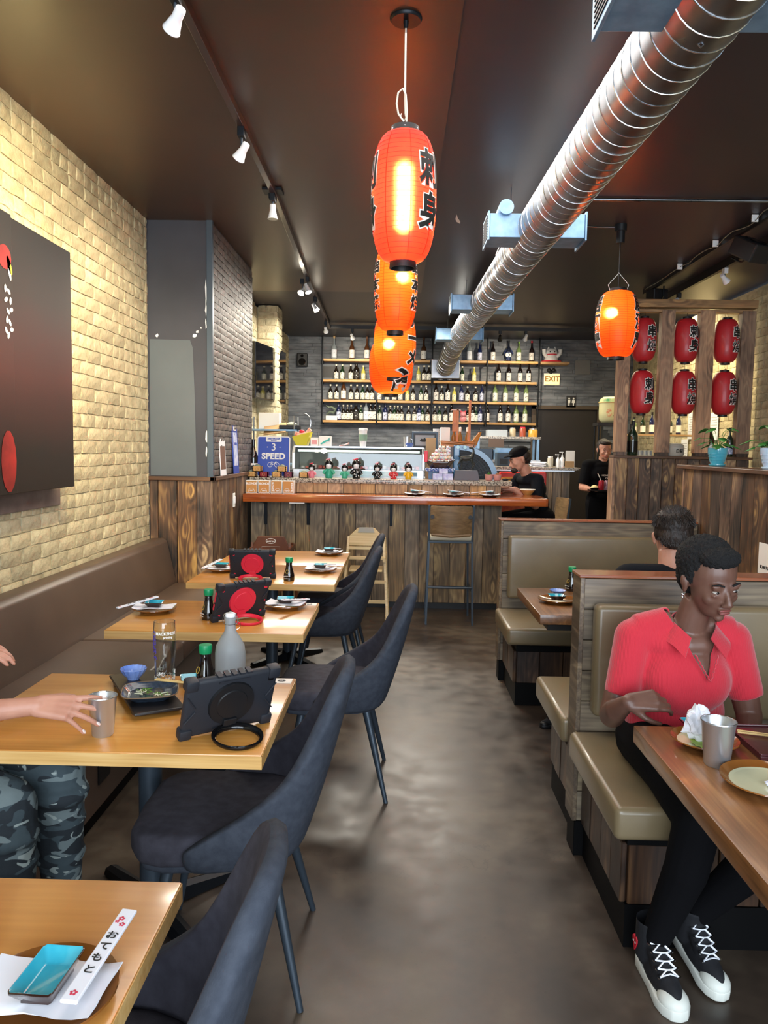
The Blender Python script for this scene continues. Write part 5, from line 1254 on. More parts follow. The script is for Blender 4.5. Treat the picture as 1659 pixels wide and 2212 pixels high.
# ================================================================== KITCHEN COUNTER THINGS
ZG = 1.25
case = thing('sushi_case', 'long glass-fronted refrigerated display case on the bar', 'display case', (-.405, 7.80, 1.24))
MB().box(-.665, .665, 0, .42, 0, .085).obj('base', m_steel, case, bevel=.004)
MB().box(-.60, -.02, -.004, 0, .015, .075).box(.0, .60, -.004, 0, .015, .075).obj('front_panel', MAT('pale_blue_panel', '#a6cdd8', .15, col2='#c6dfe6', nscale=3), case)
MB().prism([(.06, .315), (.0, .25), (-.0, .085), (.42, .085), (.42, .315)], -.675, -.645, 'x').prism([(.06, .315), (.0, .25), (-.0, .085), (.42, .085), (.42, .315)], .645, .675, 'x').obj('end_cheeks', m_steel, case, bevel=.004)
MB().box(-.66, .66, .05, .42, .305, .32).box(-.66, .66, .42, .43, .0, .32).obj('lid', m_steel, case)
MB().box(-.645, .645, .001, .004, .085, .25).add([(-.645, .002, .25), (.645, .002, .25), (.645, .06, .312), (-.645, .06, .312), (-.645, .006, .25), (.645, .006, .25), (.645, .063, .309), (-.645, .063, .309)], [(0, 1, 2, 3), (7, 6, 5, 4), (0, 4, 5, 1), (3, 2, 6, 7)]).obj('glass_front', m_glass, case)
MB().cyl((-.62, .05, .27), (.62, .05, .27), .012, n=10).obj('case_tube', EMIT('case_lamp', '#e8f4ea', .7), case)
MB().box(-.64, .64, .35, .41, .09, .30).obj('mirror_back', MAT('pale_back', '#83897c', .35), case)
rnd = random.Random(8); mb1 = MB(); mb2 = MB()
for k in range(26): (mb1 if k % 3 else mb2).box(-.6 + k * .047, -.565 + k * .047, .08, .20, .09, .11 + rnd.uniform(0, .02), rot=(0, 0, rnd.uniform(-.2, .2)))
mb1.obj('sliced_fish', MAT('salmon', '#d8705a', .4, col2='#c45a5a', nscale=12), case, bevel=.006); mb2.obj('white_fish', MAT('white_fish', '#dcd5cc', .4), case, bevel=.006)
for o in case.children:
    if 'fish' in o.name: o['kind'] = 'stuff'
MB().box(.38, .60, -.006, -.003, .03, .065).obj('badge', MAT('grey_blue_badge', '#5c8294', .4), case)
# kokeshi dolls
def kokeshi(x, s, body, dots, label, hairpin):
    t = thing('kokeshi_doll', label, 'doll', (x, 7.47, ZG), 0, 'kokeshi dolls on the granite')
    MB().lathe([(0, 0), (.030 * s, 0), (.034 * s, .01 * s), (.033 * s, .04 * s), (.026 * s, .07 * s), (.016 * s, .082 * s), (0, .084 * s)], 20).obj('kimono', body, t, smooth=60)
    for q in (-1, 1): MB().tube([(q * .012 * s, -.01 * s, .075 * s), (q * .036 * s, -.012 * s, .055 * s), (q * .046 * s, -.016 * s, .036 * s)], [.012 * s, .017 * s, .012 * s], 8).obj('sleeve', body, t, smooth=60)
    MB().ell((0, -.004 * s, .108 * s), (.031 * s, .030 * s, .030 * s), 18, 12).obj('face', m_porc, t, smooth=60)
    hb = MB().ell((0, .004 * s, .122 * s), (.039 * s, .035 * s, .036 * s), 18, 12).ell((-.026 * s, -.002, .108 * s), (.013 * s, .024 * s, .024 * s), 10, 8).ell((.026 * s, -.002, .108 * s), (.013 * s, .024 * s, .024 * s), 10, 8)
    hb.obj('hair', m_gloss, t, smooth=60)
    MB().ell((-.008 * s, 0, .162 * s), (.008 * s, .007 * s, .007 * s), 8, 6).ell((.006 * s, 0, .165 * s), (.008 * s, .007 * s, .007 * s), 8, 6).ell((-.022 * s, 0, .158 * s), (.006 * s, .006 * s, .006 * s), 8, 6).obj('hair_bobbles', hairpin, t, smooth=60)
    MB().ell((-.011 * s, -.033 * s, .107 * s), (.004 * s, .0015, .0012), 6, 4).ell((.011 * s, -.033 * s, .107 * s), (.004 * s, .0015, .0012), 6, 4).obj('eyes', m_ink, t)
    if dots:
        mb = MB(); rr = random.Random(int(x * 1000) & 255)
        for k in range(12): a = rr.uniform(-2.6, -.5); z = rr.uniform(.012, .065) * s; q = (.034 if z < .045 * s else .029) * s; mb.ell((q * math.cos(a), q * math.sin(a), z), (.0045 * s, .003 * s, .0045 * s), 6, 4)
        mb.obj('flower_print', dots, t)
m_pk, m_tl, m_kr, m_ky = MAT('pink_kimono', '#d87a88', .3), MAT('teal_kimono', '#2f9c7c', .3), MAT('red_kimono', '#c02a30', .3), MAT('yellow_kimono', '#d8a81c', .3)
m_tl2 = MAT('mint_kimono', '#45a987', .3)
kokeshi(-.841, .85, m_pk, None, 'small kokeshi doll in a pink kimono', m_redrub)
kokeshi(-.673, 1.12, m_tl, None, 'large kokeshi doll in a teal green kimono', m_pk)
kokeshi(-.519, .85, m_tl2, None, 'small kokeshi doll in a mint green kimono', m_redrub)
kokeshi(-.406, 1.15, m_gloss, m_card, 'large kokeshi doll in a black kimono with white flowers', m_redrub)
kokeshi(-.203, .92, m_gloss, m_card, 'small kokeshi doll in a black kimono with white flowers', m_pk)
kokeshi(-.045, .90, m_kr, m_card, 'small kokeshi doll in a red kimono with white flowers', m_redrub)
kokeshi(.100, .92, m_ky, None, 'small kokeshi doll in a yellow kimono', m_pk)
# wooden masu boxes
m_masu = MAT('cedar_box', '#c79c5c', .5, col2='#b98a4a', nscale=12); m_plum = MAT('plum_lacquer', '#6a2036', .2); m_redlac = MAT('red_lacquer', '#7c1420', .2)
def masu(x, z, mt, label, top=None, w=.085, y=7.45):
    t = thing('masu_box', label, 'box', (x, y, z), 0, 'masu boxes on the granite')
    h = .052
    MB().box(-w / 2, w / 2, -w / 2, -w / 2 + .008, 0, h).box(-w / 2, w / 2, w / 2 - .008, w / 2, 0, h).box(-w / 2, -w / 2 + .008, -w / 2, w / 2, 0, h).box(w / 2 - .008, w / 2, -w / 2, w / 2, 0, h).box(-w / 2, w / 2, -w / 2, w / 2, 0, .007).obj('box', mt, t)
    if mt is m_masu:
        for s_ in (-1, 1): MB().box(s_ * w / 2 - .002, s_ * w / 2 + .002, -w / 2 - .001, -w / 2 + .009, .013, .02).box(s_ * w / 2 - .002, s_ * w / 2 + .002, -w / 2 - .001, -w / 2 + .009, .032, .039).obj('finger_joint', m_boat, t)
    MB().tube([(.014 * math.cos(a), -w / 2 - .0005, .026 + .014 * math.sin(a)) for a in [2 * PI * k / 18 for k in range(18)]], .0013, 5, closed=True).obj('stamp', m_boat if mt is m_masu else m_masu, t)
    if top: MB().ell((0, 0, .05), (.03, .025, .022), 10, 8).obj('stones', MAT('grey_green_fill', '#7d8574', .8), t, smooth=60)
masu(-1.42, ZG, m_masu, 'pale wooden masu box at the far left of the granite', True)
masu(-1.30, ZG, m_redlac, 'dark red lacquer masu box on the granite')
masu(-1.178, ZG, m_masu, 'pale wooden masu box second from the left on the granite', True)
masu(-1.062, ZG, m_plum, 'plum lacquer masu box on the granite')
masu(-.915, ZG, m_masu, 'pale wooden masu box standing alone next to the dolls', True)
masu(-1.365, ZG + .053, m_masu, 'pale wooden masu box stacked on the two leftmost', True)
masu(-1.125, ZG + .053, m_masu, 'pale wooden masu box stacked in front of the blue sign', True)
# blue tin sign
m_bsign = MAT('blue_enamel', '#2c49a8', .3)
sg = thing('tin_sign', 'blue tin sign reading 3 SPEED with a bicycle', 'sign', (-1.235, 7.58, ZG), 0); sg.rotation_euler = (R(-6), 0, R(1))
def rrect(w, h, r, z0=0, n=5):
    return [(sx * (w / 2 - r) + r * math.cos(a), z0 + h / 2 + sz * (h / 2 - r) + r * math.sin(a)) for sx, sz, a0 in ((1, 1, 0), (-1, 1, PI / 2), (-1, -1, PI), (1, -1, 3 * PI / 2)) for a in [a0 + PI / 2 * k / n for k in range(n + 1)]]
MB().prism(rrect(.325, .40, .022), 0, .006, 'y').obj('white_edge', m_card, sg)
MB().prism(rrect(.308, .383, .018, .0085), -.0015, 0, 'y').obj('blue_face', m_bsign, sg)
MB().prism(rrect(.155, .05, .012, .345), -.003, -.0015, 'y').obj('badge', m_card, sg)
TEXT('AMSTERDAM', .021, 'lettering', m_bsign, sg, (0, -.0035, .375), bold=.001); TEXT('Brewery', .016, 'lettering', m_bsign, sg, (0, -.0035, .357), bold=.0005)
TEXT('3', .105, 'lettering', m_card, sg, (0, -.003, .29)); TEXT('·        ·', .05, 'lettering', m_card, sg, (0, -.003, .29), bold=.002)
TEXT('SPEED', .082, 'lettering', m_card, sg, (0, -.003, .20), bold=.003, sx=1.05)
o = bicycle(.062, .0022).obj('bicycle_print', m_card, sg, (0.0, -.003, .12), (PI / 2, 0, 0))
bt = thing('sake_bottle', 'large brown sake bottle left of the blue tin sign', 'bottle', (-1.435, 7.6, ZG)); MB().lathe([(0, .002), (.044, 0), (.047, .006), (.047, .19), (.042, .215), (.02, .26), (.015, .29), (.015, .365), (0, .366)], 24).obj('glass', m_soy, bt, smooth=60)
MB().open_lathe([(.0475, .03), (.0475, .13)], 24).obj('label', m_card, bt, smooth=60); me = TEXT('泉', .06, bold=.002); cut_grid(me, 5, 3); wrap(me, .0482, R(-80), .08); link_mesh('lettering', me, m_ink, bt)
# coaster boxes
for k, x in enumerate((-1.385, -1.268, -1.150, -1.036)):
    t = thing('coaster_box', ['white-edged tan box marked BLONDE, leftmost of four on the ledge', 'white-edged tan box marked BLONDE, second of four on the ledge', 'tan box with sideways BLONDE lettering, third of four on the ledge', 'tan box with sideways BLONDE lettering, rightmost of four on the ledge'][k], 'box', (x, 7.29, 1.108), 0, 'beer mat boxes on the ledge')
    MB().box(-.054, .054, -.05, .05, 0, .118).obj('box', m_card, t, bevel=.002)
    MB().box(-.049, .049, -.0515, -.05, .006, .112).obj('printed_face', MAT('tan_print_%d' % k, '#c08a4a', .6), t)
    sw = k > 1
    TEXT('BLONDE', .026 if not sw else .022, 'lettering', m_card, t, (0 if not sw else (-.034 if k == 2 else .034), -.0525, .088 if not sw else .06), (PI / 2, (0 if not sw else (R(90) if k == 2 else R(-90))), 0) if not sw else (PI / 2, R(90) if k == 2 else R(-90), 0), bold=.0012)
    MB().tube([((0 if not sw else (.012 if k == 2 else -.012)) + .03 * math.cos(a), -.052, .01 + .034 * math.sin(a)) for a in [PI * q / 12 for q in range(13)]], .0018, 5).obj('emblem', m_card, t)
    TEXT('100%', .016, 'lettering', m_card, t, ((0 if not sw else (.012 if k == 2 else -.012)), -.0525, .022), bold=.001)
# ================================================================== PEOPLE
def head_mb(s=1.0, nose=1.0, jaw=1.0):
    m = MB()
    m.ell((0, .012, .032), (.074, .092, .084), 24, 16).ell((0, -.02, -.018), (.062, .070, .088), 24, 16)
    m.ell((0, -.034, -.068), (.046 * jaw, .046, .036), 18, 12).ell((0, -.066, -.094), (.017, .014, .013), 12, 8)
    for q in (-1, 1):
        m.ell((q * .036, -.058, -.030), (.021, .020, .021), 12, 8)
        m.ell((q * .0755, .012, -.008), (.009, .017, .030), 12, 8, (0, 0, q * .35)); m.ell((q * .083, .018, .004), (.006, .013, .018), 10, 8, (0, 0, q * .5))
        m.ell((q * .011, -.098, -.040), (.0085 * nose, .009, .007), 10, 8)
        m.ell((q * .031, -.080, .018), (.020, .010, .006), 12, 6)
        m.ell((q * .031, -.079, -.0125), (.016, .008, .004), 12, 6); m.ell((q * .030, -.0785, .0075), (.0150, .0118, .0050), 12, 6)
    m.cyl((0, -.085, .006), (0, -.106, -.036), .0065, .0105 * nose, 12).ell((0, -.106, -.036), (.0105 * nose, .010, .009), 12, 8)
    m.ell((0, -.0875, -.059), (.023, .0095, .0055), 14, 8).ell((0, -.0865, -.068), (.020, .0095, .0065), 14, 8)
    return m
def xf(m, mat4, s=1.0):
    m.v = [tuple(mat4 @ (Vector(v) * s)) for v in m.v]; return m
def join(a, b_): return a.add(b_.v, b_.f)
def put_head(body, M4, s, t, eye_m=None, lipm=None, brow=None, nose=1.0, jaw=1.0, earring=False):
    join(body, xf(head_mb(nose=nose, jaw=jaw), M4, s))
    wh, ir, br, lp = MB(), MB(), MB(), MB()
    for q in (-1, 1):
        wh.ell((q * .030, -.0775, -.001), (.0120, .0105, .0040), 12, 8)
        ir.ell((q * .030, -.0872, -.0004), (.0050, .0020, .0040), 10, 6)
        br.tube([(q * .014, -.0905, .0205), (q * .030, -.0895, .0265), (q * .047, -.077, .021)], [.0028, .0034, .0018], 6)
    lp.ell((0, -.0925, -.0590), (.0205, .0048, .0040), 14, 6).ell((0, -.0920, -.0672), (.0175, .0048, .0046), 14, 6)
    for m_, mt, nm in ((wh, m_eye, 'eye'), (ir, m_pupil, 'iris'), (br, brow or m_hair, 'eyebrow'), (lp, lipm or m_liplight, 'lips')):
        xf(m_, M4, s).obj(nm, mt, t, smooth=60)
    if earring: xf(MB().ell((-.084, .004, -.040), .0045, 10, 8).ell((-.084, .004, -.049), .004, 10, 8), M4, s).obj('earring', m_chrome, t, smooth=60)
def hand(m, wrist, xdir, zdir, curls, side=1, s=1.0, spread=0.0, thumb=(0.9, 0.25), tips=None):
    """zdir: back of the hand; curls: bend per finger (rad per joint); side: +1 thumb on +y"""
    X = Vector(xdir).normalized(); Z = Vector(zdir); Z = (Z - X * Z.dot(X)).normalized(); Y = Z.cross(X); Wp = Vector(wrist)
    def P_(a, b_, c): return Wp + (X * a + Y * b_ * side + Z * c) * s
    bases = [(.086, .030), (.092, .010), (.088, -.010), (.080, -.028)]
    lens = [(.040, .025, .020), (.045, .028, .021), (.042, .026, .020), (.032, .020, .018)]
    for k, (bx_, by_) in enumerate(bases):
        m.cyl(P_(.0, by_ * .55, 0), P_(bx_, by_, 0), .0165 * s, .0115 * s, 12); m.ell(P_(bx_, by_, 0), .0118 * s, 12, 8)
        p = P_(bx_, by_, 0); ang = 0; sp = spread * (1.5 - k) * .3; r = (.0092, .0085, .0078, .0066) if k < 3 else (.0080, .0073, .0067, .0058)
        cu = curls[k] if isinstance(curls[k], (list, tuple)) else (curls[k],) * 3
        for j in range(3):
            ang += cu[j]; d = X * math.cos(ang) * math.cos(sp) + Y * side * math.sin(sp) - Z * math.sin(ang)
            q = p + d * lens[k][j] * s; m.cyl(p, q, r[j] * s, r[j + 1] * s, 12); m.ell(q, r[j + 1] * s, 12, 8); p = q
        if tips is not None: tips.append((p.copy(), d.copy(), (X * math.sin(ang) + Z * math.cos(ang)).normalized()))
    m.ell(P_(.04, 0, -.004), (.034 * s,) * 3 if False else (.038 * s, .034 * s, .015 * s), 12, 8, Matrix((X, Y, Z)).transposed().to_euler())
    p = P_(.018, .026, -.006); ang = thumb[0]; r = (.0145, .0105, .0092, .0075)
    for j, L in enumerate((.040, .030, .024)):
        d = X * math.cos(ang) + Y * side * math.sin(ang) - Z * (thumb[1] + .1 * j); d.normalize()
        q = p + d * L * s; m.cyl(p, q, r[j] * s, r[j + 1] * s, 12); m.ell(q, r[j + 1] * s, 12, 8); p = q; ang -= .32
    if tips is not None: tips.append((p.copy(), d.copy(), Z))
def keep(me, planes, test=None):
    """cut a garment: planes = [(point, normal)] keep the side the normal points away from"""
    bm = bmesh.new(); bm.from_mesh(me)
    for co, no in planes: bmesh.ops.bisect_plane(bm, geom=bm.verts[:] + bm.edges[:] + bm.faces[:], plane_co=co, plane_no=no, clear_outer=True)
    if test:
        for co, no in test[0]: bmesh.ops.bisect_plane(bm, geom=bm.verts[:] + bm.edges[:] + bm.faces[:], plane_co=co, plane_no=no)
        kill = [f for f in bm.faces if test[1](f.calc_center_median())]
        bmesh.ops.delete(bm, geom=kill, context='FACES')
    for f in bm.faces: f.smooth = True
    bm.to_mesh(me); bm.free(); return me
def thick(o, th=.003):
    s = o.modifiers.new('thickness', 'SOLIDIFY'); s.thickness = th; s.offset = -1; return o
def facing(loc, yaw=0.0, pitch=0.0, roll=0.0):
    """yaw 0 looks at the camera (-y); pitch>0 looks down"""
    return Matrix.Translation(loc) @ Euler((pitch, roll, yaw), 'XYZ').to_matrix().to_4x4()

# ---- woman in the coral polo
m_polo, nt, b = nodes('coral_rib_knit')
tc = N(nt, 'ShaderNodeTexCoord'); wv_ = N(nt, 'ShaderNodeTexWave', {'Vector': tc.outputs['Object'], 'Scale': 85.0, 'Distortion': .6, 'Detail': 1.0}); wv_.bands_direction = 'X'
b.inputs['Base Color'].default_value = c4(srgb('#bb1d30')); b.inputs['Roughness'].default_value = .85; b.inputs['Sheen Weight'].default_value = .3
bump(nt, b, wv_.outputs[0], .45, .0015)
m_blackcl = MAT('black_cotton', '#0a0a0d', .85, bscale=300, bstr=.2, spec=.12)
m_navycl = MAT('dark_navy_cotton', '#12151b', .85, bscale=300, bstr=.2, spec=.15)
wo = thing('person', 'woman in a coral knitted polo and black trousers seated in the near booth', 'person', (0, 0, 0))
bd = MB()
cx = .955
def w_torso(m, g=0.0, low=True):
    if low: m.ell((cx, 2.60, .60), (.160 + g, .125 + g, .115), 24, 16)
    m.ell((cx, 2.565, .69), (.150 + g, .112 + g, .12), 24, 16); m.ell((cx, 2.535, .82), (.158 + g, .115 + g, .14), 24, 16)
    for q in (-1, 1): m.ell((cx + q * .058, 2.480, .812), (.075 + g, .056 + g, .095), 20, 14)
    m.ell((cx, 2.478, .80), (.115 + g, .054 + g, .11), 20, 14)
    for q in (-1, 1): m.cyl((cx + q * .04, 2.53, 1.0), (cx + q * .15, 2.53, .965), .04 + g, .045 + g, 14)
    m.ell((cx, 2.53, .93), (.150 + g, .085 + g, .060), 20, 12)
    m.cyl((.795, 2.53, .945), (1.115, 2.53, .945), .052 + g, .052 + g, 16); m.ell((.795, 2.53, .94), .055 + g, 16, 10); m.ell((1.115, 2.53, .94), .055 + g, 16, 10)
w_torso(bd)
bd.cyl((cx + .005, 2.53, .94), (.985, 2.485, 1.085), .055, .047, 18)
limb(bd, [((.79, 2.53, .93), .052), ((.716, 2.475, .695), .042), ((.708, 2.40, .735), .036), ((.722, 2.325, .788), .024)])
hand(bd, (.722, 2.325, .788), (.88, -.25, .18), (-.1, -.75, .65), [(.5, .7, .5), (.75, .9, .6), (.85, 1.0, .6), (.95, 1.0, .6)], side=-1, s=.92, thumb=(.75, .35))
limb(bd, [((1.12, 2.53, .93), .052), ((1.180, 2.51, .69), .042), ((1.13, 2.40, .63), .034), ((1.075, 2.34, .625), .024)])
hand(bd, (1.075, 2.34, .625), (-.75, -.6, 0), (0, .2, 1), [.25, .28, .3, .35], side=1, s=.9)
LG = [((.868, 2.60, .575), .092), ((.862, 2.33, .582), .082), ((.850, 2.075, .535), .056), ((.835, 2.10, .38), .052), ((.790, 2.175, .135), .034), ((.787, 2.185, .07), .034)]
LG2 = [((1.045, 2.60, .575), .092), ((1.06, 2.33, .582), .082), ((1.06, 2.085, .535), .056), ((1.03, 2.13, .38), .052), ((.925, 2.245, .16), .034), ((.92, 2.25, .10), .034)]
limb(bd, LG); limb(bd, LG2)
put_head(bd, facing((1.005, 2.455, 1.150), R(12), R(14), R(-4)), 1.04, wo, lipm=m_lip, brow=m_afro, nose=1.15, earring=True)
link_mesh('body', blob(bd, .0045, 5), m_skin_d, wo)
# polo
pm = MB(); w_torso(pm, .011)
pm.ell((cx, 2.575, .655), (.168, .125, .075), 24, 14)
pm.cyl((.795, 2.53, .945), (.747, 2.487, .755), .064, .056, 18); pm.cyl((1.115, 2.53, .945), (1.168, 2.512, .755), .064, .056, 18)
me = blob(pm, .005, 16)
ap = Vector((.998, 2.4, .835)); 
def inV(c): return c.y < 2.52 and c.z > .835 and abs(c.x - (.998 - (c.z - .835) * .14)) < (c.z - .835) * .42
nl = Vector((math.cos(math.atan(.56)), 0, math.sin(math.atan(.56)))); nr = Vector((-math.cos(math.atan(.28)), 0, math.sin(math.atan(.28))))
me = keep(me, [((0, 0, .632), (0, 0, -1))], ([(ap, nl), (ap, nr)], inV))
o = link_mesh('polo_shirt', me, m_polo, wo); thick(o, .004)
def strip(mb, inner, outer, th=.004):
    n = len(inner); vs = [Vector(p) for p in inner] + [Vector(p) for p in outer]
    nrm = []
    vs2 = []
    for i, v in enumerate(vs):
        d = Vector((v.x - .985, v.y - 2.5, .05)).normalized(); vs2.append(v + d * th)
    fs = [(i, i + 1, n + i + 1, n + i) for i in range(n - 1)]
    N2 = 2 * n
    fs += [(N2 + i + 1, N2 + i, N2 + n + i, N2 + n + i + 1) for i in range(n - 1)]
    loop = list(range(n)) + list(range(2 * n - 1, n - 1, -1)); L = len(loop)
    fs += [(loop[(k + 1) % L], loop[k], N2 + loop[k], N2 + loop[(k + 1) % L]) for k in range(L)]
    return mb.add(vs + vs2, fs)
cb = MB()
for q in (-1, 1):
    inn, out = [], []
    for k in range(9):
        f = k / 8; a = PI / 2 + q * f * R(128)          # from the nape round to the front
        ri = .062 + .006 * f; ro = .088 + .022 * f
        inn.append((.978 + ri * math.cos(a), 2.505 + ri * math.sin(a), 1.025 - .035 * f ** 2))
        out.append((.978 + ro * math.cos(a), 2.505 + ro * math.sin(a) * (1 + .25 * f), .985 - .045 * f ** 1.5))
    inn.append((.978 + q * -.030, 2.435, .965)); out.append((.978 + q * -.062, 2.392, .912))
    strip(cb, inn, out)
cb.obj('collar', m_polo, wo, smooth=50)
zig = MB()
for q, sl in ((-1, .56), (1, .28)):
    pts = [(.998 + q * (z - .835) * sl + .0015 * (-1) ** k, 2.392 + (z - .835) * .12, z) for k, z in enumerate([.838 + .0075 * j for j in range(12)])]
    zig.tube(pts, .0028, 6)
zig.obj('scalloped_edge', m_polo, wo, smooth=60)
tm = MB(); w_torso(tm, .006); limb(tm, [(p, r + .009) for p, r in LG[:-1]], caps=True); limb(tm, [(p, r + .009) for p, r in LG2[:-1]], caps=True)
me = blob(tm, .006, 5); me = keep(me, [((0, 0, .69), (0, 0, 1)), ((0, 0, .10), (0, 0, -1))]); link_mesh('trousers', me, m_blackcl, wo)
# short curly hair
def hairball(t, M4, s, parts, mat, amp, name='hair', vox=.005, cut=None):
    m = MB()
    for c, r in parts: m.ell(c, r, 20, 14)
    xf(m, M4, s); me = blob(m, vox, 1)
    rr = random.Random(4)
    for v in me.vertices:
        n_ = v.normal; v.co += n_ * (amp * (mnoise.noise(Vector(v.co) * 120) * .7 + rr.uniform(-.5, .5)))
    return link_mesh(name, me, mat, t)
WM = facing((1.005, 2.455, 1.150), R(12), R(14), R(-4))
hairball(wo, WM, 1.04, [((0, .035, .050), (.086, .092, .084)), ((0, .062, .005), (.070, .058, .080)), ((-.062, .02, .03), (.022, .04, .045)), ((.062, .02, .03), (.022, .04, .045)), ((0, -.035, .088), (.062, .045, .032))], m_afro, .005)
# high-top canvas shoes
m_canvas = MAT('black_canvas', '#121318', .8, bscale=400, bstr=.3); m_sole = MAT('off_white_rubber', '#cdd0c8', .5); m_lace = MAT('white_lace', '#e8ecf4', .75)
m_heart = MAT('red_patch', '#b01828', .6)
def shoe(parent, heel, toe, lift=0.0, patch=False):
    heel, toe = Vector(heel), Vector(toe); d = (toe - heel).normalized(); L = (toe - heel).length
    M3 = Matrix((d, Vector((0, 0, 1)).cross(d).normalized(), d.cross(Vector((0, 0, 1)).cross(d).normalized()))).transposed()
    def G(p): return heel + M3 @ Vector(p)
    k = L / .255
    def mk(m): m.v = [tuple(G(Vector(v) * k)) for v in m.v]; return m
    out = [(.0, .0), (.004, .022), (.03, .032), (.08, .034), (.13, .036), (.19, .044), (.225, .038), (.248, .022), (.255, 0)]
    out = out + [(x, -y) for x, y in out[-2:0:-1]]
    so = mk(MB().prism(out, 0, .030, 'z')).obj('shoe_sole', m_sole, parent, bevel=.004, smooth=50)
    cap = mk(MB().ell((.205, 0, .030), (.048, .040, .030), 18, 10)).obj('toe_cap', m_sole, parent, smooth=60)
    up = MB().ell((.135, 0, .040), (.11, .036, .040), 18, 12).ell((.05, 0, .05), (.048, .032, .05), 18, 12).cyl((.058, 0, .05), (.066, 0, .165), .044, .047, 18).cyl((.17, 0, .045), (.062, 0, .125), .030, .030, 14)
    up.v = [tuple(G(Vector(v) * k)) for v in up.v]; me = blob(up, .004, 4)
    me = keep(me, [(G((0, 0, .162 * k)), M3 @ Vector((0, 0, 1)))]); u = link_mesh('shoe_upper', me, m_canvas, parent)
    def surf(i): f = i / 6; return Vector((.175 - .105 * f, 0, .074 + .072 * f))
    for i in range(7):
        c = surf(i); w = .018 + .004 * (i % 2) * 0; nrm = Vector((.6, 0, .8)) * .010
        nxt = surf(min(i + 1, 6))
        for q in (-1, 1):
            a = c + Vector((0, q * .024, -.006)) + nrm * .4; b_ = (c + nxt) / 2 + nrm; e = nxt + Vector((0, -q * .024, -.006)) + nrm * .4
            if i < 6: mk(MB().tube([a, b_ + Vector((0, q * .006, 0)), b_ - Vector((0, q * .006, 0)), e], .0044, 6, flat=.5)).obj('lace', m_lace, parent, smooth=60)
            mk(MB().cyl(a + Vector((0, q * .003, -.002)), a + Vector((.001, q * .003, .002)), .0048, n=12)).obj('eyelet', m_chrome, parent)
        mk(MB().tube([c + Vector((0, -.024, -.005)) + nrm * .5, c + nrm * 1.1, c + Vector((0, .024, -.005)) + nrm * .5], .0044, 6, flat=.5)).obj('lace', m_lace, parent, smooth=60) if i in (0,) else None
    kn = surf(6) + Vector((.012, 0, .012)); mb = MB()
    for a in (.5, 2.2, 3.9, 5.4): mb.tube([kn, kn + Vector((.012, math.cos(a) * .022, math.sin(a) * .02)), kn + Vector((.018, math.cos(a + .7) * .020, math.sin(a + .7) * .022 - .008)), kn], .003, 6)
    mk(mb).obj('lace_bow', m_lace, parent, smooth=60)
    if patch:
        hp = [(.0, -.014), (.012, .002), (.013, .010), (.007, .014), (.0, .009), (-.007, .014), (-.013, .010), (-.012, .002)]
        m_ = MB().add([(.055 + a * 1.1, -.0480, .088 + b_ * 1.5) for a, b_ in hp] + [(.055 + a * 1.1, -.0430, .088 + b_ * 1.5) for a, b_ in hp], [tuple(range(8)), tuple(range(8, 16))[::-1]] + [(i, 8 + i, 8 + (i + 1) % 8, (i + 1) % 8) for i in range(8)])
        mk(m_).obj('heart_patch', m_heart, parent)
        mk(MB().ell((.050, -.0490, .092), (.004, .001, .003), 8, 4).ell((.062, -.0490, .092), (.004, .001, .003), 8, 4)).obj('patch_marks', m_card, parent)
    return so
shoe(wo, (.778, 2.262, .0), (.800, 1.992, .0), patch=True)
shoe(wo, (.905, 2.325, .040), (.950, 2.075, .002))

# ---- man in the next booth, back to the camera
mn = thing('person', 'man in a black T-shirt seen from behind over the booth divider', 'person', (0, 0, 0))
bd = MB(); mx_ = 1.20
def m_torso(m, x, y, z0, g=0.0, lean=0.10, w=1.0):
    """torso from the hips at z0 up to the shoulders, leaning by lean along y"""
    m.ell((x, y, z0 + .08), (.165 * w + g, .12 + g, .12), 20, 14).ell((x, y + lean * .35, z0 + .22), (.150 * w + g, .105 + g, .14), 20, 14)
    m.ell((x, y + lean * .7, z0 + .37), (.175 * w + g, .115 + g, .14), 20, 14); m.ell((x, y + lean, z0 + .46), (.165 * w + g, .085 + g, .065), 20, 12)
    m.cyl((x - .175 * w, y + lean, z0 + .47), (x + .175 * w, y + lean, z0 + .47), .055 + g, .055 + g, 16); m.ell((x - .178 * w, y + lean, z0 + .465), .058 + g, 16, 10); m.ell((x + .178 * w, y + lean, z0 + .465), .058 + g, 16, 10)
m_torso(bd, mx_, 3.20, .54, lean=.12, w=1.08)
bd.cyl((mx_, 3.32, .98), (mx_ + .005, 3.36, 1.13), .062, .058, 16)
arms = []
for q in (-1, 1):
    A_ = [((mx_ + q * .19, 3.32, 1.005), .055), ((mx_ + q * .23, 3.42, .74), .044), ((mx_ + q * .13, 3.62, .79), .034), ((mx_ + q * .10, 3.67, .79), .026)]
    limb(bd, A_); arms.append(A_); hand(bd, A_[-1][0], (-q * .4, .8, -.05), (0, 0, 1), [.3, .3, .35, .4], side=q)
    limb(bd, [((mx_ + q * .09, 3.22, .585), .09), ((mx_ + q * .10, 3.62, .58), .062), ((mx_ + q * .10, 3.62, .30), .052), ((mx_ + q * .10, 3.64, .07), .04)])
    bd.ell((mx_ + q * .10, 3.70, .045), (.045, .12, .042), 12, 8)
MM = facing((mx_ + .01, 3.385, 1.185), R(180 - 8), R(10), 0)
put_head(bd, MM, .99, mn)
link_mesh('body', blob(bd, .006, 5), m_skin_f, mn)
sm = MB(); m_torso(sm, mx_, 3.20, .54, .010, lean=.12, w=1.08)
for A_ in arms: (p0, r0), (p1, r1) = A_[0], A_[1]; p0, p1 = Vector(p0), Vector(p1); sm.cyl(p0, p0.lerp(p1, .72), .066, .058, 16)
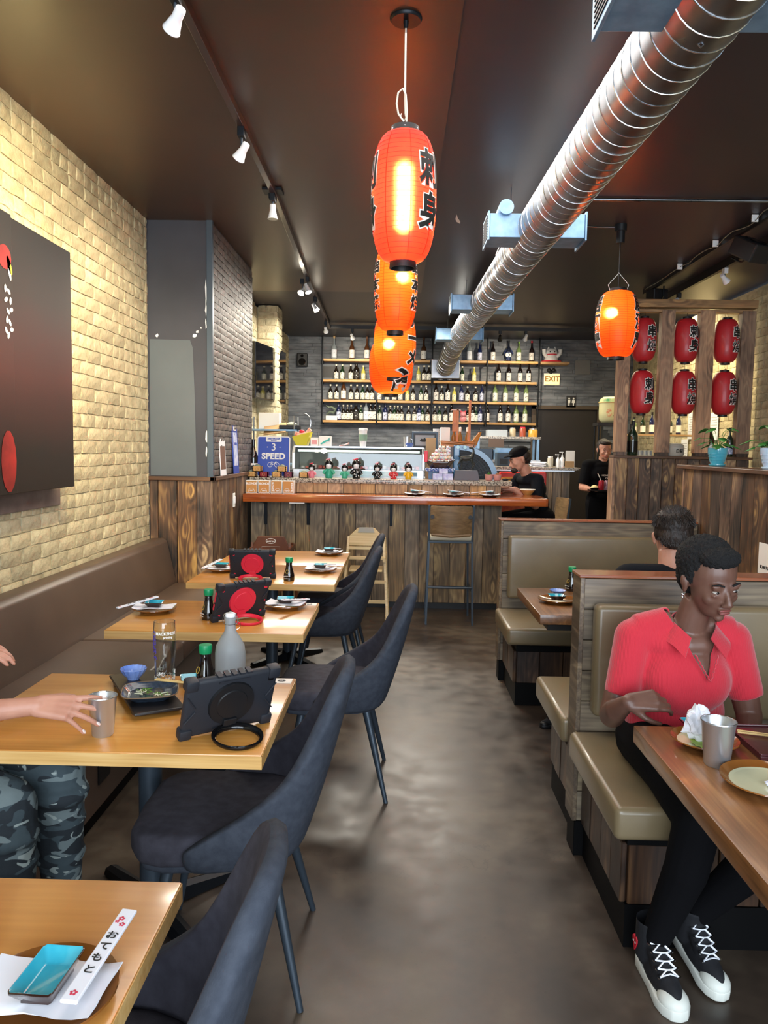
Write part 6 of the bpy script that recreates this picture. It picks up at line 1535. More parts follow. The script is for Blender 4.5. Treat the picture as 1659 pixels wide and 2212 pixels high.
link_mesh('t_shirt', blob(sm, .006, 6), m_navycl, mn)
tm = MB(); tm.ell((mx_, 3.20, .58), (.185, .135, .10), 20, 12)
for q in (-1, 1): limb(tm, [((mx_ + q * .09, 3.22, .585), .098), ((mx_ + q * .10, 3.62, .58), .072), ((mx_ + q * .10, 3.63, .30), .062), ((mx_ + q * .10, 3.64, .10), .05)])
link_mesh('trousers', blob(tm, .008, 5), m_blackcl, mn)
h_ = hairball(mn, MM, .99, [((0, .035, .055), (.084, .088, .080)), ((0, .068, .0), (.068, .046, .060)), ((-.066, .03, .02), (.016, .04, .04)), ((.066, .03, .02), (.016, .04, .04)), ((0, -.035, .092), (.060, .05, .030))], m_hair, .0025)
rnd = random.Random(12); tf = MB()
for k in range(1500):
    u = rnd.uniform(0, 2 * PI); vv = rnd.uniform(-.55, 1.0); q = math.sqrt(1 - (vv * .97) ** 2); d = Vector((math.cos(u) * q, math.sin(u) * q, vv))
    if d.y < -.35 and d.z < .62 or d.y < .2 and d.z < -.1: continue
    p = Vector((0, .037, .052)) + Vector((d.x * .083, d.y * .087, d.z * .079))
    if vv < 0: p = Vector((0, .062, .0)) + Vector((d.x * .068, d.y * .048, d.z * .060))
    fl = Vector((0, -.9, .1)) if d.z > .55 else Vector((0, .25, -1))
    fl = fl - d * fl.dot(d); e = p + (d * .42 + fl.normalized() + Vector((rnd.uniform(-.3, .3), rnd.uniform(-.3, .3), rnd.uniform(-.25, .25)))).normalized() * rnd.uniform(.012, .022)
    tf.cyl(p - d * .002, e, .0026, .0007, 4, caps=False)
xf(tf, MM, .99); o = tf.obj('hair_tufts', m_hair, mn, smooth=60); o['kind'] = 'stuff'

# ---- customer at the right end of the bar
cu_ = thing('person', 'customer in dark T-shirt and black cap sitting at the bar end', 'person', (0, 0, 0))
B0 = Matrix.Translation((1.50, 8.02, 0)) @ Matrix.Rotation(R(-68), 4, 'Z')     # built facing -y, then turned towards -x
bd = MB(); m_torso(bd, 0, 0, .78, lean=-.17)
bd.cyl((0, -.16, 1.25), (0, -.24, 1.40), .060, .056, 16)
Ab = [[((-.18, -.17, 1.235), .055), ((-.22, -.26, 1.02 + .10), .046), ((-.13, -.47, 1.155), .034), ((-.10, -.50, 1.155), .026)], [((.18, -.17, 1.235), .055), ((.235, -.22, 1.0), .044), ((.16, -.42, 1.155), .034), ((.14, -.45, 1.155), .026)]]
for q, A_ in zip((-1, 1), Ab): limb(bd, A_); hand(bd, A_[-1][0], (-q * .5, -.8, 0), (0, 0, 1), [.3, .3, .35, .4], side=-q)
for q in (-1, 1):
    limb(bd, [((q * .09, 0, .86), .09), ((q * .11, -.40, .84), .06), ((q * .11, -.38, .56), .05), ((q * .11, -.30, .40), .038)]); bd.ell((q * .11, -.37, .36), (.042, .12, .04), 12, 8)
HM = facing((0, -.285, 1.455), R(-10), R(18), 0)
put_head(bd, HM, 1.06, cu_, jaw=1.15)
for o in cu_.children: o.matrix_basis = B0 @ o.matrix_basis
def pl(name, me, mat, par, M4): o = link_mesh(name, me, mat, par); o.matrix_basis = M4; return o
pl('body', blob(bd, .0065, 5), m_skin_f, cu_, B0)
sm = MB(); m_torso(sm, 0, 0, .78, .011, lean=-.17)
for A_ in Ab: (p0, r0), (p1, r1) = A_[0], A_[1]; p0, p1 = Vector(p0), Vector(p1); sm.cyl(p0, p0.lerp(p1, .75), .067, .060, 16)
pl('t_shirt', blob(sm, .0065, 6), m_navycl, cu_, B0)
tm = MB(); tm.ell((0, 0, .86), (.18, .13, .10), 20, 12)
for q in (-1, 1): limb(tm, [((q * .09, 0, .865), .098), ((q * .11, -.40, .84), .07), ((q * .11, -.38, .56), .058), ((q * .11, -.30, .42), .048)])
pl('trousers', blob(tm, .008, 5), m_blackcl, cu_, B0)
o = hairball(cu_, HM, 1.06, [((0, .045, .03), (.080, .080, .070)), ((0, .07, -.01), (.066, .045, .055))], m_hair, .003); o.matrix_basis = B0
cp = MB(); cp.ell((0, .015, .062), (.086, .100, .066), 24, 14); cp.ell((0, -.085, .062), (.062, .060, .008), 20, 8); xf(cp, HM, 1.06); pl('cap', blob(cp, .005, 3), m_blackcl, cu_, B0)
hb2 = xf(MB().ell((0, -.075, -.085), (.045, .035, .03), 14, 8), HM, 1.06); pl('beard', blob(hb2, .005, 2), m_hair, cu_, B0)

# ---- server
sv = thing('person', 'server in a black T-shirt and apron carrying a tray of drinks', 'person', (0, 0, 0))
B1 = Matrix.Translation((2.375, 9.0, 0)) @ Matrix.Rotation(R(4), 4, 'Z')
bd = MB(); m_torso(bd, 0, 0, .92, lean=-.01, w=1.0)
bd.cyl((0, -.01, 1.38), (0, -.02, 1.49), .052, .050, 16)
As = [[((-.18, -.01, 1.375), .052), ((-.235, -.02, 1.13), .044), ((-.215, -.20, 1.12), .032), ((-.205, -.23, 1.125), .025)], [((.18, -.01, 1.375), .052), ((.235, -.02, 1.13), .044), ((.20, -.20, 1.12), .032), ((.19, -.23, 1.125), .025)]]
for q, A_ in zip((-1, 1), As): limb(bd, A_); hand(bd, A_[-1][0], (-q * .35, -.8, -.2), (q * .3, 0, -1), [.5, .5, .5, .5], side=q, s=.92)
for q in (-1, 1):
    limb(bd, [((q * .085, 0, .95), .09), ((q * .09, -.01, .50), .058), ((q * .09, .0, .30), .052), ((q * .09, .02, .08), .036)]); bd.ell((q * .09, -.05, .045), (.042, .12, .04), 12, 8)
SM_ = facing((0, -.045, 1.565), R(0), R(6), 0)
put_head(bd, SM_, 1.0, sv)
for o in sv.children: o.matrix_basis = B1 @ o.matrix_basis
pl('body', blob(bd, .0065, 5), m_skin_f, sv, B1)
sm = MB(); m_torso(sm, 0, 0, .92, .012, lean=-.01)
for A_ in As: (p0, r0), (p1, r1) = A_[0], A_[1]; p0, p1 = Vector(p0), Vector(p1); sm.cyl(p0, p0.lerp(p1, .85), .066, .064, 16)
pl('t_shirt', blob(sm, .0065, 6), m_blackcl, sv, B1)
tm = MB(); tm.ell((0, 0, .95), (.18, .13, .10), 20, 12)
for q in (-1, 1): limb(tm, [((q * .085, 0, .95), .10), ((q * .09, -.01, .50), .070), ((q * .09, .0, .30), .062), ((q * .09, .02, .08), .052)])
pl('trousers', blob(tm, .008, 5), m_blackcl, sv, B1)
am = MB(); am.prism([(-.19, 1.02), (.19, 1.02), (.22, .55), (-.22, .55)], -.155, -.145, 'y'); pl('apron', am.mesh('apron', 40, bevel=.003), m_blackcl, sv, B1)
for body_, z in (('HONEY CAFE', 1.275), ('CREW', 1.24)):
    o = TEXT(body_, .026, 'shirt_lettering', m_card, sv, (0, 0, 0), bold=.0004, depth=.0006); o.matrix_basis = B1 @ Matrix.Translation((.03, -.137 if z > 1.26 else -.132, z)) @ Matrix.Rotation(R(90), 4, 'X')
o = hairball(sv, SM_, 1.0, [((0, .035, .050), (.082, .088, .080)), ((0, .075, .02), (.06, .05, .06)), ((0, -.025, .085), (.064, .06, .034)), ((-.068, .02, -.0), (.014, .04, .06)), ((.068, .02, -.0), (.014, .04, .06))], m_hair, .003); o.matrix_basis = B1
ty = thing('drinks_tray', 'round black tray of drinks held by the server', 'tray', (2.32, 8.70, 1.105)); MB().lathe([(0, 0), (.165, 0), (.18, .018), (.176, .018), (.163, .006), (0, .006)], 36).obj('tray', m_black, ty, smooth=50)
def can(x, y, z, mt, label, h=.115, r=.031, straw=False):
    t = thing('drink_can', label, 'can', (x, y, z)); MB().lathe([(0, .003), (r * .8, 0), (r, .008), (r, h * .9), (r * .82, h), (r * .8, h - .003), (0, h - .005)], 20).obj('can', mt, t, smooth=50)
    if straw: MB().cyl((.0, 0, h - .01), (-.045, 0, h + .08), .004, n=8).obj('straw', m_card, t)
can(2.275, 8.64, 1.111, MAT('crimson_can', '#a82838', .3, .3), 'crimson drink can with a white straw on the round tray', straw=True)
can(2.345, 8.66, 1.111, MAT('pale_can', '#c9b8c4', .3, .3, col2='#8a4a68', nscale=30), 'pale patterned can beside the crimson can on the round tray')
can(2.41, 8.70, 1.111, MAT('silver_can', '#a8a4a8', .3, .6), 'silver can at the right of the round tray')
fd = thing('food_bowl', 'small black bowl of pale food on the round tray', 'bowl', (2.205, 8.66, 1.111)); MB().lathe([(0, 0), (.03, 0), (.055, .03), (.052, .03), (.0, .01)], 20).obj('bowl', m_gloss, fd, smooth=50); MB().ell((0, 0, .03), (.045, .04, .03), 12, 8).obj('food', MAT('pale_food', '#d8c890', .7, bscale=60, bstr=.8), fd, smooth=60)

# ---- guest at the left, mostly outside the frame
gs = thing('person', 'guest in camouflage trousers on the wall bench, hand on the steel tumbler', 'person', (0, 0, 0))
bd = MB(); B2 = Matrix.Translation((-1.56, 2.20, 0)) @ Matrix.Rotation(R(90), 4, 'Z')
tb = MB(); m_torso(tb, 0, 0, .49, lean=-.03, w=.95); xf(tb, B2); join(bd, tb)
bd.cyl((-1.53, 2.20, .96), (-1.51, 2.20, 1.10), .052, .048, 16)
sh_r, sh_l = Vector((-1.53, 2.03, .95)), Vector((-1.53, 2.37, .95))
tips = []
limb(bd, [(sh_r, .052), ((-1.36, 1.93, .80), .042), ((-1.20, 1.935, .835), .038), ((-1.00, 1.985, .850), .0265), ((-.960, 1.995, .852), .026)])
hand(bd, (-.960, 1.995, .852), (1, .10, -.08), (-.12, -.62, .8), [(.10, .22, .18), (.26, .22, .18), (.42, .22, .20), (.62, .2, .15)], side=1, s=1.0, spread=.5, thumb=(.6, .35), tips=tips)
limb(bd, [(sh_l, .052), ((-1.44, 2.42, .72), .042), ((-1.36, 2.36, .86), .032), ((-1.345, 2.34, .90), .024)])
hand(bd, (-1.345, 2.34, .90), (1, -.15, .15), (0, -.3, .9), [.35, .4, .45, .5], side=-1, s=.95)
GL = [((-1.52, 2.29, .575), .095), ((-1.25, 2.28, .59), .088), ((-1.02, 2.25, .575), .068), ((-1.03, 2.27, .34), .060), ((-1.05, 2.33, .09), .042)]
GL2 = [((-1.52, 2.10, .575), .095), ((-1.28, 2.08, .58), .088), ((-1.075, 2.05, .545), .068), ((-1.08, 2.06, .34), .060), ((-1.10, 2.10, .09), .042)]
limb(bd, GL); limb(bd, GL2); bd.ell((-.99, 2.33, .045), (.12, .042, .04), 12, 8); bd.ell((-1.04, 2.10, .045), (.12, .042, .04), 12, 8)
GM = facing((-1.475, 2.20, 1.19), R(90), R(10), 0); put_head(bd, GM, 1.02, gs)
link_mesh('body', blob(bd, .0038, 5), m_skin_f, gs)
nb = MB()
for p, d, up in tips[:4]:
    nb.ell(p - d * .004 + up * .0058, (.0075, .0048, .0018), 12, 6, Matrix((d, up.cross(d), up)).transposed().to_euler())
nb.obj('fingernails', MAT('pale_nail', '#e6d3cc', .25, coat=.5), gs, smooth=60)
sm = MB(); tb = MB(); m_torso(tb, 0, 0, .49, .011, lean=-.03, w=.95); xf(tb, B2); join(sm, tb); sm.cyl(sh_r, sh_r.lerp(Vector((-1.36, 1.93, .80)), .6), .064, .058, 16); sm.cyl(sh_l, sh_l.lerp(Vector((-1.44, 2.42, .72)), .6), .064, .058, 16)
link_mesh('t_shirt', blob(sm, .007, 6), m_blackcl, gs)
m_camo, nt, b = nodes('camouflage_cotton')
tc = N(nt, 'ShaderNodeTexCoord'); mp_ = N(nt, 'ShaderNodeMapping', {'Vector': tc.outputs['Object'], 'Scale': (1, 1, 1.9)})
prev = None
for k, (col, lo_, sc_) in enumerate((('#232a30', 0, 9), ('#3d4a50', .50, 11), ('#6d7a7c', .58, 13), ('#98a3a0', .63, 16))):
    if prev is None: prev = N(nt, 'ShaderNodeRGB'); prev.outputs[0].default_value = c4(srgb(col)); prev = prev.outputs[0]; continue
    of = N(nt, 'ShaderNodeVectorMath', {0: mp_.outputs[0], 1: (k * 3.1, k * 1.7, k * 5.3)}, operation='ADD')
    nn = N(nt, 'ShaderNodeTexNoise', {'Vector': of.outputs[0], 'Scale': float(sc_), 'Detail': 1.5, 'Distortion': .6})
    st = N(nt, 'ShaderNodeMapRange', {'Value': nn.outputs[0], 'From Min': lo_, 'From Max': lo_ + .012})
    prev = N(nt, 'ShaderNodeMix', {'Factor': st.outputs[0], 6: prev, 7: c4(srgb(col))}, data_type='RGBA').outputs[2]
nt.links.new(prev, b.inputs['Base Color']); b.inputs['Roughness'].default_value = .9
n2_ = N(nt, 'ShaderNodeTexNoise', {'Vector': tc.outputs['Object'], 'Scale': 18.0, 'Detail': 3.0}); bump(nt, b, n2_.outputs[0], .5, .012)
tm = MB(); tm.ell((-1.56, 2.20, .57), (.13, .19, .10), 20, 12); limb(tm, [(p, r + .011) for p, r in GL]); limb(tm, [(p, r + .011) for p, r in GL2])
for p, r in (((-1.01, 2.24, .50), .074), ((-1.07, 2.04, .47), .074), ((-1.03, 2.27, .40), .070), ((-1.08, 2.06, .38), .070), ((-1.04, 2.29, .28), .068), ((-1.09, 2.07, .26), .068)): tm.ell(p, (r + .012, r + .01, .045), 16, 8)
link_mesh('camouflage_trousers', blob(tm, .007, 3), m_camo, gs)
hairball(gs, GM, 1.02, [((0, .035, .050), (.084, .09, .082)), ((0, .075, -.02), (.07, .05, .09))], m_hair, .003, vox=.007)
bp = Vector((-1.045, 1.978, .845)); MB().tube([bp + Vector((.004 * math.sin(3 * a), .0285 * math.cos(a), .0285 * math.sin(a))) for a in [2 * PI * k / 30 for k in range(30)]], .0013, 6, closed=True).obj('bracelet', MAT('gold', '#d8b060', .2, 1.0), gs, smooth=60)
# ================================================================== WALL THINGS
m_art, nt, b = nodes('maroon_gradient_canvas')
tc = N(nt, 'ShaderNodeTexCoord'); sx_ = N(nt, 'ShaderNodeSeparateXYZ', {0: tc.outputs['Object']})
nn = N(nt, 'ShaderNodeTexNoise', {'Vector': tc.outputs['Object'], 'Scale': 3.0, 'Detail': 2.0})
zz_ = N(nt, 'ShaderNodeMath', {0: nn.outputs[0], 1: .10, 2: sx_.outputs[2]}, operation='MULTIPLY_ADD')
mr = N(nt, 'ShaderNodeMapRange', {'Value': zz_.outputs[0], 'From Min': -.60, 'From Max': .70})
cr = N(nt, 'ShaderNodeValToRGB', {0: mr.outputs[0]}); e = cr.color_ramp.elements
e[0].position = .15; e[0].color = c4(srgb('#1d1714')); e[1].position = .95; e[1].color = c4(srgb('#231f1d'))
q = e.new(.45); q.color = c4(srgb('#45221d')); q = e.new(.62); q.color = c4(srgb('#3a211d')); q = e.new(.74); q.color = c4(srgb('#2b221e'))
nt.links.new(cr.outputs[0], b.inputs['Base Color']); b.inputs['Roughness'].default_value = .5; b.inputs['Specular IOR Level'].default_value = .35
pa = thing('painting', 'two-panel dark maroon painting hung on the cream brick wall', 'painting', (-1.845, 3.96, 1.955))
MB().box(-.018, .018, -.33, .345, -.645, .645).obj('canvas_panel', m_art, pa, bevel=.003, label='nearly plain maroon and black panel')
cl = MB().box(-.018, .018, -.40, .40, -.645, .645).obj('canvas_panel', m_art, pa, (.02, -.745, 0), bevel=.003, label='panel with red cloth and white petals')
m_pr, m_pw, m_py = MAT('painted_red', '#b02a24', .5, col2='#7c1c18', nscale=6), MAT('painted_white', '#d8dce2', .5), MAT('painted_yellow', '#d8cc3a', .5)
def flake(cy_, cz_, ry, rz_, mt, nm, rot=0): 
    pts = [(.0195, cy_ + ry * math.cos(a) * math.cos(rot) - rz_ * math.sin(a) * math.sin(rot), cz_ + ry * math.cos(a) * math.sin(rot) + rz_ * math.sin(a) * math.cos(rot)) for a in [2 * PI * k / 14 for k in range(14)]]
    MB().add(pts, [tuple(range(14))]).obj(nm, mt, cl)
flake(.325, -.49, .07, .145, m_pr, 'painted_cloth'); flake(.33, .44, .06, .055, m_pr, 'painted_flower'); flake(.372, .41, .016, .045, m_py, 'painted_petal', .5); flake(.37, .385, .012, .045, m_pw, 'painted_petal', .3)
for k, (y_, z_) in enumerate(((.33, .30), (.36, .29), (.335, .25), (.375, .25), (.35, .20), (.38, .21), (.34, .16), (.365, .15), (.38, .12), (.35, .09), (.33, .11))): flake(y_, z_, .010, .018, m_pw, 'painted_petal', k)
for o in cl.children: pass
for s_ in (-.5, .5): MB().box(-.08, -.018, -.2, -.18, s_ - .02, s_ + .02).box(-.08, -.018, .18, .2, s_ - .02, s_ + .02).obj('wall_spacer', m_black, pa)
# warm strip lamps behind the painting's edges
light('painting_strip_light', 'AREA', (-1.905, 4.265, 1.97), 5.0, (1, .80, .38), .03, (-1.96, 4.36, 1.97), 1.2)
light('painting_strip_light', 'AREA', (-1.905, 3.75, 2.56), 4.0, (1, .80, .38), 1.0, (-1.97, 3.75, 2.68), .03)

def poster(name, label, loc, w, h, rz, mt, lean=0):
    t = thing(name, label, 'poster', loc, rz); t.rotation_euler = (R(lean), 0, rz)
    MB().box(-w / 2, w / 2, -.002, .002, 0, h).obj('sheet', mt, t); return t
p1 = poster('notice', 'curled white and brown notice leaning on the column trim', (-1.435, 6.30, 1.306), .20, .30, R(90), m_paper, -3); MB().box(-.085, .085, -.003, -.002, .05, .24).obj('brown_print', MAT('brown_print', '#6a4a3c', .6), p1)
p2 = poster('upright_sign', 'narrow blue bordered sign propped on the column trim', (-1.43, 6.78, 1.306), .22, .42, R(90), m_bsign, -3); MB().box(-.075, .075, -.003, -.002, .07, .36).obj('white_print', MAT('pale_blue_print', '#8fa3d8', .5, col2='#d8def0', nscale=18), p2); MB().box(-.05, .05, -.004, -.003, .375, .41).obj('badge', m_card, p2); TEXT('3 SPEED', .035, 'lettering', m_bsign, p2, (0, -.004, .26))
swi = thing('light_switch', 'white light switch plate on the side of the plank column', 'switch', (-1.436, 6.70, 1.075), R(90)); MB().box(-.04, .04, 0, .006, -.062, .062).obj('plate', m_white, swi, bevel=.003)
for x in (-.017, .017): MB().box(x - .009, x + .009, -.006, .001, -.03, .03).obj('rocker', m_paper, swi, bevel=.002)
swi.location = (-1.432, 6.70, 1.075)
for i, (y, z0, z1, sheet) in enumerate(((9.75, 1.72, 2.05, 'upper sheet with printed heading'), (9.95, 1.42, 1.72, 'lower plain sheet'), (9.05, 1.70, 2.02, 'single long sheet'))):
    t = thing('wall_notice', 'white paper %s taped to the right brick wall behind the lattice' % sheet, 'notice', (3.66, y, (z0 + z1) / 2), R(90)); h = z1 - z0
    MB().box(-.11, .11, -.001, .001, -h / 2, h / 2).obj('paper', m_paper, t)
    mb = MB()
    for k in range(7): mb.box(-.085, .085 - .02 * (k % 3), .0011, .0016, h / 2 - .06 - k * .03, h / 2 - .055 - k * .03)
    mb.obj('print_lines', MAT('grey_print', '#8a8a88', .7), t)

# ================================================================== BAR STOOL, HIGH CHAIRS
def bar_stool(x, y, rz, label):
    t = thing('bar_stool', label, 'stool', (x, y, 0), rz)          # back towards -y
    for sx in (-1, 1):
        MB().tube([(sx * .205, -.20, 0), (sx * .19, -.17, .74), (sx * .195, -.205, 1.06)], .0125, 4).obj('leg', m_bluesteel, t)
        MB().tube([(sx * .20, .20, 0), (sx * .18, .16, .74)], .0125, 4).obj('leg', m_bluesteel, t)
        MB().cyl((sx * .198, -.19, .30), (sx * .195, .19, .30), .010, n=6).obj('side_rail', m_bluesteel, t)
    MB().cyl((-.198, -.19, .33), (.198, -.19, .33), .010, n=6).obj('rear_rail', m_bluesteel, t)
    MB().cyl((-.195, .19, .27), (.195, .19, .27), .011, n=6).obj('footrest', m_bluesteel, t)
    MB().box(-.19, .19, -.18, .165, .725, .745).obj('seat_frame', m_bluesteel, t, bevel=.003)
    MB().box(-.195, .195, -.165, .19, .745, .785).obj('seat', MAT('cream_seat_pad', '#c9bfa8', .6), t, bevel=.015, seg=3, smooth=60)
    n = 11; vs = []
    for z, r_ in ((.80, .0), (.835, .0), (.93, .0), (1.02, 0), (1.055, 0)):
        for th in (0, 1):
            for i in range(n):
                a = (i / (n - 1) - .5) * 2; bow = -.045 * (1 - a * a); hw = .195 - (.02 if z in (.80, 1.055) else 0)
                vs.append((a * hw, -.178 + bow - (z - .80) * .10 + (.012 if th else 0), z))
    fs = []
    for k in range(4):
        for i in range(n - 1):
            a = k * 2 * n + i; fs.append((a, a + 1, a + 2 * n + 1, a + 2 * n)); b_ = a + n; fs.append((b_, b_ + 2 * n, b_ + 2 * n + 1, b_ + 1))
    for i in range(n - 1): fs.append((i, n + i, n + i + 1, i + 1)); q = 8 * n; fs.append((q + i, q + i + 1, q + n + i + 1, q + n + i))
    for k in range(4):
        for i in (0, n - 1): a = k * 2 * n + i; fs.append((a, a + 2 * n, a + 3 * n, a + n))
    MB().add(vs, fs).obj('backrest', m_oak, t, smooth=40)
    for sx in (-1, 1): MB().lathe([(0, 0), (.018, 0), (.018, .01), (0, .01)], 12, (0, 0, 0)).obj('bolt_plate', m_black, t, (sx * .165, -.205, .96), (PI / 2, 0, 0))
    MB().tube([(-.17, -.20, .80), (0, -.235, .79), (.17, -.20, .80)], .012, 6).obj('lower_back_rail', m_oak, t, smooth=50)
    return t
bs0 = bar_stool(.472, 6.90, 0, 'bar stool with curved wooden back standing at the bar ledge')
clone(bs0, (1.54, 8.06, 0), R(98), 'bar stool the customer in the cap sits on')
hc = thing('high_chair', 'pale birch high chair seen past the aisle chairs', 'high chair', (-.275, 6.84, 0))
for sx in (-1, 1):
    MB().tube([(sx * .205, -.22, 0), (sx * .155, -.03, .76)], .014, 4).obj('leg', m_birch, hc); MB().tube([(sx * .205, .26, 0), (sx * .165, .10, .74)], .014, 4).obj('leg', m_birch, hc)
    MB().box(sx * .19 - .01, sx * .19 + .01, -.20, .24, .03, .06).obj('foot_rail', m_birch, hc)
    MB().box(sx * .165 - .012, sx * .165 + .012, -.15, .22, .55, .585).obj('arm_rail', m_birch, hc)
MB().prism([(-.15, .68), (.15, .68), (.15, .765), (.075, .84), (-.075, .84), (-.15, .765)], -.05, -.034, 'y').obj('backrest', m_birch, hc, bevel=.004)
MB().prism([(-.075, .80), (.075, .80), (.06, .845), (-.06, .845)], -.056, -.05, 'y').obj('top_cap', MAT('grey_cap', '#a3a096', .5), hc)
MB().box(-.15, .15, -.08, .2, .45, .465).obj('seat', m_birch, hc, bevel=.003)
for z, y_ in ((.575, -.08), (.37, -.13), (.20, -.17), (.66, -.05)): MB().box(-.17 - (.6 - z) * .06, .17 + (.6 - z) * .06, y_ - .008, y_ + .008, z - .014, z + .014).obj('rung', m_birch, hc, bevel=.002)
MB().tube([(.02, -.09, .56), (.04, -.12, .4), (.03, -.13, .28)], .008, 6).obj('strap', m_black, hc)
hb_ = thing('high_chair', 'dark brown high chair with oval badge behind the joined tables', 'high chair', (-1.115, 6.80, 0))
for sx in (-1, 1):
    MB().tube([(sx * .21, -.22, 0), (sx * .165, -.05, .70)], .015, 4).obj('leg', m_brownchair, hb_); MB().tube([(sx * .21, .24, 0), (sx * .165, .10, .68)], .015, 4).obj('leg', m_brownchair, hb_)
    MB().box(sx * .17 - .012, sx * .17 + .012, -.1, .22, .62, .66).obj('arm_rail', m_brownchair, hb_, bevel=.004)
MB().prism([(-.185, .56), (.185, .56), (.165, .66), (.115, .755), (-.115, .755), (-.165, .66)], -.07, -.05, 'y').obj('backrest', m_brownchair, hb_, bevel=.004)
MB().lathe([(0, 0), (.044, 0), (.044, .002), (0, .002)], 24, (0, 0, 0), 1.0, .55).obj('oval_badge', m_card, hb_, (0, -.0705, .715), (PI / 2, 0, 0)); MB().lathe([(0, 0), (.040, 0), (.040, .002), (0, .002)], 24, (0, 0, 0), 1.0, .5).obj('badge_centre', m_brownchair, hb_, (0, -.072, .715), (PI / 2, 0, 0)); TEXT('eutron', .026, 'lettering', m_card, hb_, (0, -.0745, .715), bold=.0005)
MB().tube([(-.08, -.0715, .625), (.08, -.0715, .625), (.08, -.0715, .665), (-.08, -.0715, .665)], .0012, 4, closed=True).obj('warning_frame', m_card, hb_)
MB().box(-.16, .16, -.05, .2, .42, .435).obj('seat', m_brownchair, hb_)
for z in (.30, .15): MB().box(-.19, .19, -.17, -.15, z - .014, z + .014).obj('rung', m_brownchair, hb_)

# ================================================================== THINGS ON AND BEHIND THE BAR
ZT = 1.56
cp_ = thing('travel_cup', 'tall pale tumbler with green sleeve on the display case', 'cup', (-.368, 7.95, ZT)); MB().lathe([(0, 0), (.032, 0), (.044, .165), (.0, .165)], 24).obj('cup', m_porc, cp_, smooth=50); MB().lathe([(.0385, .06), (.0425, .06), (.0445, .125), (.042, .125)], 24).obj('sleeve', MAT('sage_sleeve', '#7f9c8a', .6), cp_, smooth=50); MB().lathe([(0, .165), (.049, .165), (.049, .178), (.043, .19), (0, .19)], 24).obj('lid', m_porc, cp_, smooth=40)
yb = thing('food_model_boat', 'yellow boat-shaped dish of toy seafood on the display case', 'dish', (-.99, 7.95, ZT), R(-8))
MB().add([(-.06, -.04, 0), (.05, -.04, 0), (.05, .04, 0), (-.06, .04, 0), (-.10, -.06, .09), (.09, -.06, .14), (.09, .06, .14), (-.10, .06, .09)], [(0, 1, 2, 3), (0, 4, 5, 1), (1, 5, 6, 2), (2, 6, 7, 3), (3, 7, 4, 0), (4, 7, 6, 5)]).obj('boat', MAT('yellow_boat', '#c8bc30', .4), yb, bevel=.004)
MB().tube([(-.08, 0, .12), (-.02, 0, .11), (.04, 0, .13), (.08, 0, .17)], [.028, .026, .018, .022], 10).obj('toy_prawn', MAT('coral_toy', '#e0603a', .4, col2='#f0d8c8', nscale=18), yb, smooth=60); MB().ell((-.01, 0, .145), (.03, .03, .02), 10, 6).obj('toy_roe', m_redrub, yb, smooth=60)
MB().tube([(.03 + .0 * a + .07 * math.sin(a) - .02, .02, .14 + .16 * (1 - math.cos(a)) / 2 * 1.2) for a in [k * PI / 10 for k in range(11)]], .0025, 6).obj('wire_whisk', m_chrome, yb, smooth=60)
def carton(x, y, z, w, h, d, mt, label, name='carton', prnt=None, cat='box'):
    t = thing(name, label, cat, (x, y, z)); MB().box(-w / 2, w / 2, -d / 2, d / 2, 0, h).obj('carton', mt, t, bevel=.002)
    if prnt: MB().box(-w * .36, w * .36, -d / 2 - .0015, -d / 2, h * .2, h * .7).obj('printed_face', prnt, t)
    return t
carton(-.868, 7.95, ZT, .078, .085, .05, m_card, 'small white carton with red print on the display case', prnt=MAT('red_tint_print', '#d89a9a', .6))
gl = carton(-.757, 7.95, ZT, .125, .10, .07, m_card, 'white glove box with teal hand picture on the display case')
MB().tube([(-.045, -.037, .02), (-.01, -.037, .045), (.03, -.037, .065)], [.010, .016, .012], 8, flat=.15).obj('hand_print', MAT('teal_print', '#2fa09a', .5), gl)
for k in range(4): MB().tube([(.015, -.037, .055), (.05, -.037, .05 + .012 * k)], .004, 6, flat=.3).obj('finger_print', bpy.data.materials['teal_print'], gl)
tgs = thing('tongs', 'small tongs lying on the display case', 'tongs', (-.56, 7.92, ZT)); MB().tube([(-.05, 0, .005), (0, 0, .012), (.05, 0, .03)], .006, 6).tube([(-.05, .015, .005), (0, .012, .012), (.05, 0, .035)], .006, 6).obj('tongs', MAT('pink_handle', '#b88a84', .4), tgs, smooth=60)
kp = thing('mixing_cup', 'tall metal mixing cup at the right end of the display case', 'cup', (.085, 8.0, ZT)); MB().lathe([(0, 0), (.03, 0), (.038, .11), (.036, .11), (.03, .01), (0, .01)], 20).obj('cup', m_steel, kp, smooth=50); MB().tube([(.035, 0, .09), (.06, 0, .08), (.06, 0, .04), (.033, 0, .03)], .003, 6).obj('handle', m_steel, kp)
bs_ = thing('bowl_stack', 'stack of small blue bowls in front of the metal mixing cup', 'bowls', (.11, 7.89, ZT)); 
for k in range(3): MB().lathe([(0, 0), (.025, 0), (.045, .022), (.043, .022), (0, .006)], 20).obj('bowl', m_bluegl, bs_, (0, 0, .012 * k), smooth=50)
pf_ = thing('picture_frame', 'silver framed grey card with a dark mountain emblem', 'frame', (.255, 8.12, ZT))
MB().box(-.12, .16, 0, .02, -.02, .17).obj('frame', m_bluesteel, pf_, bevel=.003); MB().box(-.10, .14, -.002, 0, .0, .15).obj('mount', m_black, pf_); MB().box(-.08, .12, -.004, -.002, .02, .13).obj('card', MAT('grey_card', '#8d8f94', .6), pf_)
MB().prism([(-.035, .07), (-.015, .095), (.0, .085), (.015, .105), (.045, .07), (.02, .06), (-.01, .06)], -.006, -.004, 'y').obj('emblem', m_ink, pf_)
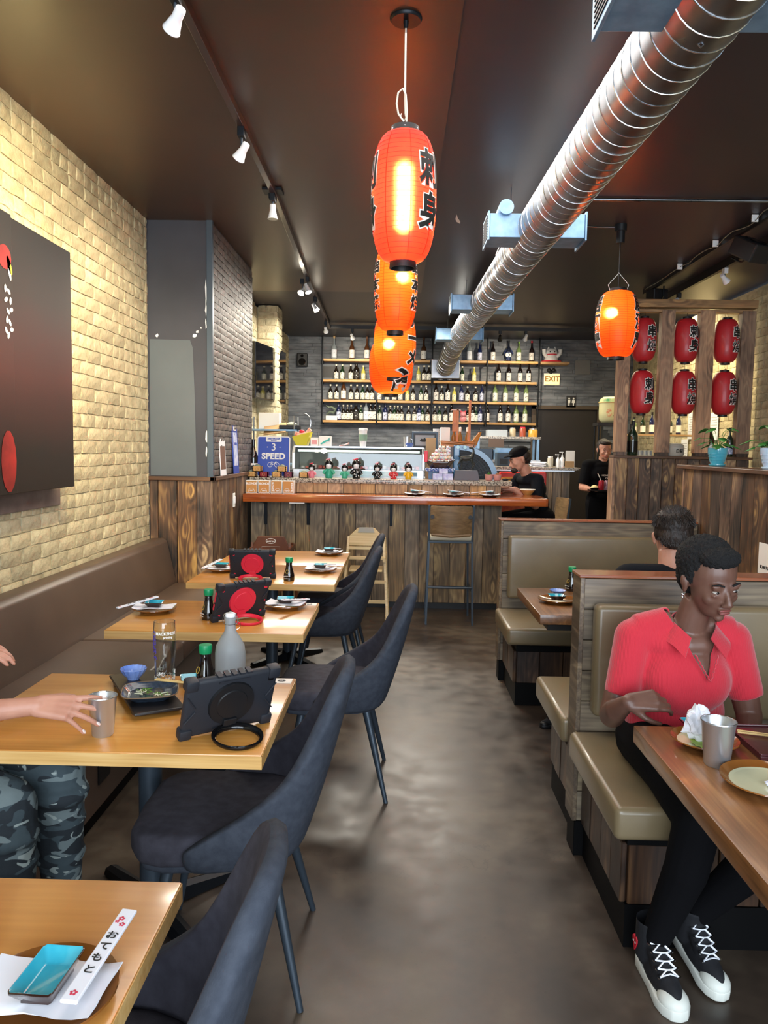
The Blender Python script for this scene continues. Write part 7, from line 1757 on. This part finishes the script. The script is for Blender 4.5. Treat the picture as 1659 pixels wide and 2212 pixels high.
carton(.33, 7.95, 1.24, .10, .42, .02, MAT('kraft', '#a98f6c', .8), 'brown kraft paper sheet standing right of the display case', 'paper_bag', cat='bag')
# paper cup stack and white carton on the tall back unit
tu = thing('back_unit', 'dark fridge unit standing behind the blue grille fan', 'cabinet', (.64, 8.32, 1.24)); MB().box(-.30, .36, -.12, .16, 0, .32).obj('cabinet', m_bluesteel, tu, bevel=.006)
cs = thing('cup_stack', 'tall stack of white paper cups left of the wooden boat', 'cups', (.40, 8.3, 1.56)); 
for k in range(7): MB().lathe([(0, 0), (.026, 0), (.036, .07), (.0, .07)], 18).obj('cup', m_porc, cs, (0, 0, .022 * k), smooth=50)
carton(.50, 8.36, 1.56, .10, .22, .08, m_card, 'white carton standing behind the wooden boat')
m_orange = MAT('orange_varnish', '#c8702c', .4, col2='#b0601f', nscale=9)
# sushi boat with its mast and bottles
bo = thing('wooden_boat', 'orange-brown wooden serving boat with tall mast and rudder post', 'boat', (.655, 8.25, 1.565))
hull = [(-.20, .02), (-.21, .075), (-.05, .065), (.13, .075), (.20, .17), (.225, .165), (.175, .03), (.15, .0), (-.14, .0)]
vs = []; fs = []
for q, wq in ((-1, .055), (1, .055)):
    vs += [(x, q * wq * (1 - .5 * max(0, abs(x) / .22) ** 3), z) for x, z in hull]
n = len(hull); fs = [tuple(range(n)), tuple(range(n, 2 * n))[::-1]] + [(i, n + i, n + (i + 1) % n, (i + 1) % n) for i in range(n)]
MB().add(vs, fs).obj('hull', m_boat, bo, bevel=.003)
for q in (-1, 1): MB().tube([(-.2, q * .05, .05), (0, q * .057, .04), (.17, q * .045, .06)], .005, 5).obj('rubbing_strake', m_boat, bo)
MB().box(.085, .108, -.012, .012, .05, .50).obj('mast', m_orange, bo); MB().box(-.085, -.02, -.008, .008, .17, .40).box(-.045, -.02, -.012, .012, .05, .41).obj('sail_board', m_orange, bo, bevel=.002)
MB().box(-.10, .0, -.012, .012, .395, .405).obj('sail_spar', m_boat, bo)
for k, (x, y) in enumerate(((.595, 8.38), (.665, 8.40), (.745, 8.39))):
    t = thing('liqueur_bottle', ['leftmost', 'middle', 'rightmost'][k] + ' of three amber bottles with white caps behind the wooden boat', 'bottle', (x, y, 1.56), 0, 'amber bottles behind the boat')
    MB().lathe([(0, 0), (.026, 0), (.027, .12), (.012, .16), (.011, .19), (0, .19)], 16).obj('glass', MAT('amber_glass', '#8a6030', .1, coat=.5), t, smooth=50); MB().lathe([(0, .18), (.013, .18), (.014, .225), (0, .228)], 12).obj('cap', m_card, t)
# blue quarter-round fan
fn = thing('grille_fan', 'blue quarter-round fan with concentric grille on the bar', 'fan', (.575, 7.92, 1.245))
RQ = .40
arc = [(RQ * math.cos(a), .345 * math.sin(a) + .0) for a in [k * PI / 2 / 20 for k in range(21)]]
m_fan = MAT('blue_fan_plastic', '#2c5f88', .25, coat=.5)
o_ = [(x * 1.0 + .05, z) for x, z in arc]; i_ = [(x * .86 + .05, z * .86) for x, z in arc]
vs = [(x, yq, z) for yq in (0, .05) for x, z in o_ + i_]; n = 21; fs = []
for k in range(n - 1): fs += [(k, k + 1, n + k + 1, n + k), (2 * n + k, 3 * n + k, 3 * n + k + 1, 2 * n + k + 1), (k, 2 * n + k, 2 * n + k + 1, k + 1), (n + k, n + k + 1, 3 * n + k + 1, 3 * n + k)]
MB().add(vs, fs).obj('outer_rim', m_fan, fn, smooth=40)
MB().box(-.01, .055, 0, .05, 0, .345).obj('left_post', m_fan, fn, bevel=.008)
MB().add([(x, .045, z) for x, z in o_] + [(.05, .045, 0)], [tuple(range(22))]).obj('back_panel', MAT('fan_back', '#15191f', .5), fn)
for r_ in (.15, .22, .29, .36, .43, .50, .57, .64, .71, .78): MB().tube([(x * r_ + .05, .012, z * r_) for x, z in arc], .0026, 5).obj('grille_ring', m_bluesteel, fn, smooth=60)
for a in (.18, .35, .52, .8, 1.1): MB().tube([(.05 + .1 * RQ * math.cos(a), .010, .1 * .345 * math.sin(a)), (.05 + .86 * RQ * math.cos(a), .010, .86 * .345 * math.sin(a))], .0026, 5).obj('grille_spoke', m_bluesteel, fn)
for x, z in ((.035, .325), (.105, .325)): MB().cyl((x, -.006, z), (x, 0, z), .017, n=18).obj('knob', MAT('pale_blue_knob', '#a9d4e0', .3), fn, smooth=40)
MB().box(-.045, -.012, -.02, .04, .0, .33).obj('side_slab', m_boothz, fn)
# candy lucky cats in a boat dish
cb_ = thing('cat_basket', 'brown boat dish heaped with small white lucky cat trinkets', 'basket', (.41, 7.56, 1.36))
MB().add([(x * (1 if z else .6), y * (1 if z else .6), z + (.03 if abs(x) > .12 and z else 0)) for z in (0, .06) for x, y in ((-.16, 0), (-.08, -.06), (.08, -.06), (.15, 0), (.08, .06), (-.08, .06))], [(5, 4, 3, 2, 1, 0), (6, 7, 8, 9, 10, 11)] + [(i, (i + 1) % 6, 6 + (i + 1) % 6, 6 + i) for i in range(6)]).obj('boat_dish', m_darkgl, cb_, bevel=.004)
MB().box(-.155, -.125, -.03, .03, .06, .17).obj('red_prow', m_redrub, cb_, bevel=.004)
rnd = random.Random(2)
wvb = MB()
for k in range(9): wvb.tube([(-.13 + k * .032 + .012 * math.cos(a), -.05, -.012 + .012 * math.sin(a)) for a in [j * PI / 5 for j in range(9)]], .006, 6)
wvb.obj('wave_base', MAT('wave_white', '#cfdaf0', .4, col2='#3c5aa8', nscale=60), cb_, smooth=60)['kind'] = 'stuff'
MB().box(-.13, .12, -.04, .05, -.03, -.005).obj('wave_plinth', MAT('wave_blue', '#39549c', .4), cb_)
ii = 0
for lay, (nx_, z_) in enumerate(((6, .075), (5, .11), (4, .145), (3, .18))):
    for k in range(nx_):
        x = -.115 + (k + .5) * .23 / nx_ * (1 - .0 * lay) ; x = (x) * (1 - .16 * lay) + (.01 * lay)
        m_ = MB().ell((0, 0, 0), (.021, .018, .022), 10, 8).ell((0, -.004, .024), (.017, .015, .015), 10, 8).cyl((-.009, 0, .034), (-.012, 0, .046), .006, .001, 6).cyl((.009, 0, .034), (.012, 0, .046), .006, .001, 6)
        if ii % 2: m_.ell((.02, -.008, .02), (.006, .006, .014), 8, 6)
        t = m_.obj('cat_trinket', MAT('trinket_%d' % (ii % 3), ['#dcdcd8', '#e2d4ba', '#d6d8e2'][ii % 3], .25), cb_, (x, -.02 + rnd.uniform(-.012, .012), z_), (0, rnd.uniform(-.3, .3), rnd.uniform(-.6, .6)), smooth=60); ii += 1
        MB().tube([(.013 * math.cos(a), -.003 + .012 * math.sin(a), .012) for a in [2 * PI * j / 8 for j in range(8)]], .003, 5, closed=True).obj('collar', m_redrub, t)
m_ppr = MAT('lavender_print', '#a9a8d8', .5, col2='#d8dcf0', nscale=30)
carton(.385, 7.50, ZG, .095, .06, .05, m_ppr, 'lower left of three small lavender boxes under the cat trinkets'); carton(.487, 7.50, ZG, .095, .06, .05, m_ppr, 'lower right of three small lavender boxes under the cat trinkets'); carton(.44, 7.50, ZG + .061, .085, .045, .05, m_ppr, 'top one of three small lavender boxes under the cat trinkets')
MBX = thing('display_stand', 'blue stand holding up the dish of cat trinkets', 'stand', (.41, 7.60, ZG)); MB().box(-.11, .12, -.03, .04, 0, .08).obj('stand', MAT('slate_blue', '#4e6c94', .4), MBX, bevel=.003)
# deer on its block
bk = thing('slate_block', 'grey slate block carrying the metal deer', 'block', (.665, 7.50, ZG)); MB().add([(-.125, -.05, 0), (.125, -.05, 0), (.125, .05, 0), (-.125, .05, 0), (-.11, -.035, .095), (.105, -.035, .095), (.105, .035, .095), (-.11, .035, .095)], [(3, 2, 1, 0), (4, 5, 6, 7), (0, 1, 5, 4), (1, 2, 6, 5), (2, 3, 7, 6), (3, 0, 4, 7)]).obj('block', MAT('grey_slate', '#5a5860', .6), bk, bevel=.003)
dr = thing('deer_figurine', 'dark metal deer figurine with raised head on the slate block', 'figurine', (.665, 7.50, ZG + .095))
dm = MB(); dm.tube([(-.06, 0, .12), (-.02, 0, .115), (.03, 0, .12), (.055, 0, .14)], [.018, .026, .025, .018], 10); dm.tube([(.05, 0, .135), (.065, 0, .18), (.06, 0, .215)], [.018, .011, .009], 10); dm.tube([(.06, 0, .218), (.03, 0, .222), (.018, 0, .218)], [.013, .011, .006], 10)
for x, y, x2, xf_ in ((-.055, -.012, -.085, -.07), (-.05, .012, -.045, -.055), (.04, -.012, .055, .05), (.045, .012, .075, .045)): dm.tube([(x, y, .11), (x2, y, .055), (xf_, y, .003)], [.012, .006, .005], 8)
dm.tube([(-.068, 0, .13), (-.085, 0, .14)], [.008, .004], 6)
for q in (-1, 1): dm.tube([(.06, q * .006, .225), (.07, q * .014, .245)], [.005, .002], 6); dm.tube([(.055, q * .004, .228), (.075, q * .02, .26), (.06, q * .03, .29)], .0025, 5)
link_mesh('deer', blob(dm, .003, 2), MAT('dark_bronze', '#3a3c38', .45, .6), dr)
for k, x in enumerate((.885, .965)):
    t = thing('succulent_pot', ('left' if k == 0 else 'right') + ' of two pink pots with spiky succulents on the granite', 'plant', (x, 7.50, ZG)); MB().lathe([(0, 0), (.026, 0), (.036, .01), (.041, .06), (.037, .06), (.035, .045), (0, .045)], 24).obj('pot', MAT('pink_pot', '#c98a82', .6), t, smooth=50)
    rr = random.Random(k); lm_ = MB()
    for j in range(26):
        a = rr.uniform(0, 6.28); el = rr.uniform(.3, 1.3); L = rr.uniform(.025, .045); d = Vector((math.cos(a) * math.cos(el), math.sin(a) * math.cos(el), math.sin(el)))
        lm_.cyl((d.x * .01, d.y * .01, .045), Vector((0, 0, .045)) + d * L, .006, .001, 5)
    lm_.obj('leaves', m_leaf if k == 0 else MAT('reddish_leaf', '#7a7d45', .5, col2='#a8604a', nscale=50), t)['kind'] = 'stuff'
sp = thing('tray_scoop', 'small dark scoop at the right end of the granite', 'scoop', (1.045, 7.5, ZG)); MB().ell((0, 0, .012), (.035, .025, .012), 12, 6).cyl((.02, 0, .012), (.07, 0, .02), .006, n=8).obj('scoop', m_black, sp, smooth=60)
# prep shelf at the rear right of the kitchen
ps_ = thing('prep_shelf', 'two-tier steel shelf beside the passage door', 'shelf', (1.42, 10.2, 0))
for z in (1.72, 1.42, .95): MB().box(-.42, .42, -.18, .18, z - .03, z).obj('tier', m_granite if z > 1.5 else m_steel, ps_)
for x in (-.40, .37): 
    for y in (-.16, .16): MB().box(x, x + .03, y - .015, y + .015, 0, 1.69).obj('post', m_box, ps_)
def jar(x, y, z, r_, h, mt, label, lidm=None, cat='jar'):
    t = thing('jar', label, cat, (x, y, z)); MB().lathe([(0, 0), (r_, 0), (r_, h * .8), (r_ * .8, h * .9), (0, h * .9)], 18).obj('jar', mt, t, smooth=50); MB().lathe([(0, h * .88), (r_ * .85, h * .88), (r_ * .85, h), (0, h)], 18).obj('lid', lidm or m_steel, t, smooth=40)
carton(1.28, 10.15, 1.72, .26, .085, .2, MAT('clear_grey_tub', '#aab0b4', .3), 'long grey plastic tub on the prep shelf', 'plastic_tub', cat='tub')
jar(1.62 - .13, 10.15, 1.72, .04, .12, MAT('beige_jar', '#b8a98c', .3), 'beige jar on the prep shelf'); jar(1.62, 10.15, 1.72, .04, .13, MAT('rust_jar', '#9c4a34', .3), 'rust-red jar on the prep shelf', m_redrub); jar(1.755, 10.15, 1.72, .06, .11, MAT('gold_jar', '#c8963c', .3), 'broad golden jar at the end of the prep shelf')
carton(1.12, 10.15, 1.42, .2, .13, .2, m_box, 'left grey bin on the lower tier of the prep shelf', 'steel_bin', cat='bin'); carton(1.36, 10.15, 1.42, .24, .13, .2, m_box, 'middle grey bin on the lower tier of the prep shelf', 'steel_bin', cat='bin'); carton(1.64, 10.15, 1.42, .08, .16, .1, m_card, 'pale box on the lower tier of the prep shelf')
cw = thing('shelf_card', 'brown hanging card under the prep shelf top', 'card', (1.25, 9.99, 1.5)); MB().box(-.09, .11, -.004, 0, .08, .19).obj('card', MAT('brown_card', '#5c4c44', .7), cw)
# coffee machine like steel appliance on the counter
cm = thing('steel_appliance', 'steel countertop appliance behind the customer in the cap', 'appliance', (1.35, 9.5, 1.35)); MB().box(-.15, .16, -.12, .12, 0, .16).obj('housing', m_bluesteel, cm, bevel=.01); MB().box(-.12, -.02, -.125, -.12, .02, .09).box(.02, .12, -.125, -.12, .02, .09).obj('openings', m_black, cm); MB().box(-.15, .05, -.1, .1, .16, .22).obj('top_tray', m_box, cm, bevel=.005)
# service counter things
for k, (x, h) in enumerate(((1.93, .15), (1.98, .18))):
    t = thing('pump_bottle', ('shorter' if k == 0 else 'taller') + ' white pump bottle on the service counter', 'bottle', (x, 9.35, 1.35)); MB().lathe([(0, 0), (.026, 0), (.026, h * .6), (.01, h * .7), (.01, h * .8), (0, h * .8)], 16).obj('bottle', m_porc, t, smooth=50); MB().cyl((0, 0, h * .8), (0, 0, h), .004, n=8).box(-.035, .01, -.008, .008, h - .006, h + .006).obj('pump', m_white, t)
pp = thing('paper_pile', 'loose pile of white papers on the service counter', 'papers', (1.70, 9.4, 1.35)); rnd = random.Random(6)
for k in range(7): MB().box(-.09, .09, -.06, .06, 0, .006).obj('sheet', m_paper, pp, (rnd.uniform(-.02, .02), rnd.uniform(-.02, .02), .008 * k), (rnd.uniform(0, .12), rnd.uniform(-.1, .1), rnd.uniform(-.6, .6)))
jar(1.84, 9.36, 1.35, .035, .13, MAT('glassy_jar', '#b8b4a4', .2), 'glass jar of straws on the service counter', m_white)
carton(2.09, 9.42, 1.35, .11, .20, .01, m_card, 'white upright card at the end of the service counter', 'menu_card', cat='card'); carton(2.065, 9.33, 1.35, .10, .075, .05, MAT('tan_caddy', '#a08058', .6), 'small tan caddy in front of the upright card', 'caddy', cat='caddy')
bw3 = thing('serving_bowl', 'small cream bowl by the elbow of the customer in the cap', 'bowl', (1.29, 7.66, 1.108)); MB().lathe([(0, 0), (.035, 0), (.075, .05), (.072, .05), (.03, .01), (0, .01)], 24).obj('bowl', m_masu, bw3, smooth=50); MB().lathe([(.074, .048), (.077, .05), (.077, .056), (.072, .056)], 24).obj('rim', m_card, bw3)
# left kitchen shelf behind the column
lk = thing('wire_rack', 'steel wire rack in the kitchen corner behind the column', 'rack', (-1.48, 9.1, 0))
for z in (1.745, 1.35): MB().box(-.28, .30, -.2, .2, z - .02, z).obj('tier', m_box, lk)
for x in (-.27, .27):
    for y in (-.18, .18): MB().cyl((x, y, 0), (x, y, 1.9), .011, n=8).obj('post', m_galv, lk)
carton(-1.52, 9.1, 1.745, .24, .19, .16, m_card, 'white carton on the wire rack in the kitchen corner'); t = carton(-1.44, 8.97, 1.745, .26, .012, .2, MAT('cardboard', '#9c7c54', .8), 'flattened cardboard leaning on the wire rack carton', cat='cardboard'); t.rotation_euler = (R(35), R(-8), 0)
bb = thing('wire_tray', 'black wire tray with pale packets on the kitchen rack', 'tray', (-1.25, 9.0, 1.745)); MB().box(-.14, .10, -.08, .08, 0, .05).obj('tray', m_black, bb, bevel=.01); MB().ell((.0, 0, .06), (.06, .05, .03), 10, 6).obj('packets', m_cream, bb)
# ------------------------------------------------------------------ behind the lattice
def glassb(x, y, z, r_, h, mt, lm_, label, cap=None):
    t = thing('bottle', label, 'bottle', (x, y, z)); MB().lathe([(0, .002), (r_ * .92, 0), (r_, .008), (r_, h * .55), (r_ * .85, h * .64), (r_ * .36, h * .76), (r_ * .33, h * .97), (0, h * .97)], 20).obj('glass', mt, t, smooth=55)
    MB().open_lathe([(r_ * 1.012, h * .1), (r_ * 1.012, h * .42)], 20).obj('label', lm_, t, smooth=55); MB().lathe([(0, h * .86), (r_ * .38, h * .86), (r_ * .4, h), (0, h)], 14).obj('cap', cap or m_black, t)
m_gg = MAT('dark_green_glass', '#12281a', .08, coat=.8); m_bg = MAT('brown_glass', '#2a140c', .08, coat=.8)
glassb(2.43, 8.065, 1.513, .055, .36, m_gg, m_gloss, 'big dark magnum bottle on the lattice cap rail, left bay')
glassb(3.235, 8.065, 1.513, .038, .30, m_bg, m_card, 'brown sake bottle on the lattice cap rail behind the teal pot'); glassb(3.43, 8.065, 1.513, .034, .30, m_gg, MAT('blue_white_label', '#cfd8ee', .5, col2='#30407a', nscale=60), 'green sake bottle on the lattice cap rail, right bay')
rc = thing('rice_cooker', 'small round grey-white vessel with brush lettering on the lattice cap rail', 'barrel', (2.875, 8.07, 1.513)); MB().lathe([(0, 0), (.075, 0), (.088, .015), (.09, .09), (.082, .10), (.084, .112), (.07, .128), (0, .135)], 28).obj('vessel', MAT('pale_grey_glaze', '#a8a59c', .4), rc, smooth=40); me = TEXT('白桜', .04, bold=.0012, depth=.0006); cut_grid(me, 6, 3); wrap(me, .0905, R(-80), .052); link_mesh('lettering', me, m_ink, rc)
wht = thing('glassware', 'row of upturned glasses on the lattice cap rail, left bay', 'glasses', (2.60, 8.14, 1.513))
for k in range(4): MB().lathe([(.026, 0), (.022, .055), (0, .055)], 14).obj('glass', m_frost, wht, (-.10 + .045 * k, .0, 0), smooth=50)
rk = thing('metal_rack', 'black metal rack with bottles behind the lattice', 'rack', (3.13, 9.25, 0))
for z in (1.76, 1.3): MB().box(-.42, .55, -.14, .14, z - .02, z).obj('shelf', m_black if z < 1.5 else m_shelf, rk)
for x in (-.41, .54):
    for y in (-.13, .13): MB().cyl((x, y, 0), (x, y, 1.87), .010, n=8).obj('post', m_blackmetal, rk)
for k in range(6): glassb(2.78 + k * .105, 9.2, 1.76, .03, .2 + .03 * (k % 3), [bpy.data.materials['white_wine_glass'], m_gg, bpy.data.materials['blue_sake_glass']][k % 3], m_card, '%s small bottle from the left on the rack behind the lattice' % ORD[k])
br = thing('sake_barrel', 'straw-coloured sake barrel painted with green, red and black characters', 'barrel', (2.60, 9.58, 1.90)); MB().lathe([(0, 0), (.10, 0), (.135, .04), (.14, .12), (.14, .24), (.125, .29), (.09, .315), (0, .32)], 32).obj('barrel', MAT('straw_barrel', '#c9c79a', .6), br, smooth=60); MB().lathe([(.126, .285), (.142, .25), (.1435, .25), (.128, .29)], 32).obj('green_shoulder', MAT('barrel_green', '#3f8a5a', .5, col2='#c9c79a', nscale=12), br, smooth=60)
MB().tube([(.143 * math.cos(a), .143 * math.sin(a), .245) for a in [2 * PI * k / 32 for k in range(32)]], .005, 6, closed=True).obj('rope', m_bamboo, br)
for ch_, z_ in (('開', .175), ('運', .07)): me = TEXT(ch_, .11, bold=.004, depth=.0008); cut_grid(me, 6, 4); wrap(me, .1405, R(-68), z_); link_mesh('lettering', me, m_ink, br)
me = MB().ell((0, 0, 0), (.035, .05, .001), 16, 4).mesh('red_painting'); wrap(me, .1415, R(-112), .12); link_mesh('red_painting', me, MAT('barrel_red', '#c85a3c', .5, col2='#c9c79a', nscale=30), br)
bk2 = thing('barrel_stand', 'dark stand under the sake barrel left of the lattice', 'stand', (2.54, 9.58, 0)); MB().box(-.12, .2, -.13, .13, 1.86, 1.90).obj('top', m_black, bk2)
for x in (-.10, .17): MB().cyl((x, -.1, 0), (x, -.1, 1.87), .012, n=8).cyl((x, .1, 0), (x, .1, 1.87), .012, n=8).obj('post', m_blackmetal, bk2)
# pots on the side wall
def potted(loc, mt, label, seed, lv):
    t = thing('potted_plant', label, 'plant', loc); MB().lathe([(0, 0), (.045, 0), (.052, .008), (.052, .014), (.040, .016), (.047, .03), (.060, .085), (.061, .118), (.056, .118), (.052, .1), (0, .1)], 32).obj('pot', mt, t, smooth=40)
    for z in (.04, .06, .08): MB().tube([((.049 + (z - .03) * .22) * math.cos(a), (.049 + (z - .03) * .22) * math.sin(a), z) for a in [2 * PI * k / 32 for k in range(32)]], .0012, 5, closed=True).obj('groove', mt, t)
    rr = random.Random(seed)
    for k in range(lv):
        a = 2 * PI * k / lv + rr.uniform(-.3, .3); L = rr.uniform(.05, .12); up = rr.uniform(.0, .08) if k % 4 else .13
        tip = Vector((math.cos(a) * L, math.sin(a) * L, .11 + up)); s_ = rr.uniform(.026, .040)
        MB().tube([(0, 0, .10), (tip.x * .5, tip.y * .5, .13 + up * .7), tip], .0018, 5).obj('stem', m_leaf, t)
        d = Vector((math.cos(a), math.sin(a), -.5)).normalized(); sd = Vector((-math.sin(a), math.cos(a), 0)); nrm = d.cross(sd)
        out = [(-.2, 0), (-.25, .5), (.1, .85), (.6, .75), (1.1, .4), (1.7, 0), (1.1, -.4), (.6, -.75), (.1, -.85), (-.25, -.5)]
        vs = [tip + d * (x * s_) + sd * (y * s_) + nrm * (-.12 * s_ * y * y) for x, y in out]; mid = [tip + d * (x * s_) + nrm * (.10 * s_) for x in (-.1, .8, 1.5)]
        vs = vs + mid; n = 10
        fs = [(0, 1, 10), (1, 2, 10), (2, 11, 10), (2, 3, 11), (3, 4, 11), (4, 12, 11), (4, 5, 12), (5, 6, 12), (6, 11, 12), (6, 7, 11), (7, 8, 11), (8, 10, 11), (8, 9, 10), (9, 0, 10)]
        lf = link_mesh('leaf', MB().add(vs, fs).mesh('leaf', 60), m_leaf, t); th = lf.modifiers.new('t', 'SOLIDIFY'); th.thickness = .0012
potted((2.07, 5.04, 1.47), MAT('teal_pot', '#4aa6bc', .12, coat=.8), 'teal glazed pot with trailing green leaves on the plank side wall', 4, 14)
potted((2.055, 4.28, 1.47), MAT('pale_blue_pot', '#b4cbe0', .12, coat=.8), 'pale blue pot with green leaves at the right edge of the view', 9, 12)
nq = thing('table_notice', 'white notice card fixed to the plank side wall at the right edge', 'notice', (2.0, 4.17, .985), R(-90)); MB().box(-.075, .075, -.004, .002, -.085, .085).obj('card', m_card, nq, bevel=.001); TEXT('SCAN TO', .022, 'lettering', m_ink, nq, (0, -.005, -.045), bold=.0006)
# blue-cased tablet on the far booth table
bt_ = thing('tablet', 'tablet in a pale blue case on the far booth table, top edge showing', 'tablet', (1.83, 4.02, .751), R(-12)); MB().box(-.12, .12, -.014, .0, 0, .165).obj('case', m_black, bt_, bevel=.004); MB().tube([(-.12, -.007, .168), (.12, -.007, .168), (.124, -.007, .002), (-.124, -.007, .002)], .006, 6, closed=True).obj('bumper', MAT('pale_blue_rubber', '#6aa6d8', .4), bt_, smooth=50); MB().box(-.08, -.05, -.016, .002, .166, .178).box(.05, .08, -.016, .002, .166, .178).obj('grips', bpy.data.materials['pale_blue_rubber'], bt_)
ss_ = thing('shoe', 'dark shoe of a hidden diner under the far booth table', 'shoe', (0, 0, 0)); shoe(ss_, (.98, 4.27, 0), (.82, 4.22, 0)); 
for o in ss_.children:
    if 'sole' in o.name or 'toe' in o.name or 'lace' in o.name:
        for i in range(len(o.data.materials)): o.data.materials[i] = m_black
# ================================================================== SUB-PARTS
def base(o): return o.name.split('.')[0]
NEST = {
 'lantern': {'lettering': 'shade', 'lettering_outline': 'shade', 'seam': 'shade', 'rib_wires': 'shade', 'rivets': 'cap', 'hook': 'cord'},
 'spotlight': {'lens': 'lamp_body'}, 'bottle': {'label': 'glass', 'cap': ('glass', 'bottle'), 'lettering': ('bottle', 'glass'), 'emblem': 'bottle', 'clear_neck': 'bottle', 'stopper': 'bottle', 'wire_clip': 'bottle', 'sleeves': 'glass'},
 'glass': {'lettering': 'glass', 'bicycle_print': 'glass'},
 'chair': {'seam': 'seat'}, 'tablet': {'red_accents': 'case', 'camera_window': 'case', 'grip_ridges': 'case', 'corner_bumper': 'case', 'screen': 'case', 'hinge': 'turntable_disc', 'grips': 'bumper'},
 'booth bench': {'piping': 'seat_cushion'}, 'duct': {'grille_flange': 'takeoff_box', 'grille_slats': 'takeoff_box', 'spiral_seam': 'pipe', 'damper_motor': 'takeoff_box'},
 'doll': {'eyes': 'face', 'hair_bobbles': 'hair', 'sleeve': 'kimono', 'flower_print': 'kimono'},
 'person': {'lace': 'shoe_upper', 'eyelet': 'shoe_upper', 'lace_bow': 'shoe_upper', 'heart_patch': 'shoe_upper', 'patch_marks': 'shoe_upper', 'toe_cap': 'shoe_sole', 'collar': 'polo_shirt', 'scalloped_edge': 'polo_shirt', 'shirt_lettering': 't_shirt', 'hair_tufts': 'hair', 'iris': 'body', 'eye': 'body', 'lips': 'body', 'eyebrow': 'body', 'fingernails': 'body', 'earring': 'body'},
 'plant': {'groove': 'pot'}, 'card': {'emblem': 'card', 'lettering': 'card'}, 'box': {'lettering': ('printed_face', 'box'), 'emblem': 'printed_face', 'stamp': 'box', 'finger_joint': 'box', 'hand_print': 'carton', 'finger_print': 'carton'},
 'sign': {'lettering': ('blue_face', 'box'), 'bicycle_print': 'blue_face', 'badge': 'blue_face', 'figures': 'plate'}, 'sleeve': {'lettering': 'paper', 'blossom_print': 'paper'},
 'table': {'edge_banding': 'tabletop', 'mounting_plate': 'post', 'base_arm': 'post'}, 'stool': {'bolt_plate': 'backrest'}, 'high chair': {'oval_badge': 'backrest', 'badge_centre': 'backrest', 'lettering': 'backrest', 'warning_frame': 'backrest', 'top_cap': 'backrest'},
 'display case': {'badge': 'base', 'front_panel': 'base'}, 'fridge': {'badge': 'cabinet', 'lettering': 'cabinet', 'glass_panel': 'cabinet'}, 'fan': {'grille_ring': 'outer_rim', 'grille_spoke': 'outer_rim', 'knob': 'outer_rim'},
 'dish': {'worn_rim': 'dish', 'toy_roe': 'toy_prawn'}, 'cup': {'rolled_rim': 'cup', 'sleeve': 'cup', 'lid': 'cup', 'handle': 'cup'}, 'television': {'screen': 'frame'}, 'barrel': {'lettering': ('barrel', 'vessel'), 'green_shoulder': 'barrel', 'rope': 'barrel', 'red_painting': 'barrel'},
 'poster': {'brown_print': 'sheet', 'white_print': 'sheet', 'badge': 'sheet', 'lettering': 'sheet'}, 'notice': {'print_lines': 'paper', 'lettering': 'card'}, 'switch': {'rocker': 'plate'}, 'track': {'feed_connector': 'rail'}, 'rail': {'cable_clip': 'cable'}, 'speaker': {'driver_rings': 'cabinet'},
 'figurine': {'ears': 'body', 'face_marks': 'body', 'collar': 'body'}, 'boat': {'rubbing_strake': 'hull', 'sail_spar': 'sail_board'}, 'frame': {'mount': 'frame', 'card': 'frame', 'emblem': 'frame'}, 'vent': {'louvres': 'frame'}, 'basket': {}, 'plate': {}, 'painting': {}, 'bowl': {'lip': 'bowl', 'rim': 'bowl'},
}
bpy.context.view_layer.update()
def centre(o):
    bb = [o.matrix_world @ Vector(c) for c in o.bound_box]; return sum(bb, Vector()) / 8
for root in [o for o in COL.objects if o.parent is None and o.get('category') in NEST]:
    rules = NEST[root['category']]; kids = list(root.children)
    for c in kids:
        want = rules.get(base(c))
        if not want or c.children: continue
        want = (want,) if isinstance(want, str) else want
        cand = []
        for w_ in want:
            cand = [k for k in kids if base(k) == w_ and k is not c]
            if cand: break
        if not cand: continue
        if len(cand) > 1: cc = centre(c); cand.sort(key=lambda k: (centre(k) - cc).length)
        p = cand[0]
        if p.parent is not root: continue
        mb_ = p.matrix_basis.inverted() @ c.matrix_basis
        c.parent = p; c.matrix_parent_inverse = Matrix.Identity(4); c.matrix_basis = mb_
for o in COL.objects:
    if o.parent is not None and base(o) in ('grip_ridges', 'figures', 'food_scraps', 'print_lines', 'louvres', 'openings'): o['kind'] = 'stuff'
